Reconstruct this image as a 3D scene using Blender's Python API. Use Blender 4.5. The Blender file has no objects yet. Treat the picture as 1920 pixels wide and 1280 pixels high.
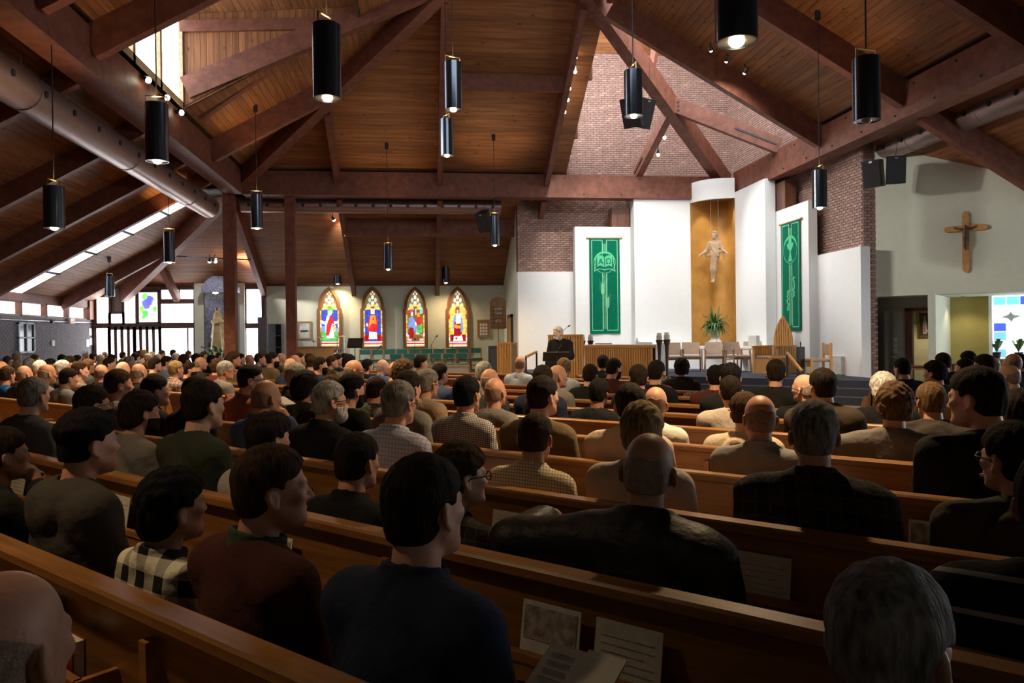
import bpy, bmesh, math, random
import numpy as np
from mathutils import Vector, Matrix

random.seed(7)
S = bpy.context.scene
COL = S.collection
SQ = math.sqrt(2.0)
R_ = math.radians

# ------------------------------------------------------------------ camera
F = 1411.0                                   # focal length in pixels of the 1920x1280 frame
_pitch, _roll, _yaw = R_(-0.257), R_(0.723), R_(6.948)
EYE = np.array([0.0, 0.0, 1.55])
_fwd = np.array([math.sin(_yaw)*math.cos(_pitch), math.cos(_yaw)*math.cos(_pitch), math.sin(_pitch)])
_r = np.array([math.cos(_yaw), -math.sin(_yaw), 0.0])
_u = np.cross(_r, _fwd)
CR = math.cos(_roll)*_r - math.sin(_roll)*_u
CU = math.sin(_roll)*_r + math.cos(_roll)*_u
cam_data = bpy.data.cameras.new('camera')
cam_data.sensor_width = 36.0
cam_data.lens = 36.0*F/1920.0
cam_data.clip_end = 200
cam = bpy.data.objects.new('camera', cam_data)
COL.objects.link(cam)
cam.matrix_world = Matrix(((CR[0], CU[0], -_fwd[0], EYE[0]), (CR[1], CU[1], -_fwd[1], EYE[1]),
                           (CR[2], CU[2], -_fwd[2], EYE[2]), (0, 0, 0, 1)))
S.camera = cam

# ------------------------------------------------------------------ world, exposure
w = bpy.data.worlds.new('world'); S.world = w
w.use_nodes = True
w.node_tree.nodes['Background'].inputs[0].default_value = (0.75, 0.87, 1.0, 1)
w.node_tree.nodes['Background'].inputs[1].default_value = 1.0
S.view_settings.view_transform = 'Standard'
S.view_settings.look = 'None'
S.view_settings.gamma = 1.0
S.view_settings.use_curve_mapping = False
S.view_settings.exposure = 0.0
S.cycles.use_denoising = True
S.cycles.max_bounces = 6
S.cycles.diffuse_bounces = 3
S.cycles.glossy_bounces = 2
S.cycles.transparent_max_bounces = 6
S.cycles.sample_clamp_indirect = 4.0
S.cycles.caustics_reflective = False
S.cycles.caustics_refractive = False

# strengths of the place's own lights; right serves the added side windows
DAY = dict(tower=7.0, dormer=5.0, skylight=3.6, glazing=12.0, side=3.4, rear=4.6, right=16.0)
LAMP = dict(pendant=680.0, up=120.0, bulb=30.0, sanct=600.0, niche=60.0)

# ------------------------------------------------------------------ pixel -> place
def ray(x, y):
    return (x-960)/F*CR - (y-640)/F*CU + _fwd
def at(x, y, X=None, Y=None, Z=None, T=None, D=None):
    """point of the place seen at a pixel, on the plane X, Y, Z or T (x+y = T*sqrt2) that carries it, or at depth D"""
    d = ray(x, y)
    if X is not None: t = (X-EYE[0])/d[0]
    elif Y is not None: t = (Y-EYE[1])/d[1]
    elif Z is not None: t = (Z-EYE[2])/d[2]
    elif T is not None: t = (T*SQ-EYE[0]-EYE[1])/(d[0]+d[1])
    else: t = D
    return EYE + t*d
def pix(p):
    q = np.array(p)-EYE; w_ = q@_fwd
    return 960+F*(q@CR)/w_, 640-F*(q@CU)/w_, w_
def dg(s, t, z=0.0):                          # diagonal frame: t towards the sanctuary corner, s to its right
    return np.array([(t+s)/SQ, (t-s)/SQ, z])

# ------------------------------------------------------------------ mesh building
class MB:
    def __init__(self): self.v = []; self.f = []
    def add(self, vs, fs):
        o = len(self.v); self.v += [tuple(map(float, p)) for p in vs]
        self.f += [tuple(i+o for i in f) for f in fs]; return self
    def box(self, c, s, rz=0.0, M=None):
        h = [x/2 for x in s]; ca, sa = math.cos(rz), math.sin(rz); vs = []
        for k in (-1, 1):
            for a, b in ((-1, -1), (1, -1), (1, 1), (-1, 1)):
                p = (a*h[0], b*h[1], k*h[2])
                if M is not None: q = M @ Vector(p); vs.append((c[0]+q[0], c[1]+q[1], c[2]+q[2]))
                else: vs.append((c[0]+p[0]*ca-p[1]*sa, c[1]+p[0]*sa+p[1]*ca, c[2]+p[2]))
        return self.add(vs, [(3, 2, 1, 0), (4, 5, 6, 7), (0, 1, 5, 4), (1, 2, 6, 5), (2, 3, 7, 6), (3, 0, 4, 7)])
    def b2(self, lo, hi):
        return self.box([(a+b)/2 for a, b in zip(lo, hi)], [abs(b-a) for a, b in zip(lo, hi)])
    def bar(self, p0, p1, w, h, up=(0, 0, 1)):
        p0, p1 = np.array(p0, float), np.array(p1, float); d = p1-p0; d /= np.linalg.norm(d)
        s = np.cross(d, up)
        if np.linalg.norm(s) < 1e-4: s = np.cross(d, (1, 0, 0))
        s /= np.linalg.norm(s); n = np.cross(s, d); vs = []
        for p in (p0, p1):
            for a, b in ((-1, -1), (1, -1), (1, 1), (-1, 1)): vs.append(p+s*a*w/2+n*b*h/2)
        return self.add(vs, [(0, 1, 2, 3), (7, 6, 5, 4), (4, 5, 1, 0), (5, 6, 2, 1), (6, 7, 3, 2), (7, 4, 0, 3)])
    def cyl(self, p0, p1, r0, r1=None, n=12, caps=True):
        r1 = r0 if r1 is None else r1
        p0, p1 = np.array(p0, float), np.array(p1, float); d = p1-p0; d /= np.linalg.norm(d)
        a = np.cross(d, (0, 0, 1) if abs(d[2]) < .9 else (1, 0, 0)); a /= np.linalg.norm(a); b = np.cross(d, a)
        vs = []
        for p, r in ((p0, r0), (p1, r1)):
            for i in range(n):
                t = 2*math.pi*i/n; vs.append(p+r*(a*math.cos(t)+b*math.sin(t)))
        fs = [(i, (i+1) % n, n+(i+1) % n, n+i) for i in range(n)]
        if caps: fs += [tuple(range(n))[::-1], tuple(range(n, 2*n))]
        return self.add(vs, fs)
    def tube(self, path, r, n=8):
        path = [np.array(p, float) for p in path]; m = len(path); vs = []; prev = None
        rr = r if hasattr(r, '__len__') else [r]*m
        for i, p in enumerate(path):
            d = path[min(i+1, m-1)]-path[max(i-1, 0)]; d /= np.linalg.norm(d)
            if prev is None: a = np.cross(d, (0, 0, 1) if abs(d[2]) < .9 else (1, 0, 0))
            else: a = prev-d*(prev@d)
            a /= np.linalg.norm(a); prev = a; b = np.cross(d, a)
            for k in range(n):
                t = 2*math.pi*k/n; vs.append(p+rr[i]*(a*math.cos(t)+b*math.sin(t)))
        fs = [(i*n+k, i*n+(k+1) % n, (i+1)*n+(k+1) % n, (i+1)*n+k) for i in range(m-1) for k in range(n)]
        fs += [tuple(range(n))[::-1], tuple(range((m-1)*n, m*n))]
        return self.add(vs, fs)
    def lathe(self, prof, c=(0, 0, 0), n=20):
        vs = []; m = len(prof)
        for r, z in prof:
            for k in range(n):
                t = 2*math.pi*k/n; vs.append((c[0]+r*math.cos(t), c[1]+r*math.sin(t), c[2]+z))
        fs = [(i*n+k, i*n+(k+1) % n, (i+1)*n+(k+1) % n, (i+1)*n+k) for i in range(m-1) for k in range(n)]
        fs += [tuple(range(n))[::-1], tuple(range((m-1)*n, m*n))]
        return self.add(vs, fs)
    def sph(self, c, r, nu=12, nv=8):
        r = (r, r, r) if not hasattr(r, '__len__') else r
        vs = [(c[0], c[1], c[2]-r[2])]
        for i in range(1, nv):
            a = -math.pi/2+math.pi*i/nv
            for k in range(nu):
                t = 2*math.pi*k/nu
                vs.append((c[0]+r[0]*math.cos(a)*math.cos(t), c[1]+r[1]*math.cos(a)*math.sin(t), c[2]+r[2]*math.sin(a)))
        vs.append((c[0], c[1], c[2]+r[2])); fs = []
        for k in range(nu): fs.append((0, 1+(k+1) % nu, 1+k))
        for i in range(nv-2):
            for k in range(nu):
                a = 1+i*nu; fs.append((a+k, a+(k+1) % nu, a+nu+(k+1) % nu, a+nu+k))
        t = len(vs)-1; a = 1+(nv-2)*nu
        for k in range(nu): fs.append((a+k, a+(k+1) % nu, t))
        return self.add(vs, fs)
    def prism(self, pts, ext):
        """polygon of 3D points pushed along ext"""
        n = len(pts); e = np.array(ext, float); p = [np.array(q, float) for q in pts]
        vs = p+[q+e for q in p]
        fs = [tuple(range(n))[::-1], tuple(range(n, 2*n))]+[(i, (i+1) % n, n+(i+1) % n, n+i) for i in range(n)]
        return self.add(vs, fs)
    def grid(self, nu, nv, fn):
        vs = [fn(i/nu, j/nv) for j in range(nv+1) for i in range(nu+1)]
        return self.add(vs, [(j*(nu+1)+i, j*(nu+1)+i+1, (j+1)*(nu+1)+i+1, (j+1)*(nu+1)+i) for j in range(nv) for i in range(nu)])
    def mesh(self, name, smooth=False, base=(0, 0, 0)):
        me = bpy.data.meshes.new(name)
        b = base
        me.from_pydata([(p[0]-b[0], p[1]-b[1], p[2]-b[2]) for p in self.v], [], self.f)
        bm = bmesh.new(); bm.from_mesh(me); bmesh.ops.recalc_face_normals(bm, faces=bm.faces); bm.to_mesh(me); bm.free()
        if smooth:
            me.polygons.foreach_set('use_smooth', [True]*len(me.polygons))
            try: me.set_sharp_from_angle(angle=R_(40))
            except Exception: pass
        return me
def tag(o, label=None, cat=None, group=None, kind=None):
    for k, v in (('label', label), ('category', cat), ('group', group), ('kind', kind)):
        if v: o[k] = v
    return o
def link(name, me, m=None, parent=None, loc=None):
    o = bpy.data.objects.new(name, me); COL.objects.link(o)
    if m is not None and me is not None:
        if len(me.materials) == 0: me.materials.append(m)
        elif me.materials[0] != m:
            o.material_slots[0].link = 'OBJECT'; o.material_slots[0].material = m
    if parent: o.parent = parent
    if loc is not None: o.location = loc
    return o
def thing(name, label, cat, loc=(0, 0, 0), rz=0.0, group=None):
    o = bpy.data.objects.new(name, None); COL.objects.link(o)
    o.empty_display_size = 0.1
    o.location = tuple(float(x) for x in loc); o.rotation_euler = (0, 0, rz)
    return tag(o, label, cat, group)
def part(root, name, mb, m, smooth=False, world=False, label=None, bevel=0.0):
    """a mesh child; with world=True the geometry was given in place coordinates"""
    b = (0, 0, 0)
    if world:
        r = root; b = np.zeros(3)
        while r is not None: b = b+np.array(r.location); r = r.parent
    o = link(name, mb.mesh(name, smooth, b), m, root)
    if label: o['label'] = label
    if bevel: bev(o, bevel)
    return o
def solo(name, mb, m, label, cat, group=None, smooth=False, base=None, bevel=0.0):
    """a thing that is one mesh, its origin at its base"""
    v = np.array(mb.v)
    b = base if base is not None else ((v[:, 0].min()+v[:, 0].max())/2, (v[:, 1].min()+v[:, 1].max())/2, v[:, 2].min())
    o = link(name, mb.mesh(name, smooth, b), m, None, b)
    if bevel: bev(o, bevel)
    return tag(o, label, cat, group)
def bev(o, wdt, seg=1):
    md = o.modifiers.new('bevel', 'BEVEL'); md.width = wdt; md.segments = seg; md.limit_method = 'ANGLE'
def struct(name, mb, m, parent=None, smooth=False, label=None):
    v = np.array(mb.v); b = v.mean(0) if parent is None else np.array(parent.location)
    o = link(name, mb.mesh(name, smooth, b), m, parent, b if parent is None else None)
    if parent is None: o['kind'] = 'structure'
    if label: o['label'] = label
    return o
def copy_tree(o, parent=None):
    c = o.copy(); COL.objects.link(c)
    if parent is not None: c.parent = parent
    for ch in list(o.children): copy_tree(ch, c)
    return c

# ------------------------------------------------------------------ materials
MATS = {}
def _new(name):
    m = bpy.data.materials.new(name); m.use_nodes = True; MATS[name] = m
    nt = m.node_tree; return m, nt, nt.nodes['Principled BSDF']
def N(nt, t, **kw):
    n = nt.nodes.new(t)
    for k, v in kw.items():
        if k.startswith('i_'): n.inputs[k[2:].replace('_', ' ')].default_value = v
        else: setattr(n, k, v)
    return n
def c4(c): return (c[0], c[1], c[2], 1.0)
def plain(name, c, rough=.6, metal=0.0, var=0.12, scale=6.0, bump=0.0, bscale=60.0, stretch=(1, 1, 1), spec=.4, rnd=0.0):
    """colour with soft procedural variation, optional bump, optional tone per object"""
    if name in MATS: return MATS[name]
    m, nt, b = _new(name); L = nt.links.new
    tc = N(nt, 'ShaderNodeTexCoord'); mp = N(nt, 'ShaderNodeMapping'); mp.inputs['Scale'].default_value = stretch
    L(tc.outputs['Object'], mp.inputs['Vector'])
    nz = N(nt, 'ShaderNodeTexNoise'); nz.inputs['Scale'].default_value = scale; nz.inputs['Detail'].default_value = 4
    L(mp.outputs[0], nz.inputs['Vector'])
    rp = N(nt, 'ShaderNodeValToRGB'); e = rp.color_ramp.elements
    e[0].position = .3; e[1].position = .7
    e[0].color = c4([x*(1-var) for x in c]); e[1].color = c4([min(1, x*(1+var)) for x in c])
    L(nz.outputs['Fac'], rp.inputs['Fac']); out = rp.outputs['Color']
    if rnd:
        oi = N(nt, 'ShaderNodeObjectInfo'); mr = N(nt, 'ShaderNodeMapRange')
        mr.inputs['To Min'].default_value = 1-rnd; mr.inputs['To Max'].default_value = 1+rnd
        L(oi.outputs['Random'], mr.inputs['Value'])
        hs = N(nt, 'ShaderNodeHueSaturation'); L(mr.outputs[0], hs.inputs['Value']); L(out, hs.inputs['Color']); out = hs.outputs['Color']
    L(out, b.inputs['Base Color'])
    b.inputs['Roughness'].default_value = rough; b.inputs['Metallic'].default_value = metal
    b.inputs['Specular IOR Level'].default_value = spec
    if bump:
        n2 = N(nt, 'ShaderNodeTexNoise'); n2.inputs['Scale'].default_value = bscale; n2.inputs['Detail'].default_value = 3
        L(mp.outputs[0], n2.inputs['Vector'])
        bp = N(nt, 'ShaderNodeBump'); bp.inputs['Strength'].default_value = bump; bp.inputs['Distance'].default_value = .01
        L(n2.outputs['Fac'], bp.inputs['Height']); L(bp.outputs[0], b.inputs['Normal'])
    return m
def wood(name, c1, c2, axis='X', rough=.5, grain=14.0, knots=False, rnd=.15, spec=.35):
    if name in MATS: return MATS[name]
    m, nt, b = _new(name); L = nt.links.new
    tc = N(nt, 'ShaderNodeTexCoord'); mp = N(nt, 'ShaderNodeMapping')
    mp.inputs['Scale'].default_value = {'X': (.07, 1, 1), 'Y': (1, .07, 1), 'Z': (1, 1, .07), 'D': (1, 1, 1)}[axis]
    oi = N(nt, 'ShaderNodeObjectInfo'); ad = N(nt, 'ShaderNodeVectorMath', operation='ADD')
    sc_ = N(nt, 'ShaderNodeMath', operation='MULTIPLY'); sc_.inputs[1].default_value = 37.0
    L(oi.outputs['Random'], sc_.inputs[0]); L(tc.outputs['Object'], ad.inputs[0]); L(sc_.outputs[0], ad.inputs[1]); L(ad.outputs[0], mp.inputs['Vector'])
    nz = N(nt, 'ShaderNodeTexNoise'); nz.inputs['Scale'].default_value = grain; nz.inputs['Detail'].default_value = 5; nz.inputs['Roughness'].default_value = .65
    L(mp.outputs[0], nz.inputs['Vector'])
    rp = N(nt, 'ShaderNodeValToRGB'); e = rp.color_ramp.elements
    e[0].position = .35; e[1].position = .68; e[0].color = c4(c1); e[1].color = c4(c2)
    L(nz.outputs['Fac'], rp.inputs['Fac']); out = rp.outputs['Color']
    if knots:
        m2 = N(nt, 'ShaderNodeMapping'); m2.inputs['Scale'].default_value = {'X': (.45, 1, 1), 'Y': (1, .45, 1), 'Z': (1, 1, .45), 'D': (1, 1, 1)}[axis]
        L(ad.outputs[0], m2.inputs['Vector'])
        vo = N(nt, 'ShaderNodeTexVoronoi'); vo.inputs['Scale'].default_value = 4.5; L(m2.outputs[0], vo.inputs['Vector'])
        k = N(nt, 'ShaderNodeValToRGB'); k.color_ramp.elements[0].position = .06; k.color_ramp.elements[1].position = .15
        k.color_ramp.elements[0].color = (.3, .25, .22, 1); k.color_ramp.elements[1].color = (1, 1, 1, 1)
        L(vo.outputs['Distance'], k.inputs['Fac'])
        mx = N(nt, 'ShaderNodeMix', data_type='RGBA', blend_type='MULTIPLY'); mx.inputs['Factor'].default_value = 1.0
        L(out, mx.inputs[6]); L(k.outputs['Color'], mx.inputs[7]); out = mx.outputs[2]
    mr = N(nt, 'ShaderNodeMapRange'); mr.inputs['To Min'].default_value = 1-rnd; mr.inputs['To Max'].default_value = 1+rnd
    L(oi.outputs['Random'], mr.inputs['Value'])
    hs = N(nt, 'ShaderNodeHueSaturation'); L(mr.outputs[0], hs.inputs['Value']); L(out, hs.inputs['Color'])
    L(hs.outputs['Color'], b.inputs['Base Color'])
    b.inputs['Roughness'].default_value = rough; b.inputs['Specular IOR Level'].default_value = spec
    bp = N(nt, 'ShaderNodeBump'); bp.inputs['Strength'].default_value = .12; bp.inputs['Distance'].default_value = .01
    L(nz.outputs['Fac'], bp.inputs['Height']); L(bp.outputs[0], b.inputs['Normal'])
    return m
def glow(name, c, strength, var=0.0, scale=3.0, c2=None):
    """something that gives off light: a lamp or a pane with daylight behind it"""
    if name in MATS: return MATS[name]
    m, nt, b = _new(name); L = nt.links.new
    b.inputs['Base Color'].default_value = c4([x*.5 for x in c]); b.inputs['Roughness'].default_value = .25
    b.inputs['Emission Color'].default_value = c4(c); b.inputs['Emission Strength'].default_value = strength
    if var:
        tc = N(nt, 'ShaderNodeTexCoord'); nz = N(nt, 'ShaderNodeTexNoise'); nz.inputs['Scale'].default_value = scale
        L(tc.outputs['Object'], nz.inputs['Vector']); rp = N(nt, 'ShaderNodeValToRGB'); e = rp.color_ramp.elements
        e[0].position = .32; e[1].position = .68
        e[0].color = c4([x*(1-var) for x in c]); e[1].color = c4(c2 or [min(1, x*(1+var)) for x in c])
        L(nz.outputs['Fac'], rp.inputs['Fac']); L(rp.outputs['Color'], b.inputs['Emission Color'])
    return m
def cloth(name, c, pattern=None, c2=(0, 0, 0), c3=None, scale=20.0, rough=.9, spec=.15, width=.12):
    """woven cloth; pattern: None, check (fine lines), gingham, plaid, stripe, camo"""
    if name in MATS: return MATS[name]
    m, nt, b = _new(name); L = nt.links.new
    tc = N(nt, 'ShaderNodeTexCoord'); sx = N(nt, 'ShaderNodeSeparateXYZ'); L(tc.outputs['Object'], sx.inputs[0])
    def mth(op, a, bb=None):
        n = N(nt, 'ShaderNodeMath', operation=op)
        for i, q in enumerate((a, bb)):
            if q is None: continue
            if isinstance(q, (int, float)): n.inputs[i].default_value = q
            else: L(q, n.inputs[i])
        return n.outputs[0]
    def mix(fac, a, bb, bt='MIX'):
        n = N(nt, 'ShaderNodeMix', data_type='RGBA', blend_type=bt)
        if isinstance(fac, (int, float)): n.inputs['Factor'].default_value = fac
        else: L(fac, n.inputs['Factor'])
        for k, q in ((6, a), (7, bb)):
            if isinstance(q, tuple): n.inputs[k].default_value = c4(q)
            else: L(q, n.inputs[k])
        return n.outputs[2]
    u = mth('ADD', sx.outputs[0], mth('MULTIPLY', sx.outputs[1], .55)); v = mth('ADD', sx.outputs[2], mth('MULTIPLY', sx.outputs[1], .3))
    st = lambda q, s, wd: mth('LESS_THAN', mth('FRACT', mth('MULTIPLY', q, s)), wd)
    if pattern == 'check':
        out = mix(mth('MAXIMUM', st(u, scale, width), st(v, scale, width)), tuple(c), tuple(c2))
    elif pattern == 'gingham':
        a = mth('MULTIPLY', mth('ADD', st(u, scale, .5), st(v, scale, .5)), .5); out = mix(a, tuple(c), tuple(c2))
    elif pattern == 'plaid':
        a = mth('MULTIPLY', mth('ADD', st(u, scale*.5, .5), st(v, scale*.5, .5)), .35)
        out = mix(a, tuple(c), tuple(c2))
        out = mix(mth('MULTIPLY', mth('MAXIMUM', st(u, scale, width), st(v, scale, width)), .6), out, tuple(c3 or c2))
    elif pattern == 'stripe':
        out = mix(st(v, scale, width), tuple(c), tuple(c2))
    elif pattern == 'camo':
        nz = N(nt, 'ShaderNodeTexNoise'); nz.inputs['Scale'].default_value = scale; nz.inputs['Detail'].default_value = 1
        L(tc.outputs['Object'], nz.inputs['Vector'])
        rp = N(nt, 'ShaderNodeValToRGB'); rp.color_ramp.interpolation = 'CONSTANT'; e = rp.color_ramp.elements
        e[0].color = c4(c); e[1].position = .5; e[1].color = c4(c2); k = e.new(.58); k.color = c4(c3 or c)
        L(nz.outputs['Fac'], rp.inputs['Fac']); out = rp.outputs['Color']
    else:
        out = mix(0.0, tuple(c), tuple(c))
    nz = N(nt, 'ShaderNodeTexNoise'); nz.inputs['Scale'].default_value = 7; nz.inputs['Detail'].default_value = 5
    L(tc.outputs['Object'], nz.inputs['Vector'])
    mr = N(nt, 'ShaderNodeMapRange'); mr.inputs['To Min'].default_value = .8; mr.inputs['To Max'].default_value = 1.2; L(nz.outputs['Fac'], mr.inputs['Value'])
    hs = N(nt, 'ShaderNodeHueSaturation'); L(mr.outputs[0], hs.inputs['Value']); L(out, hs.inputs['Color']); L(hs.outputs['Color'], b.inputs['Base Color'])
    b.inputs['Roughness'].default_value = rough; b.inputs['Specular IOR Level'].default_value = spec
    n2 = N(nt, 'ShaderNodeTexNoise'); n2.inputs['Scale'].default_value = 16; n2.inputs['Detail'].default_value = 6
    L(tc.outputs['Object'], n2.inputs['Vector'])
    bp = N(nt, 'ShaderNodeBump'); bp.inputs['Strength'].default_value = .5; bp.inputs['Distance'].default_value = .02
    L(n2.outputs['Fac'], bp.inputs['Height']); L(bp.outputs[0], b.inputs['Normal'])
    return m

W_BEAM = wood('wood_beam', (.14, .047, .028), (.235, .088, .053), 'D', rough=.55, grain=5, rnd=.06)
W_PLANK_X = wood('wood_plank_x', (.185, .068, .024), (.35, .148, .058), 'X', rough=.6, grain=11, knots=True, rnd=.16)
W_PLANK_Y = wood('wood_plank_y', (.185, .068, .024), (.35, .148, .058), 'Y', rough=.6, grain=11, knots=True, rnd=.16)
W_PLANK_Z = wood('wood_plank_z', (.185, .068, .024), (.35, .148, .058), 'Z', rough=.6, grain=11, knots=True, rnd=.16)
W_PALE = wood('wood_pale_plank', (.42, .30, .17), (.60, .46, .28), 'Y', rough=.6, grain=11, knots=True, rnd=.12)
W_PALE_X = wood('wood_pale_plank_x', (.42, .30, .17), (.60, .46, .28), 'X', rough=.6, grain=11, knots=True, rnd=.12)
W_PEW = wood('wood_pew', (.20, .085, .024), (.36, .165, .05), 'X', rough=.34, grain=24, rnd=.08, spec=.5)
W_OAK = wood('wood_oak', (.52, .25, .07), (.68, .36, .12), 'Z', rough=.45, grain=20, rnd=.07)
W_OAKX = wood('wood_oak_x', (.50, .24, .07), (.66, .35, .12), 'X', rough=.45, grain=20, rnd=.07)
W_DARK = wood('wood_dark', (.10, .04, .022), (.17, .07, .04), 'Z', rough=.5, grain=12, rnd=.06)
W_CHAIR = wood('wood_chair', (.34, .19, .09), (.48, .29, .15), 'Z', rough=.5, grain=18, rnd=.07)
WHITE = plain('white_plaster', (.86, .87, .86), .8, var=.015, bump=.05, bscale=40)
CREAM = plain('cream_plaster', (.66, .67, .54), .85, var=.03, bump=.05, bscale=40)
MUSTARD = plain('mustard_plaster', (.50, .42, .14), .85, var=.04)
BRICK = plain('brick_face', (.37, .235, .19), .85, var=.22, scale=9, bump=.3, bscale=45, rnd=.22)
MORTAR = plain('mortar', (.155, .095, .078), .95, var=.1)
GREYBRICK = plain('brick_grey', (.15, .135, .15), .85, var=.2, scale=9, bump=.3, bscale=45)
METAL_BLACK = plain('black_metal', (.10, .12, .155), .2, metal=.85, var=.05)
METAL_DARK = plain('dark_metal', (.05, .047, .045), .45, metal=.7, var=.1)
METAL_GREY = plain('grey_metal', (.45, .45, .46), .35, metal=.9, var=.05)
BRASS = plain('brass', (.62, .44, .2), .3, metal=1.0, var=.08)
DUCT = plain('duct_metal', (.34, .24, .23), .38, metal=.75, var=.06)
CARPET = plain('carpet_navy', (.035, .042, .07), .95, var=.2, scale=40, bump=.4, bscale=200)
FLOOR = plain('floor_tile', (.13, .10, .085), .7, var=.15, scale=3)
PLASTIC_BLACK = plain('black_plastic', (.02, .02, .022), .5, var=.1)
PAPER = plain('paper', (.72, .70, .66), .9, var=.05)
# ================================================================== THE ROOM
XL, XR, YF, YB = -5.35, 10.12, 24.0, 8.4          # inner faces of the square of beams
ZB0, ZB1, K = 6.06, 6.80, .56
Z0 = 6.86                                        # underside of the raised roof at the beams
PLAT = .5                                        # sanctuary platform
TW = 20.1                                        # diagonal wall with the crucifix

floor = struct('floor', MB().b2((-14, -6, -.1), (18, 31, 0)), FLOOR)
# sanctuary platform with three steps, parallel to the pews
for k, (t0, z) in enumerate(((17.35, PLAT/3), (17.7, PLAT*2/3), (18.05, PLAT))):
    xl = 3.3
    xr = 10.62
    pts = [(xl, t0*SQ-xl, 0), (xr, t0*SQ-xr, 0), (xr, 25.2, 0), (xl, 25.2, 0)]
    struct('floor_step' if k < 2 else 'floor_platform', MB().prism([(p[0], p[1], .0 if k == 0 else PLAT/3*k) for p in pts], (0, 0, PLAT/3)), CARPET)
struct('floor_choir_platform', MB().b2((-5.6, 25.6, 0), (3.3, 29.4, .36)), CARPET)

def plank_rows(ceil, p, u_rng, r0, r1, m, wdt=.14, seg=4.2, gap=.007, thick=.022):
    r = r0; i = 0
    while r+wdt*.6 < r1:
        for (ua, ub) in u_rng(r+wdt/2):
            if ub-ua < .05: continue
            n = max(1, round((ub-ua)/seg)); cuts = [ua]
            for k in range(1, n): cuts.append(ua+(ub-ua)*(k+((i*37 % 10)/10-.5)*.6)/n)
            cuts.append(ub)
            for a, b in zip(cuts[:-1], cuts[1:]):
                q = [p(a+gap/2, r+gap/2), p(b-gap/2, r+gap/2), p(b-gap/2, r+wdt-gap/2), p(a+gap/2, r+wdt-gap/2)]
                mb = MB().prism(q, (0, 0, thick)); c = np.array(mb.v).mean(0)
                o = link('plank', mb.mesh('plank', base=c), m, ceil)
                o.location = c-np.array(ceil.location)
        r += wdt; i += 1
DARKGAP = plain('board_gap', (.06, .028, .014), .9)
def backing(name, polys, m=DARKGAP):
    mb = MB()
    for q in polys: mb.prism(q, (0, 0, .03))
    return struct(name, mb, m)

OPX, OPY = 4.78, 18.25                           # edges of the opening under the lantern over the sanctuary
# --- raised roof: four slopes
H = (XR-XL)/2
pf = lambda u, r: (u, 24.1-r, Z0+K*r)
rf = lambda r: [(XL+r-.1, min(XR-r+.1, OPX))]
apex = ((XL+XR)/2, 24.1-H, Z0+K*H+.03)
off = .03
c_front = backing('ceiling', [[(XL-.4, 24.5, Z0-K*.4+off), (OPX, 24.5, Z0-K*.4+off), (OPX, 24.1-(XR-OPX), Z0+K*(XR-OPX)+off), apex]])
plank_rows(c_front, pf, rf, -.1, H-.1, W_PLANK_X)
pr_ = lambda u, r: (XR-r, u, Z0+K*r)
rr = lambda r: [(YB+r, min(24.1-r, OPY))]
c_right = backing('ceiling', [[(XR, YB-.4, Z0+off), (XR, OPY, Z0+off), (XR-(24.1-OPY), OPY, Z0+K*(24.1-OPY)+off), apex]])
plank_rows(c_right, pr_, rr, 0, H-.1, W_PLANK_Y)
DY0, DY1, DR = 13.4, 18.0, 4.0                    # dormer opening in the left slope
pl = lambda u, r: (XL+r, u, Z0+K*r)
def rl(r):
    a, b = YB+r, 24.1-r
    if r < DR: return [(a, min(b, DY0)), (DY1, b)]
    return [(a, b)]
c_left = backing('ceiling', [[(XL, DY1, Z0+off), (XL, 24.1, Z0+off), (XL+DR, 24.1-DR, Z0+K*DR+off), (XL+DR, DY1, Z0+K*DR+off)],
                             [(XL, YB, Z0+off), (XL, DY0, Z0+off), (XL+DR, DY0, Z0+K*DR+off), (XL+DR, YB+DR, Z0+K*DR+off)],
                             [(XL+DR, YB+DR, Z0+K*DR+off), (XL+DR, 24.1-DR, Z0+K*DR+off), apex]])
plank_rows(c_left, pl, rl, 0, H-.1, W_PLANK_Y)
DX0, DX1 = -.6, 4.8                              # twin dormer in the rear slope
zr_ = Z0+K*DR+off
backing('ceiling', [[(XL, YB, Z0+off), (DX0, YB, Z0+off), (DX0, YB+DR, zr_), (XL+DR, YB+DR, zr_)], [(DX1, YB, Z0+off), (XR, YB, Z0+off), (XR-DR, YB+DR, zr_), (DX1, YB+DR, zr_)],
                    [(XL+DR, YB+DR, zr_), (XR-DR, YB+DR, zr_), apex]])
# dormer over the left slope: raised board ceiling, glazing above the left beam, cheeks
zd = 9.05
c_dorm = backing('ceiling', [[(XL-.1, DY0-.1, zd+off), (XL-.1, DY1+.1, zd+off), (XL+DR+.3, DY1+.1, zd+.35+off), (XL+DR+.3, DY0-.1, zd+.35+off)]])
plank_rows(c_dorm, lambda u, r: (XL+r, u, zd+.08*r), lambda r: [(DY0, DY1)], 0, DR+.2, W_PLANK_Y)
chk = backing('trim_1', [], DARKGAP) if False else struct('trim_1', MB().prism([(XL, DY1+.05, Z0), (XL+DR, DY1+.05, Z0+K*DR), (XL+DR, DY1+.05, zd+.4), (XL, DY1+.05, zd+.1)], (0, .04, 0)).prism([(XL, DY0-.02, Z0), (XL+DR, DY0-.02, Z0+K*DR), (XL+DR, DY0-.02, zd+.4), (XL, DY0-.02, zd+.1)], (0, -.05, 0)).b2((XL+DR, DY0, Z0+K*DR), (XL+DR+.05, DY1, zd+.4)), DARKGAP)
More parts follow.
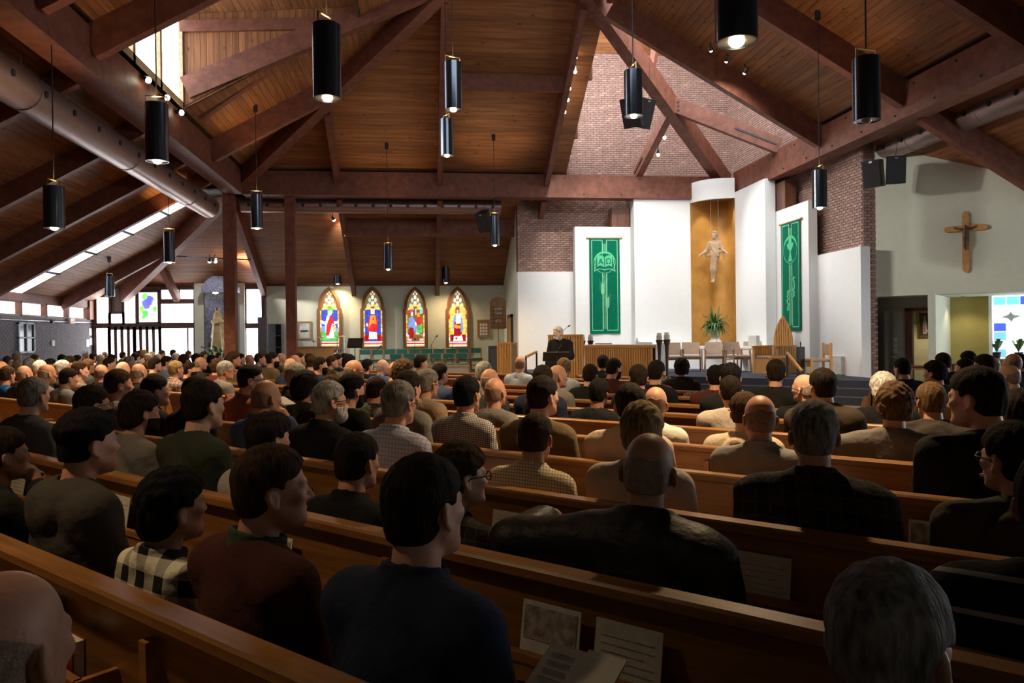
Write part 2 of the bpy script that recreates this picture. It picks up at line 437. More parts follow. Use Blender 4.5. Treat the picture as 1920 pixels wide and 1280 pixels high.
for i in range(28):
    x0, x1 = XL+i*.143, XL+i*.143+.136
    part(chk, 'plank', MB().prism([(x0, DY1+.02, Z0+K*(x0-XL)), (x1, DY1+.02, Z0+K*(x1-XL)), (x1, DY1+.02, zd+.09*(x1-XL)), (x0, DY1+.02, zd+.09*(x0-XL))], (0, .028, 0)), W_PLANK_Z, world=True)
G_DORM = glow('dormer_daylight', (.88, .94, 1.0), DAY['dormer'])
G_TOWER = glow('lantern_daylight', (.93, .96, 1.0), DAY['tower'])
nwin = 0
def window(mb, m, frame=None, fm=None, extra=()):
    global nwin
    nwin += 1
    o = struct('window_%d' % nwin, mb, m)
    if frame is not None: struct('window_frame', frame, fm, o)
    return o
ys = [DY0, 15.0, 16.5, DY1]
wd = MB(); fr = MB()
for a, b in zip(ys[:-1], ys[1:]):
    wd.b2((XL-.05, a+.06, Z0+.15), (XL-.03, b-.06, zd-.02))
for a in ys: fr.b2((XL-.08, a-.06, Z0), (XL+.06, a+.06, zd+.05))
fr.b2((XL-.08, DY0, Z0), (XL+.06, DY1, Z0+.16)); fr.b2((XL-.08, DY0, zd-.06), (XL+.06, DY1, zd+.08))
window(wd, G_DORM, fr, W_PALE)

c_d2 = backing('ceiling', [[(DX0-.1, YB-.1, zd+off), (DX1+.1, YB-.1, zd+off), (DX1+.1, YB+DR+.3, zd+.35+off), (DX0-.1, YB+DR+.3, zd+.35+off)]])
plank_rows(c_d2, lambda u, r: (u, YB+r, zd+.08*r), lambda r: [(DX0, DX1)], 0, DR+.2, W_PLANK_X)
chk2 = MB()
for x in (DX0-.02, DX1+.02): chk2.prism([(x, YB, Z0), (x, YB+DR, Z0+K*DR), (x, YB+DR, zd+.4), (x, YB, zd+.1)], (.04, 0, 0))
chk2.b2((DX0, YB+DR, Z0+K*DR), (DX1, YB+DR+.05, zd+.4))
struct('trim_6', chk2, W_PLANK_Z)
wd = MB(); fr = MB()
for a in (DX0, 1.2, 3.0): wd.b2((a+.06, YB-.05, Z0+.15), (a+1.74, YB-.03, zd-.02))
for a in (DX0, 1.2, 3.0, DX1): fr.b2((a-.06, YB-.08, Z0), (a+.06, YB+.06, zd+.05))
fr.b2((DX0, YB-.08, Z0), (DX1, YB+.06, Z0+.16)); fr.b2((DX0, YB-.08, zd-.06), (DX1, YB+.06, zd+.08))
window(wd, glow('rear_dormer_daylight', (.86, .93, 1.0), DAY['rear']), fr, W_PALE)

# --- lantern (raised corner) over the sanctuary
YT, XT, ZT = 25.2, 10.85, 11.2
zt = lambda y: ZT+K*(YT-y)
c_lan = backing('ceiling', [[(OPX-.1, YT, ZT+off), (XT, YT, ZT+off), (OPX, YT-(XT-OPX), ZT+K*(XT-OPX)+off)],
                            [(XT, OPY-.6, ZT+off), (XT, YT, ZT+off), (OPX, YT-(XT-OPX), ZT+K*(XT-OPX)+off)]])
plank_rows(c_lan, lambda u, r: (u, YT-r, ZT+K*r), lambda r: [(OPX-.05, XT-r)], 0, XT-OPX, W_PLANK_X)
plank_rows(c_lan, lambda u, r: (XT-r, u, ZT+K*r), lambda r: [(OPY-.5, YT-r)], 0, XT-OPX, W_PLANK_Y)
mb = MB(); fr = MB()
mb.prism([(OPX+.02, OPY, Z0+K*(24.1-OPY)+.4), (OPX+.02, 24.6, Z0+.35), (OPX+.02, 24.6, zt(24.6)-.3), (OPX+.02, OPY, zt(OPY)-.3)], (.01, 0, 0))
for y in (OPY, 20.7, 22.7, 24.6):
    z_ = Z0+K*(24.1-y); fr.b2((OPX-.05, y-.07, z_), (OPX+.09, y+.07, zt(y)))
window(mb, G_TOWER, fr, W_BEAM)
mb = MB(); fr = MB()
zr = lambda x: Z0+K*(XR-x)
mb.prism([(OPX, OPY+.02, zr(OPX)+.4), (10.5, OPY+.02, zr(10.5)+.4), (10.5, OPY+.02, ZT+K*(XT-10.5)-.3), (OPX, OPY+.02, ZT+K*(XT-OPX)-.3)], (0, .01, 0))
for x in (OPX, 6.7, 8.6, 10.5): fr.b2((x-.07, OPY-.05, zr(x)), (x+.07, OPY+.09, ZT+K*(XT-x)))
window(mb, G_TOWER, fr, W_BEAM)

# --- side roofs (lower): front and left share a hip, right falls to the right
ZS, YS, XS, XSR = 6.5, 24.4, -5.9, 10.6
c_fa = backing('ceiling', [[(XS, YS, ZS+off), (3.4, YS, ZS+off), (3.4, 29.45, ZS-K*5.05+off), (XS-5.05, 29.45, ZS-K*5.05+off)]])
plank_rows(c_fa, lambda u, r: (u, YS+r, ZS-K*r), lambda r: [(XS-r, 3.38)], 0, 5.05, W_PLANK_X)
SKY0, SKY1 = 23.15, 24.55
c_la = backing('ceiling', [[(XS, -6, ZS+off), (XS, SKY0, ZS+off), (-12.1, SKY0, ZS-K*6.2+off), (-12.1, -6, ZS-K*6.2+off)],
                           [(XS, SKY1, ZS+off), (XS, YS, ZS+off), (XS-5.05, 29.45, ZS-K*5.05+off), (-12.1, 29.45, ZS-K*6.2+off), (-12.1, SKY1, ZS-K*6.2+off)]])
def rla(r):
    e = min(YS+r, 29.4)
    return [(9.0, SKY0), (SKY1, e)]
plank_rows(c_la, lambda u, r: (XS-r, u, ZS-K*r), rla, 0, 6.15, W_PLANK_Y)
G_SKY = glow('skylight_daylight', (.72, .84, 1.0), DAY['skylight'], var=.35, scale=1.2, c2=(.95, .98, 1.0))
mb = MB(); fr = MB()
for k in range(5):
    a0, a1 = .75+k*1.08, .75+(k+1)*1.08-.03
    mb.prism([(XS-a0, SKY0+.05, ZS-K*a0+.02), (XS-a1, SKY0+.05, ZS-K*a1+.02), (XS-a1, SKY1-.05, ZS-K*a1+.02), (XS-a0, SKY1-.05, ZS-K*a0+.02)], (0, 0, .02))
    fr.bar((XS-a1, SKY0, ZS-K*a1), (XS-a1, SKY1, ZS-K*a1), .05, .06)
fr.b2((XS-.75, SKY0, ZS-K*.75), (XS, SKY1, ZS))
window(mb, G_SKY, fr, METAL_DARK)
c_ra = backing('ceiling', [[(XSR, -6, ZS+off), (XSR, 20, ZS+off), (17.5, 20, ZS-K*6.9+off), (17.5, -6, ZS-K*6.9+off)]])
plank_rows(c_ra, lambda u, r: (XSR+r, u, ZS-K*r), lambda r: [(8.5, 20)], 0, 3.6, W_PLANK_Y)
backing('ceiling', [[(-12.1, -6, 7.0), (17.5, -6, 7.0), (17.5, 8.4, 7.0), (-12.1, 8.4, 7.0)]])
backing('ceiling', [[(XL-.8, 24.0, ZB1+.05), (OPX, 24.0, ZB1+.05), (OPX, 25.3, ZB1+.05), (XL-.8, 25.3, ZB1+.05)]])

backing('ceiling', [[(XR-.05, -6, ZB1+.06), (XR+.9, -6, ZB1+.06), (XR+.9, OPY, ZB1+.06), (XR-.05, OPY, ZB1+.06)], [(XL-.9, -6, ZB1+.06), (XL+.05, -6, ZB1+.06), (XL+.05, 24.3, ZB1+.06), (XL-.9, 24.3, ZB1+.06)]])
struct('trim_5', MB().b2((XSR-.06, 8, ZB1-.5), (XSR, 20, ZB1+.08)).b2((XS, 8, ZB1-.5), (XS+.06, 24.4, ZB1+.08)).b2((XS, 24.42, ZB1-.5), (3.4, 24.5, ZB1+.08)), DARKGAP)
# ------------------------------------------------------------------ timbers
ntrim = 10
def timber(p0, p1, wdt, hgt, label, group=None, up=(0, 0, 1), bolts=(), name='timber_beam'):
    global ntrim
    ntrim += 1
    c = (np.array(p0)+np.array(p1))/2
    o = struct('trim_%d' % ntrim, MB().bar(p0, p1, wdt, hgt, up), W_BEAM, label=label)
    for b in bolts:
        part(o, 'bolt', MB().cyl(b[0], np.array(b[0])+np.array(b[1])*.025, .022, n=8), METAL_DARK, world=True)
    return o
zb = (ZB0+ZB1)/2
bl = [((x, 23.9, z), (0, -1, 0)) for i, x in enumerate(np.arange(-4.6, 8.9, .62)) for z in ((ZB1-.12,) if i % 2 else (ZB0+.12,))]
timber((-6.0, 24.15, zb), (10.1, 24.15, zb), .5, ZB1-ZB0, 'long bolted timber beam running over the front of the nave to the niche', bolts=bl)
bl = [((XR, y, z), (-1, 0, 0)) for i, y in enumerate(np.arange(10, 22.6, .62)) for z in ((ZB1-.12,) if i % 2 else (ZB0+.12,))]
timber((XR+.24, 7.9, zb), (XR+.24, 23.3, zb), .48, ZB1-ZB0, 'long bolted timber beam running from the niche over the right aisle', bolts=bl)
timber((XL-.25, 7.9, zb), (XL-.25, 24.4, zb), .5, ZB1-ZB0, 'long timber beam beside the corrugated duct over the left aisle')
timber((-5.5, 8.2, zb), (10.1, 8.2, zb), .5, ZB1-ZB0, 'timber beam across the back of the nave')
timber((-5.80, 24.15, 0), (-5.80, 24.15, ZB0), .34, .34, 'square timber post carrying the corner of the left beam', name='timber_post')
timber((-4.0, 24.3, 0), (-4.0, 24.3, ZB0), .3, .3, 'square timber post beside the organ console', name='timber_post')
hz = -.30
def slope_pt(side, u, r, dz=hz):
    p = {'f': pf, 'r': pr_, 'l': pl}[side](u, r); return np.array([p[0], p[1], p[2]+dz])
for x, rm in ((-2.5, 2.6), (.68, 5.8), (4.1, 5.8)):
    timber(slope_pt('f', x, -.05), slope_pt('f', x, rm), .16, .5, 'rafter climbing the boarded slope above the front beam', 'rafters of the boarded slope above the front beam', name='rafter')
    timber((x, YS+.1, ZS-.1-.22), (x, 29.5, ZS-K*5.1-.22), .16, .44, 'rafter of the low roof running down to the stained glass wall', 'rafters above the stained glass wall', name='rafter')
timber((-5.85, YS+.1, ZS-.32), (-5.85, 29.5, ZS-K*5.1-.22), .18, .46, 'rafter of the low roof between post and shrine', name='rafter')
timber(slope_pt('f', .7, 3.55), slope_pt('f', 4.1, 3.55), .16, .42, 'purlin between two rafters on the front slope', name='purlin')
timber((-2.5, 25.95, ZS-K*1.5-.3), (3.3, 25.95, ZS-K*1.5-.3), .16, .6, 'deep dark purlin under the low roof above the stained glass wall', name='purlin')
for y, rm in ((11.5, 3.0), (14.7, 6.0), (18.02, 5.4)):
    timber(slope_pt('r', y, -.05), slope_pt('r', y, rm), .2, .55, 'rafter climbing the right slope above the right beam', 'rafters of the right slope', name='rafter')
for y in (11.5, 14.7):
    timber((XSR, y, ZS-.3), (17, y, ZS-K*6.4-.3), .2, .5, 'rafter of the low roof falling over the right aisle', 'rafters over the right aisle', name='rafter')
for y, rm in ((11.5, 3.0), (13.3, 5.0), (20.6, 3.4)):
    timber(slope_pt('l', y, -.05), slope_pt('l', y, rm), .2, .55, 'rafter climbing the left slope above the left beam', 'rafters of the left slope', name='rafter')
for y in (11.0, 14.0, 17.2, 20.0, 22.35, 27.0):
    l = min(6.1, 6.1)
    a0 = max(0, y-YS)
    timber((XS-a0, y, ZS-K*a0-.22), (-12.0, y, ZS-K*6.1-.22), .17, .42, 'rafter of the low roof over the left aisle', 'rafters over the left aisle', name='rafter')
timber((XS-.1, YS+.1, ZS-.35), (XS-5.0, 29.4, ZS-K*5.0-.35), .26, .62, 'heavy hip rafter dropping from the post to the glazed entrance', name='hip_rafter')
timber(at(303, 498, Y=28.3), at(333, 562, Y=29.3), .2, .26, 'short strut under the low roof beside the shrine', name='strut')
def hip(side, d, dz=-.12):
    return np.array([XR-d if side == 'r' else XL-.1+d, 24.1-d, Z0+K*d+dz])
timber(hip('r', -.1), hip('r', 7.6), .34, .55, 'big diagonal hip timber rising from the niche corner', name='hip_rafter')
timber(hip('l', -.1, -.3), hip('l', 7.6, -.3), .34, .6, 'big diagonal hip timber rising from the left post', name='hip_rafter')
h1 = hip('r', 2.75, -.05)
# braces with their bolts and slotted steel plates
r = timber(h1, np.array([XR+.1, 20.35, ZB1+.1]), .24, .42, 'pale bolted brace from the hip timber down to the right beam')
e1 = np.array([XR+.1, 20.35, ZB1+.1])
dv = (e1-h1)/np.linalg.norm(e1-h1); sd = np.cross(dv, (0, 0, 1)); sd /= np.linalg.norm(sd)
sd = sd if sd[1] < 0 else -sd
part(r, 'steel_plate', MB().bar(h1+dv*2.0+sd*.13, e1-dv*.1+sd*.13, .02, .05), METAL_DARK, world=True)
for k in (-.12, 0, .12): part(r, 'bolt', MB().cyl(h1+dv*.25+sd*.12+(0, 0, k), h1+dv*.25+sd*.155+np.array((0, 0, k)), .028, n=8), METAL_DARK, world=True)
h2 = h1+(0, 0, -.15); e2 = np.array([7.15, 24.1, ZB1+.05])
r = timber(h2, e2, .22, .34, 'pale brace from the hip timber down to the front beam')
dv = (e2-h2)/np.linalg.norm(e2-h2); sd = np.array((-1, 0, 0))
part(r, 'steel_plate', MB().bar(h2+dv*2.2+sd*.12, e2-dv*.1+sd*.12, .02, .05), METAL_DARK, world=True)
hl = np.array([XT-.1, YT-.1, ZT-.1])
timber(hl, hl+np.array((-5.6, -5.6, K*5.6)), .3, .5, 'dark hip timber under the lantern ceiling above the sanctuary', name='hip_rafter')
timber(hip('r', 3.6, .1), (7.6, 21.9, 12.6), .16, .2, 'short strut from the hip timber up to the lantern ceiling', name='strut')
# struts in the dormer corner
timber((XL+.1, 18.05, 7.35), (XL+6.3, 18.05, 10.2), .24, .5, 'pale timber along the edge of the dormer opening', name='rafter')
timber((XL+.0, 18.0, 8.75), (XL+3.5, 18.0, 8.95), .14, .26, 'collar timber under the dormer ceiling', name='collar_tie')
timber((XL+.15, 18.9, 7.0), (XL+2.1, 18.4, 8.2), .16, .26, 'short brace below the dormer timber', name='brace')

# ------------------------------------------------------------------ ducts
def duct(path_a, path_b, rad, holes_dir, label, n_rib, n_hole, ribbed=False):
    a, b = np.array(path_a, float), np.array(path_b, float); d = (b-a); Ln = np.linalg.norm(d); d /= Ln
    r = thing('air_duct', label, 'duct', (a+b)/2)
    body = MB(); pts = []; rad_ = []
    if ribbed:
        n = int(Ln/.09)
        for i in range(n+1): pts.append(a+d*Ln*i/n); rad_.append(rad*(1.0 if i % 2 else .972))
        body.tube(pts, rad_, 20)
    else: body.cyl(a, b, rad, n=24)
    part(r, 'duct_body', body, DUCT, True, True)
    for i in range(n_rib):
        c = a+d*Ln*(i+.5)/n_rib
        part(r, 'duct_collar', MB().cyl(c-d*.02, c+d*.02, rad*1.025, n=24), DUCT, True, True)
        part(r, 'hanger', MB().cyl(c+(0, 0, rad*.9), c+np.array((0, 0, rad+.35)), .012, n=6), METAL_GREY, world=True)
    hd = np.array(holes_dir, float); hd /= np.linalg.norm(hd)
    for i in range(n_hole):
        c = a+d*Ln*(i+.5)/n_hole+hd*(rad-.01)
        part(r, 'air_nozzle', MB().cyl(c, c+hd*.022, .055, n=10), PLASTIC_BLACK, world=True)
    return r
duct((-6.3, 6.5, 5.62), (-6.3, 23.7, 5.62), .32, (1, 0, -.05), 'long ribbed air duct slung beside the left beam', 4, 17, True)
za = at(700, 387, Y=24.85)
duct((-5.6, 24.85, za[2]), (2.7, 24.85, za[2]), .225, (0, -1, -.05), 'straight round air duct under the front beam', 5, 15)
zc = at(1660, 282, X=11.45)
duct((11.45, 8.5, zc[2]), (11.45, zc[1], zc[2]), .27, (-1, 0, -.05), 'straight round air duct under the right beam', 4, 13)

# ------------------------------------------------------------------ brick
_bm = {}
def brick_mesh(nd, ln, bw=.188, bh=.063, dp=.014):
    k = (tuple(nd), round(ln, 3))
    if k in _bm: return _bm[k]
    n = np.array(nd, float); u = np.cross((0, 0, 1), n); mb = MB(); e = .003
    q = lambda a, b, c: tuple(u*a+np.array((0, 0, b))+n*c)
    h, v = ln/2, bh/2
    vs = [q(-h, -v, 0), q(h, -v, 0), q(h, v, 0), q(-h, v, 0), q(-h+e, -v+e, dp), q(h-e, -v+e, dp), q(h-e, v-e, dp), q(-h+e, v-e, dp)]
    mb.add(vs, [(4, 5, 6, 7), (0, 1, 5, 4), (1, 2, 6, 5), (2, 3, 7, 6), (3, 0, 4, 7)])
    me = mb.mesh('brick'); _bm[k] = (me, vs); return _bm[k]
def brick_field(wall, p0, n, length, z0, z1, keep, m, limit=300, stuff=True, lm=.198, ch=.072):
    """running-bond bricks on a wall face: the first `limit` are parts, the rest one joined part"""
    n = np.array(n, float); u = np.cross((0, 0, 1), n); p0 = np.array(p0, float); rest = MB(); cnt = 0
    rows = int((z1-z0)/ch); cells = []
    for j in range(rows):
        x = -(lm/2 if j % 2 else 0)
        while x < length:
            a, b = max(0, x+.004), min(length, x+lm-.006)
            if b-a > .05: cells.append(((a+b)/2, z0+(j+.5)*ch, b-a))
            x += lm
    cells = [c for c in cells if keep(c[0], c[1])]
    cells.sort(key=lambda c: (c[1], c[0]))
    step = max(1, len(cells)/max(1, limit)); chosen = set(int(i*step) for i in range(min(limit, len(cells))))
    for i, (a, z, ln) in enumerate(cells):
        c = p0+u*a; c = np.array((c[0], c[1], z)); me, vs = brick_mesh(n, ln)
        if i in chosen:
            o = link('brick', me, m, wall); o.location = c-np.array(wall.location)
        else: rest.add([c+np.array(v) for v in vs], [(4, 5, 6, 7), (0, 1, 5, 4), (1, 2, 6, 5), (2, 3, 7, 6), (3, 0, 4, 7)])
    if rest.v:
        o = part(wall, 'brickwork', rest, m, world=True); o['kind'] = 'stuff'
z_p1 = at(1020, 509.3, Y=24.8)[2]; z_p2 = at(1130, 425, Y=24.45)[2]
wall_front = struct('wall_front', MB().b2((3.3, 25.2, 0), (XT+.4, 25.5, ZT+.1)), MORTAR)
vis1 = lambda a, z: True
brick_field(wall_front, (3.3, 25.2, 0), (0, -1, 0), 3.8, z_p1-.05, 6.7, lambda a, z: a < 1.9 or z > z_p2-.1, BRICK, 300)
wall_fu = struct('wall_front_upper', MB().b2((OPX-1.2, 25.16, 6.72), (XT, 25.2, ZT+.05)), MORTAR)
brick_field(wall_fu, (OPX-1.2, 25.16, 0), (0, -1, 0), XT-OPX+1.2, 6.74, ZT+.05, vis1, BRICK, 300)
q_ = at(1619, 450, X=XT); YBR = q_[1]
wall_right = struct('wall_right', MB().b2((XT, YBR, 0), (XT+.35, 25.2, ZT+.1)), MORTAR)
brick_field(wall_right, (XT, 25.2, 0), (-1, 0, 0), 25.2-YBR, 3.2, 6.6, lambda a, z: a > 3.2, BRICK, 300)
wall_ru = struct('wall_right_upper', MB().b2((XT-.04, OPY-1, 6.72), (XT, 25.16, ZT+.05)), MORTAR)
brick_field(wall_ru, (XT-.04, 25.16, 0), (-1, 0, 0), 25.16-OPY+1, 6.74, ZT+.05, vis1, BRICK, 300)
brick_field(wall_right, (XT, YBR, 0), (0, -1, 0), .35, .1, 6.4, vis1, BRICK, 300)
FRAME = plain('frame_brown', (.11, .06, .045), .5)
# left brick wall with its strip of windows
wall_left = struct('wall_left', MB().b2((-12.3, -6, 0), (-12.0, 29.6, 2.42)), plain('mortar_grey', (.30, .28, .30), .95))
brick_field(wall_left, (-12.0, 18, 0), (1, 0, 0), 11.4, .4, 2.4, vis1, GREYBRICK, 300)
struct('trim_2', MB().b2((-12.3, 29.0, 2.42), (-11.9, 29.4, 3.1)).b2((-12.35, -6, 2.86), (-11.95, 29.5, 3.1)), W_BEAM)
G_SIDE = glow('clerestory_daylight', (.86, .93, 1.0), DAY['side'], var=.25, scale=1.5)
for k in range(6):
    y0 = 29.1-(k+1)*1.55
    fr = MB()
    for a in (y0, y0+1.5): fr.b2((-12.2, a-.04, 2.42), (-11.98, a+.04, 2.88))
    fr.b2((-12.2, y0, 2.40), (-11.98, y0+1.5, 2.46)); fr.b2((-12.2, y0, 2.82), (-11.98, y0+1.5, 2.88))
    window(MB().b2((-12.15, y0+.04, 2.46), (-12.13, y0+1.46, 2.82)), G_SIDE, fr, W_BEAM)
struct('wall_left_rear', MB().b2((-12.3, -6, 2.42), (-12.0, 19.8, 3.1)), GREYBRICK)
struct('wall_rear', MB().b2((-12.3, -6.3, 0), (17.8, -6, 7.2)), CREAM)
G_RIGHT_FILL = glow('right_fill_glow', (.86, .94, 1.0), DAY['right'])
for y in (3.0, 5.6, 8.2, 10.8):  # windows out of view, added to brighten the wall with the crucifix
    fr = MB()
    for e in (0, 2.3): fr.b2((17.38, y+e-.05, .9), (17.5, y+e+.05, 2.5))
    for z in (.9, 2.5): fr.b2((17.38, y, z-.05), (17.5, y+2.3, z+.05))
    window(MB().b2((17.44, y+.05, .9), (17.46, y+2.25, 2.5)), G_RIGHT_FILL, fr, FRAME)
struct('wall_right_far', MB().b2((17.5, -6, 0), (17.8, 24, 7)), CREAM)
# white sanctuary panels, stepped
PAN = []
x1, x2, x3, x4 = at(971, 540, Y=24.8)[0], at(1079, 540, Y=24.45)[0], at(1189, 540, Y=24.1)[0], at(1294, 540, Y=24.1)[0]
struct('wall_panel_low', MB().b2((x1, 24.8, 0), (x3, 25.19, z_p1)), WHITE)
struct('wall_panel_mid', MB().b2((x2, 24.45, 0), (x3+.2, 24.79, z_p2)), WHITE)
struct('wall_panel_tall', MB().b2((x3, 24.02, 0), (x4, 24.44, ZB0+.05)), WHITE)
y3a, y3b = at(1383, 450, X=10.1)[1], at(1440, 450, X=10.1)[1]
y2b = at(1516, 450, X=10.35)[1]; y1b = at(1614, 500, X=10.6)[1]
zq2 = at(1485, 386, X=10.35)[2]; zq1 = at(1577, 469, X=10.6)[2]
struct('wall_panel_right_tall', MB().b2((10.02, y3b, 0), (10.34, y3a, ZB0+.05)), WHITE)
struct('wall_panel_right_mid', MB().b2((10.35, y2b, 0), (10.6, y3b+.3, zq2)), WHITE)
struct('wall_panel_right_low', MB().b2((10.6, y1b, 0), (10.84, y2b+.3, zq1)), WHITE)
# brown box ledges tucked beside the tall panels
solo('column_casing', MB().b2((x3-.62, 24.5, z_p2), (x3-.01, 24.95, 5.85)), W_DARK, 'brown boxed casing on top of the middle white panel left of the niche', 'casing')
solo('column_casing', MB().b2((10.36, y3b-.55, zq2), (10.7, y3b-.02, 5.95)), W_DARK, 'brown boxed casing on top of the middle white panel right of the niche', 'casing')
# niche: gold curved back, convex white lintel
A = np.array([x4, 24.02]); B = np.array([10.02, y3a]); ch = B-A; cl = np.linalg.norm(ch); cu = ch/cl; cn = np.array([cu[1], -cu[0]])
cn = cn if cn[0] > 0 else -cn                 # away from the nave
GOLD = plain('niche_gold', (.56, .30, .075), .55, metal=.15, var=.16, scale=2.5, bump=.25, bscale=18)
def arc(t, depth): return A+ch*t+cn*depth*4*t*(1-t)
mb = MB(); mb.grid(18, 1, lambda u, v: (*arc(u, 1.0), PLAT+v*(ZB0+.2-PLAT)))
struct('wall_niche', mb, GOLD, smooth=True)
zl0, zl1 = at(1381, 366, X=10.0)[2]-.05, at(1378, 332, X=10.0)[2]
mb = MB(); n = 14
lo = [(*arc(i/n, -.32), 0) for i in range(n+1)]; hi_ = [(*arc(1-i/n, -.20), 0) for i in range(n+1)]
mb.prism([(p[0], p[1], zl0) for p in lo+hi_], (0, 0, zl1-zl0))
lint = struct('wall_niche_lintel', mb, WHITE, smooth=True)
mb = MB(); mb.prism([(*arc(i/n, -.2), zl0+.12) for i in range(n+1)]+[(*arc(1-i/n, 1.0), zl0+.12) for i in range(n+1)], (0, 0, .05))
struct('ceiling_niche', mb, plain('niche_soffit', (.34, .19, .07), .7))
G_WARM = glow('warm_lamp', (1.0, .86, .62), LAMP['bulb'])
def spot(loc, target, energy, size, color=(1, .84, .62), blend=.6, rad=.05, parent=None):
    ld = bpy.data.lights.new('lamp_light', 'SPOT'); ld.energy = energy; ld.spot_size = size; ld.spot_blend = blend; ld.color = color; ld.shadow_soft_size = rad
    o = bpy.data.objects.new('lamp_light', ld); COL.objects.link(o); o.location = loc
    d = Vector(target)-Vector(loc); o.rotation_euler = d.to_track_quat('-Z', 'Y').to_euler()
    if parent is not None:
        o.parent = parent; o.matrix_parent_inverse = Matrix.Translation(-Vector(parent.location))
    return o
for u, d in ((.33, .28), (.75, .28)):
    p = arc(u, d); z = zl0+.11
    r = thing('recessed_light', 'small recessed downlight in the ceiling of the gold niche', 'light', (p[0], p[1], z), 0, 'downlights of the niche')
    part(r, 'rim', MB().lathe([(.06, 0), (.085, 0), (.085, -.012), (.06, -.012)], n=16), METAL_GREY)
    part(r, 'bulb', MB().lathe([(.058, -.004), (.0, -.012)], n=16), G_WARM)
    spot((p[0], p[1], z-.03), (*arc(u, .75), 2.5), LAMP['niche'], R_(75), parent=r)
# low white ledge behind the presider chairs
mb = MB(); e = .55
ledge = [(x3-1.2, 23.55), (x3+.9, 23.55), (9.45, y3a-.55), (9.45, y3b-.6), (10.0, y3b-.6), (10.0, y3a), (x4, 24.0), (x3-1.2, 24.0)]
struct('trim_3', MB().prism([(p[0], p[1], PLAT) for p in ledge], (0, 0, .72)), WHITE)

# ------------------------------------------------------------------ diagonal wall with the crucifix, recess below
P0 = np.array([XT+.3, YBR]); TW = (P0[0]+P0[1])/SQ; s0 = (P0[0]-P0[1])/SQ
zsoff = at(1700, 554, T=TW)[2]
def dwall(s_a, s_b, t, z_a, z_b, th=.2):
    mb = MB(); q = [dg(s_a, t), dg(s_b, t), dg(s_b, t+th), dg(s_a, t+th)]
    return mb.prism([(p[0], p[1], z_a) for p in q], (0, 0, z_b-z_a))
struct('wall_cross', dwall(s0, 3.2, TW, zsoff, 6.6), CREAM)
struct('ceiling_recess', MB().prism([(*dg(s, t)[:2], zsoff) for s, t in ((s0+.1, TW+.1), (3.2, TW+.1), (3.2, TW+4), (s0-3.7, TW+4))], (0, 0, .1)), CREAM)
TD = TW+1.0                                      # plane of the inner door wall
sof = lambda x, y, T_: (lambda p: (p[0]-p[1])/SQ)(at(x, y, T=T_))
zof = lambda x, y, T_: at(x, y, T=T_)[2]
sA, sB, sC = sof(1698, 640, TD), sof(1754, 640, TD), sof(1768, 640, TD)
zdoor = zof(1725, 577, TD)
SHADE = plain('cream_plaster_shaded', (.42, .41, .36), .85, var=.03)  # cream wall of the recess, its shade put into the colour
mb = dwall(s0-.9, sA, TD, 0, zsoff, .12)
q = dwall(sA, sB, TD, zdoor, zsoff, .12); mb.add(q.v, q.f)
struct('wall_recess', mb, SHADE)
fr = dwall(sA, sA+.16, TD-.05, 0, zdoor, .22)
for q in (dwall(sB-.07, sB, TD-.05, 0, zdoor, .22), dwall(sA, sB, TD-.05, zdoor-.08, zdoor, .22)): fr.add(q.v, q.f)
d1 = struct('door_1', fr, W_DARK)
struct('wall_pier', dwall(sB, sC, TW, 0, zsoff, 3.0), CREAM)
struct('wall_back_room', dwall(s0-1.5, sC+.2, TD+2.2, 0, zsoff), plain('pale_yellow_plaster', (.62, .58, .34), .85))
TM = TW+2.2
sM = sof(1857, 600, TM); 
mb = dwall(sC-.2, sM, TM, 0, zsoff); q = dwall(sM, 3.2, TM, 0, zof(1890, 674, TM)); mb.add(q.v, q.f)
struct('wall_mustard', mb, MUSTARD)
q = dwall(sM-.02, sM+.05, TM-.18, zof(1890, 674, TM), zsoff, .2); struct('trim_4', q, WHITE)
# inner steel door standing open beside the dark brick return
mb = dwall(s0+.12, s0+.2, TW+.35, .02, 2.1, .5)
d2 = struct('door_2', mb, plain('door_grey', (.16, .16, .15), .5))
struct('door_handle', MB().cyl(dg(s0+.2, TW+.75, .95), dg(s0+.3, TW+.75, .95), .02, n=8), METAL_GREY, d2)
# ------------------------------------------------------------------ far wall: cream, stained glass, entrance glazing
xg0, xg1 = at(500, 600, Y=29.4)[0], 3.45
ztop = 3.75
struct('wall_choir', MB().b2((xg0, 29.4, 0), (xg1, 29.65, ztop)), CREAM)
wall_side = struct('wall_choir_side', MB().b2((3.28, 25.5, 0), (3.5, 29.4, 6.2)), CREAM)
d3 = struct('door_3', MB().b2((3.22, 26.6, .36), (3.28, 27.6, 2.3)), W_OAK)
struct('door_frame', MB().b2((3.20, 26.5, .36), (3.28, 26.6, 2.4)).b2((3.20, 27.6, .36), (3.28, 27.7, 2.4)).b2((3.20, 26.5, 2.3), (3.28, 27.7, 2.4)), W_DARK, d3)
struct('door_handle', MB().sph((3.19, 26.72, 1.35), .035), METAL_GREY, d3)
solo('ceiling_trim', MB().b2((-12, 29.36, ztop-.12), (3.3, 29.42, ztop)), W_DARK, 'dark timber trim along the top of the stained glass wall', 'trim')
G_DAY = glow('entrance_daylight', (.93, .95, 1.0), DAY['glazing'], var=.12, scale=1.2)
PXY = lambda x, y: at(x, y, Y=29.4)
FRAME = plain('frame_brown', (.11, .06, .045), .5)
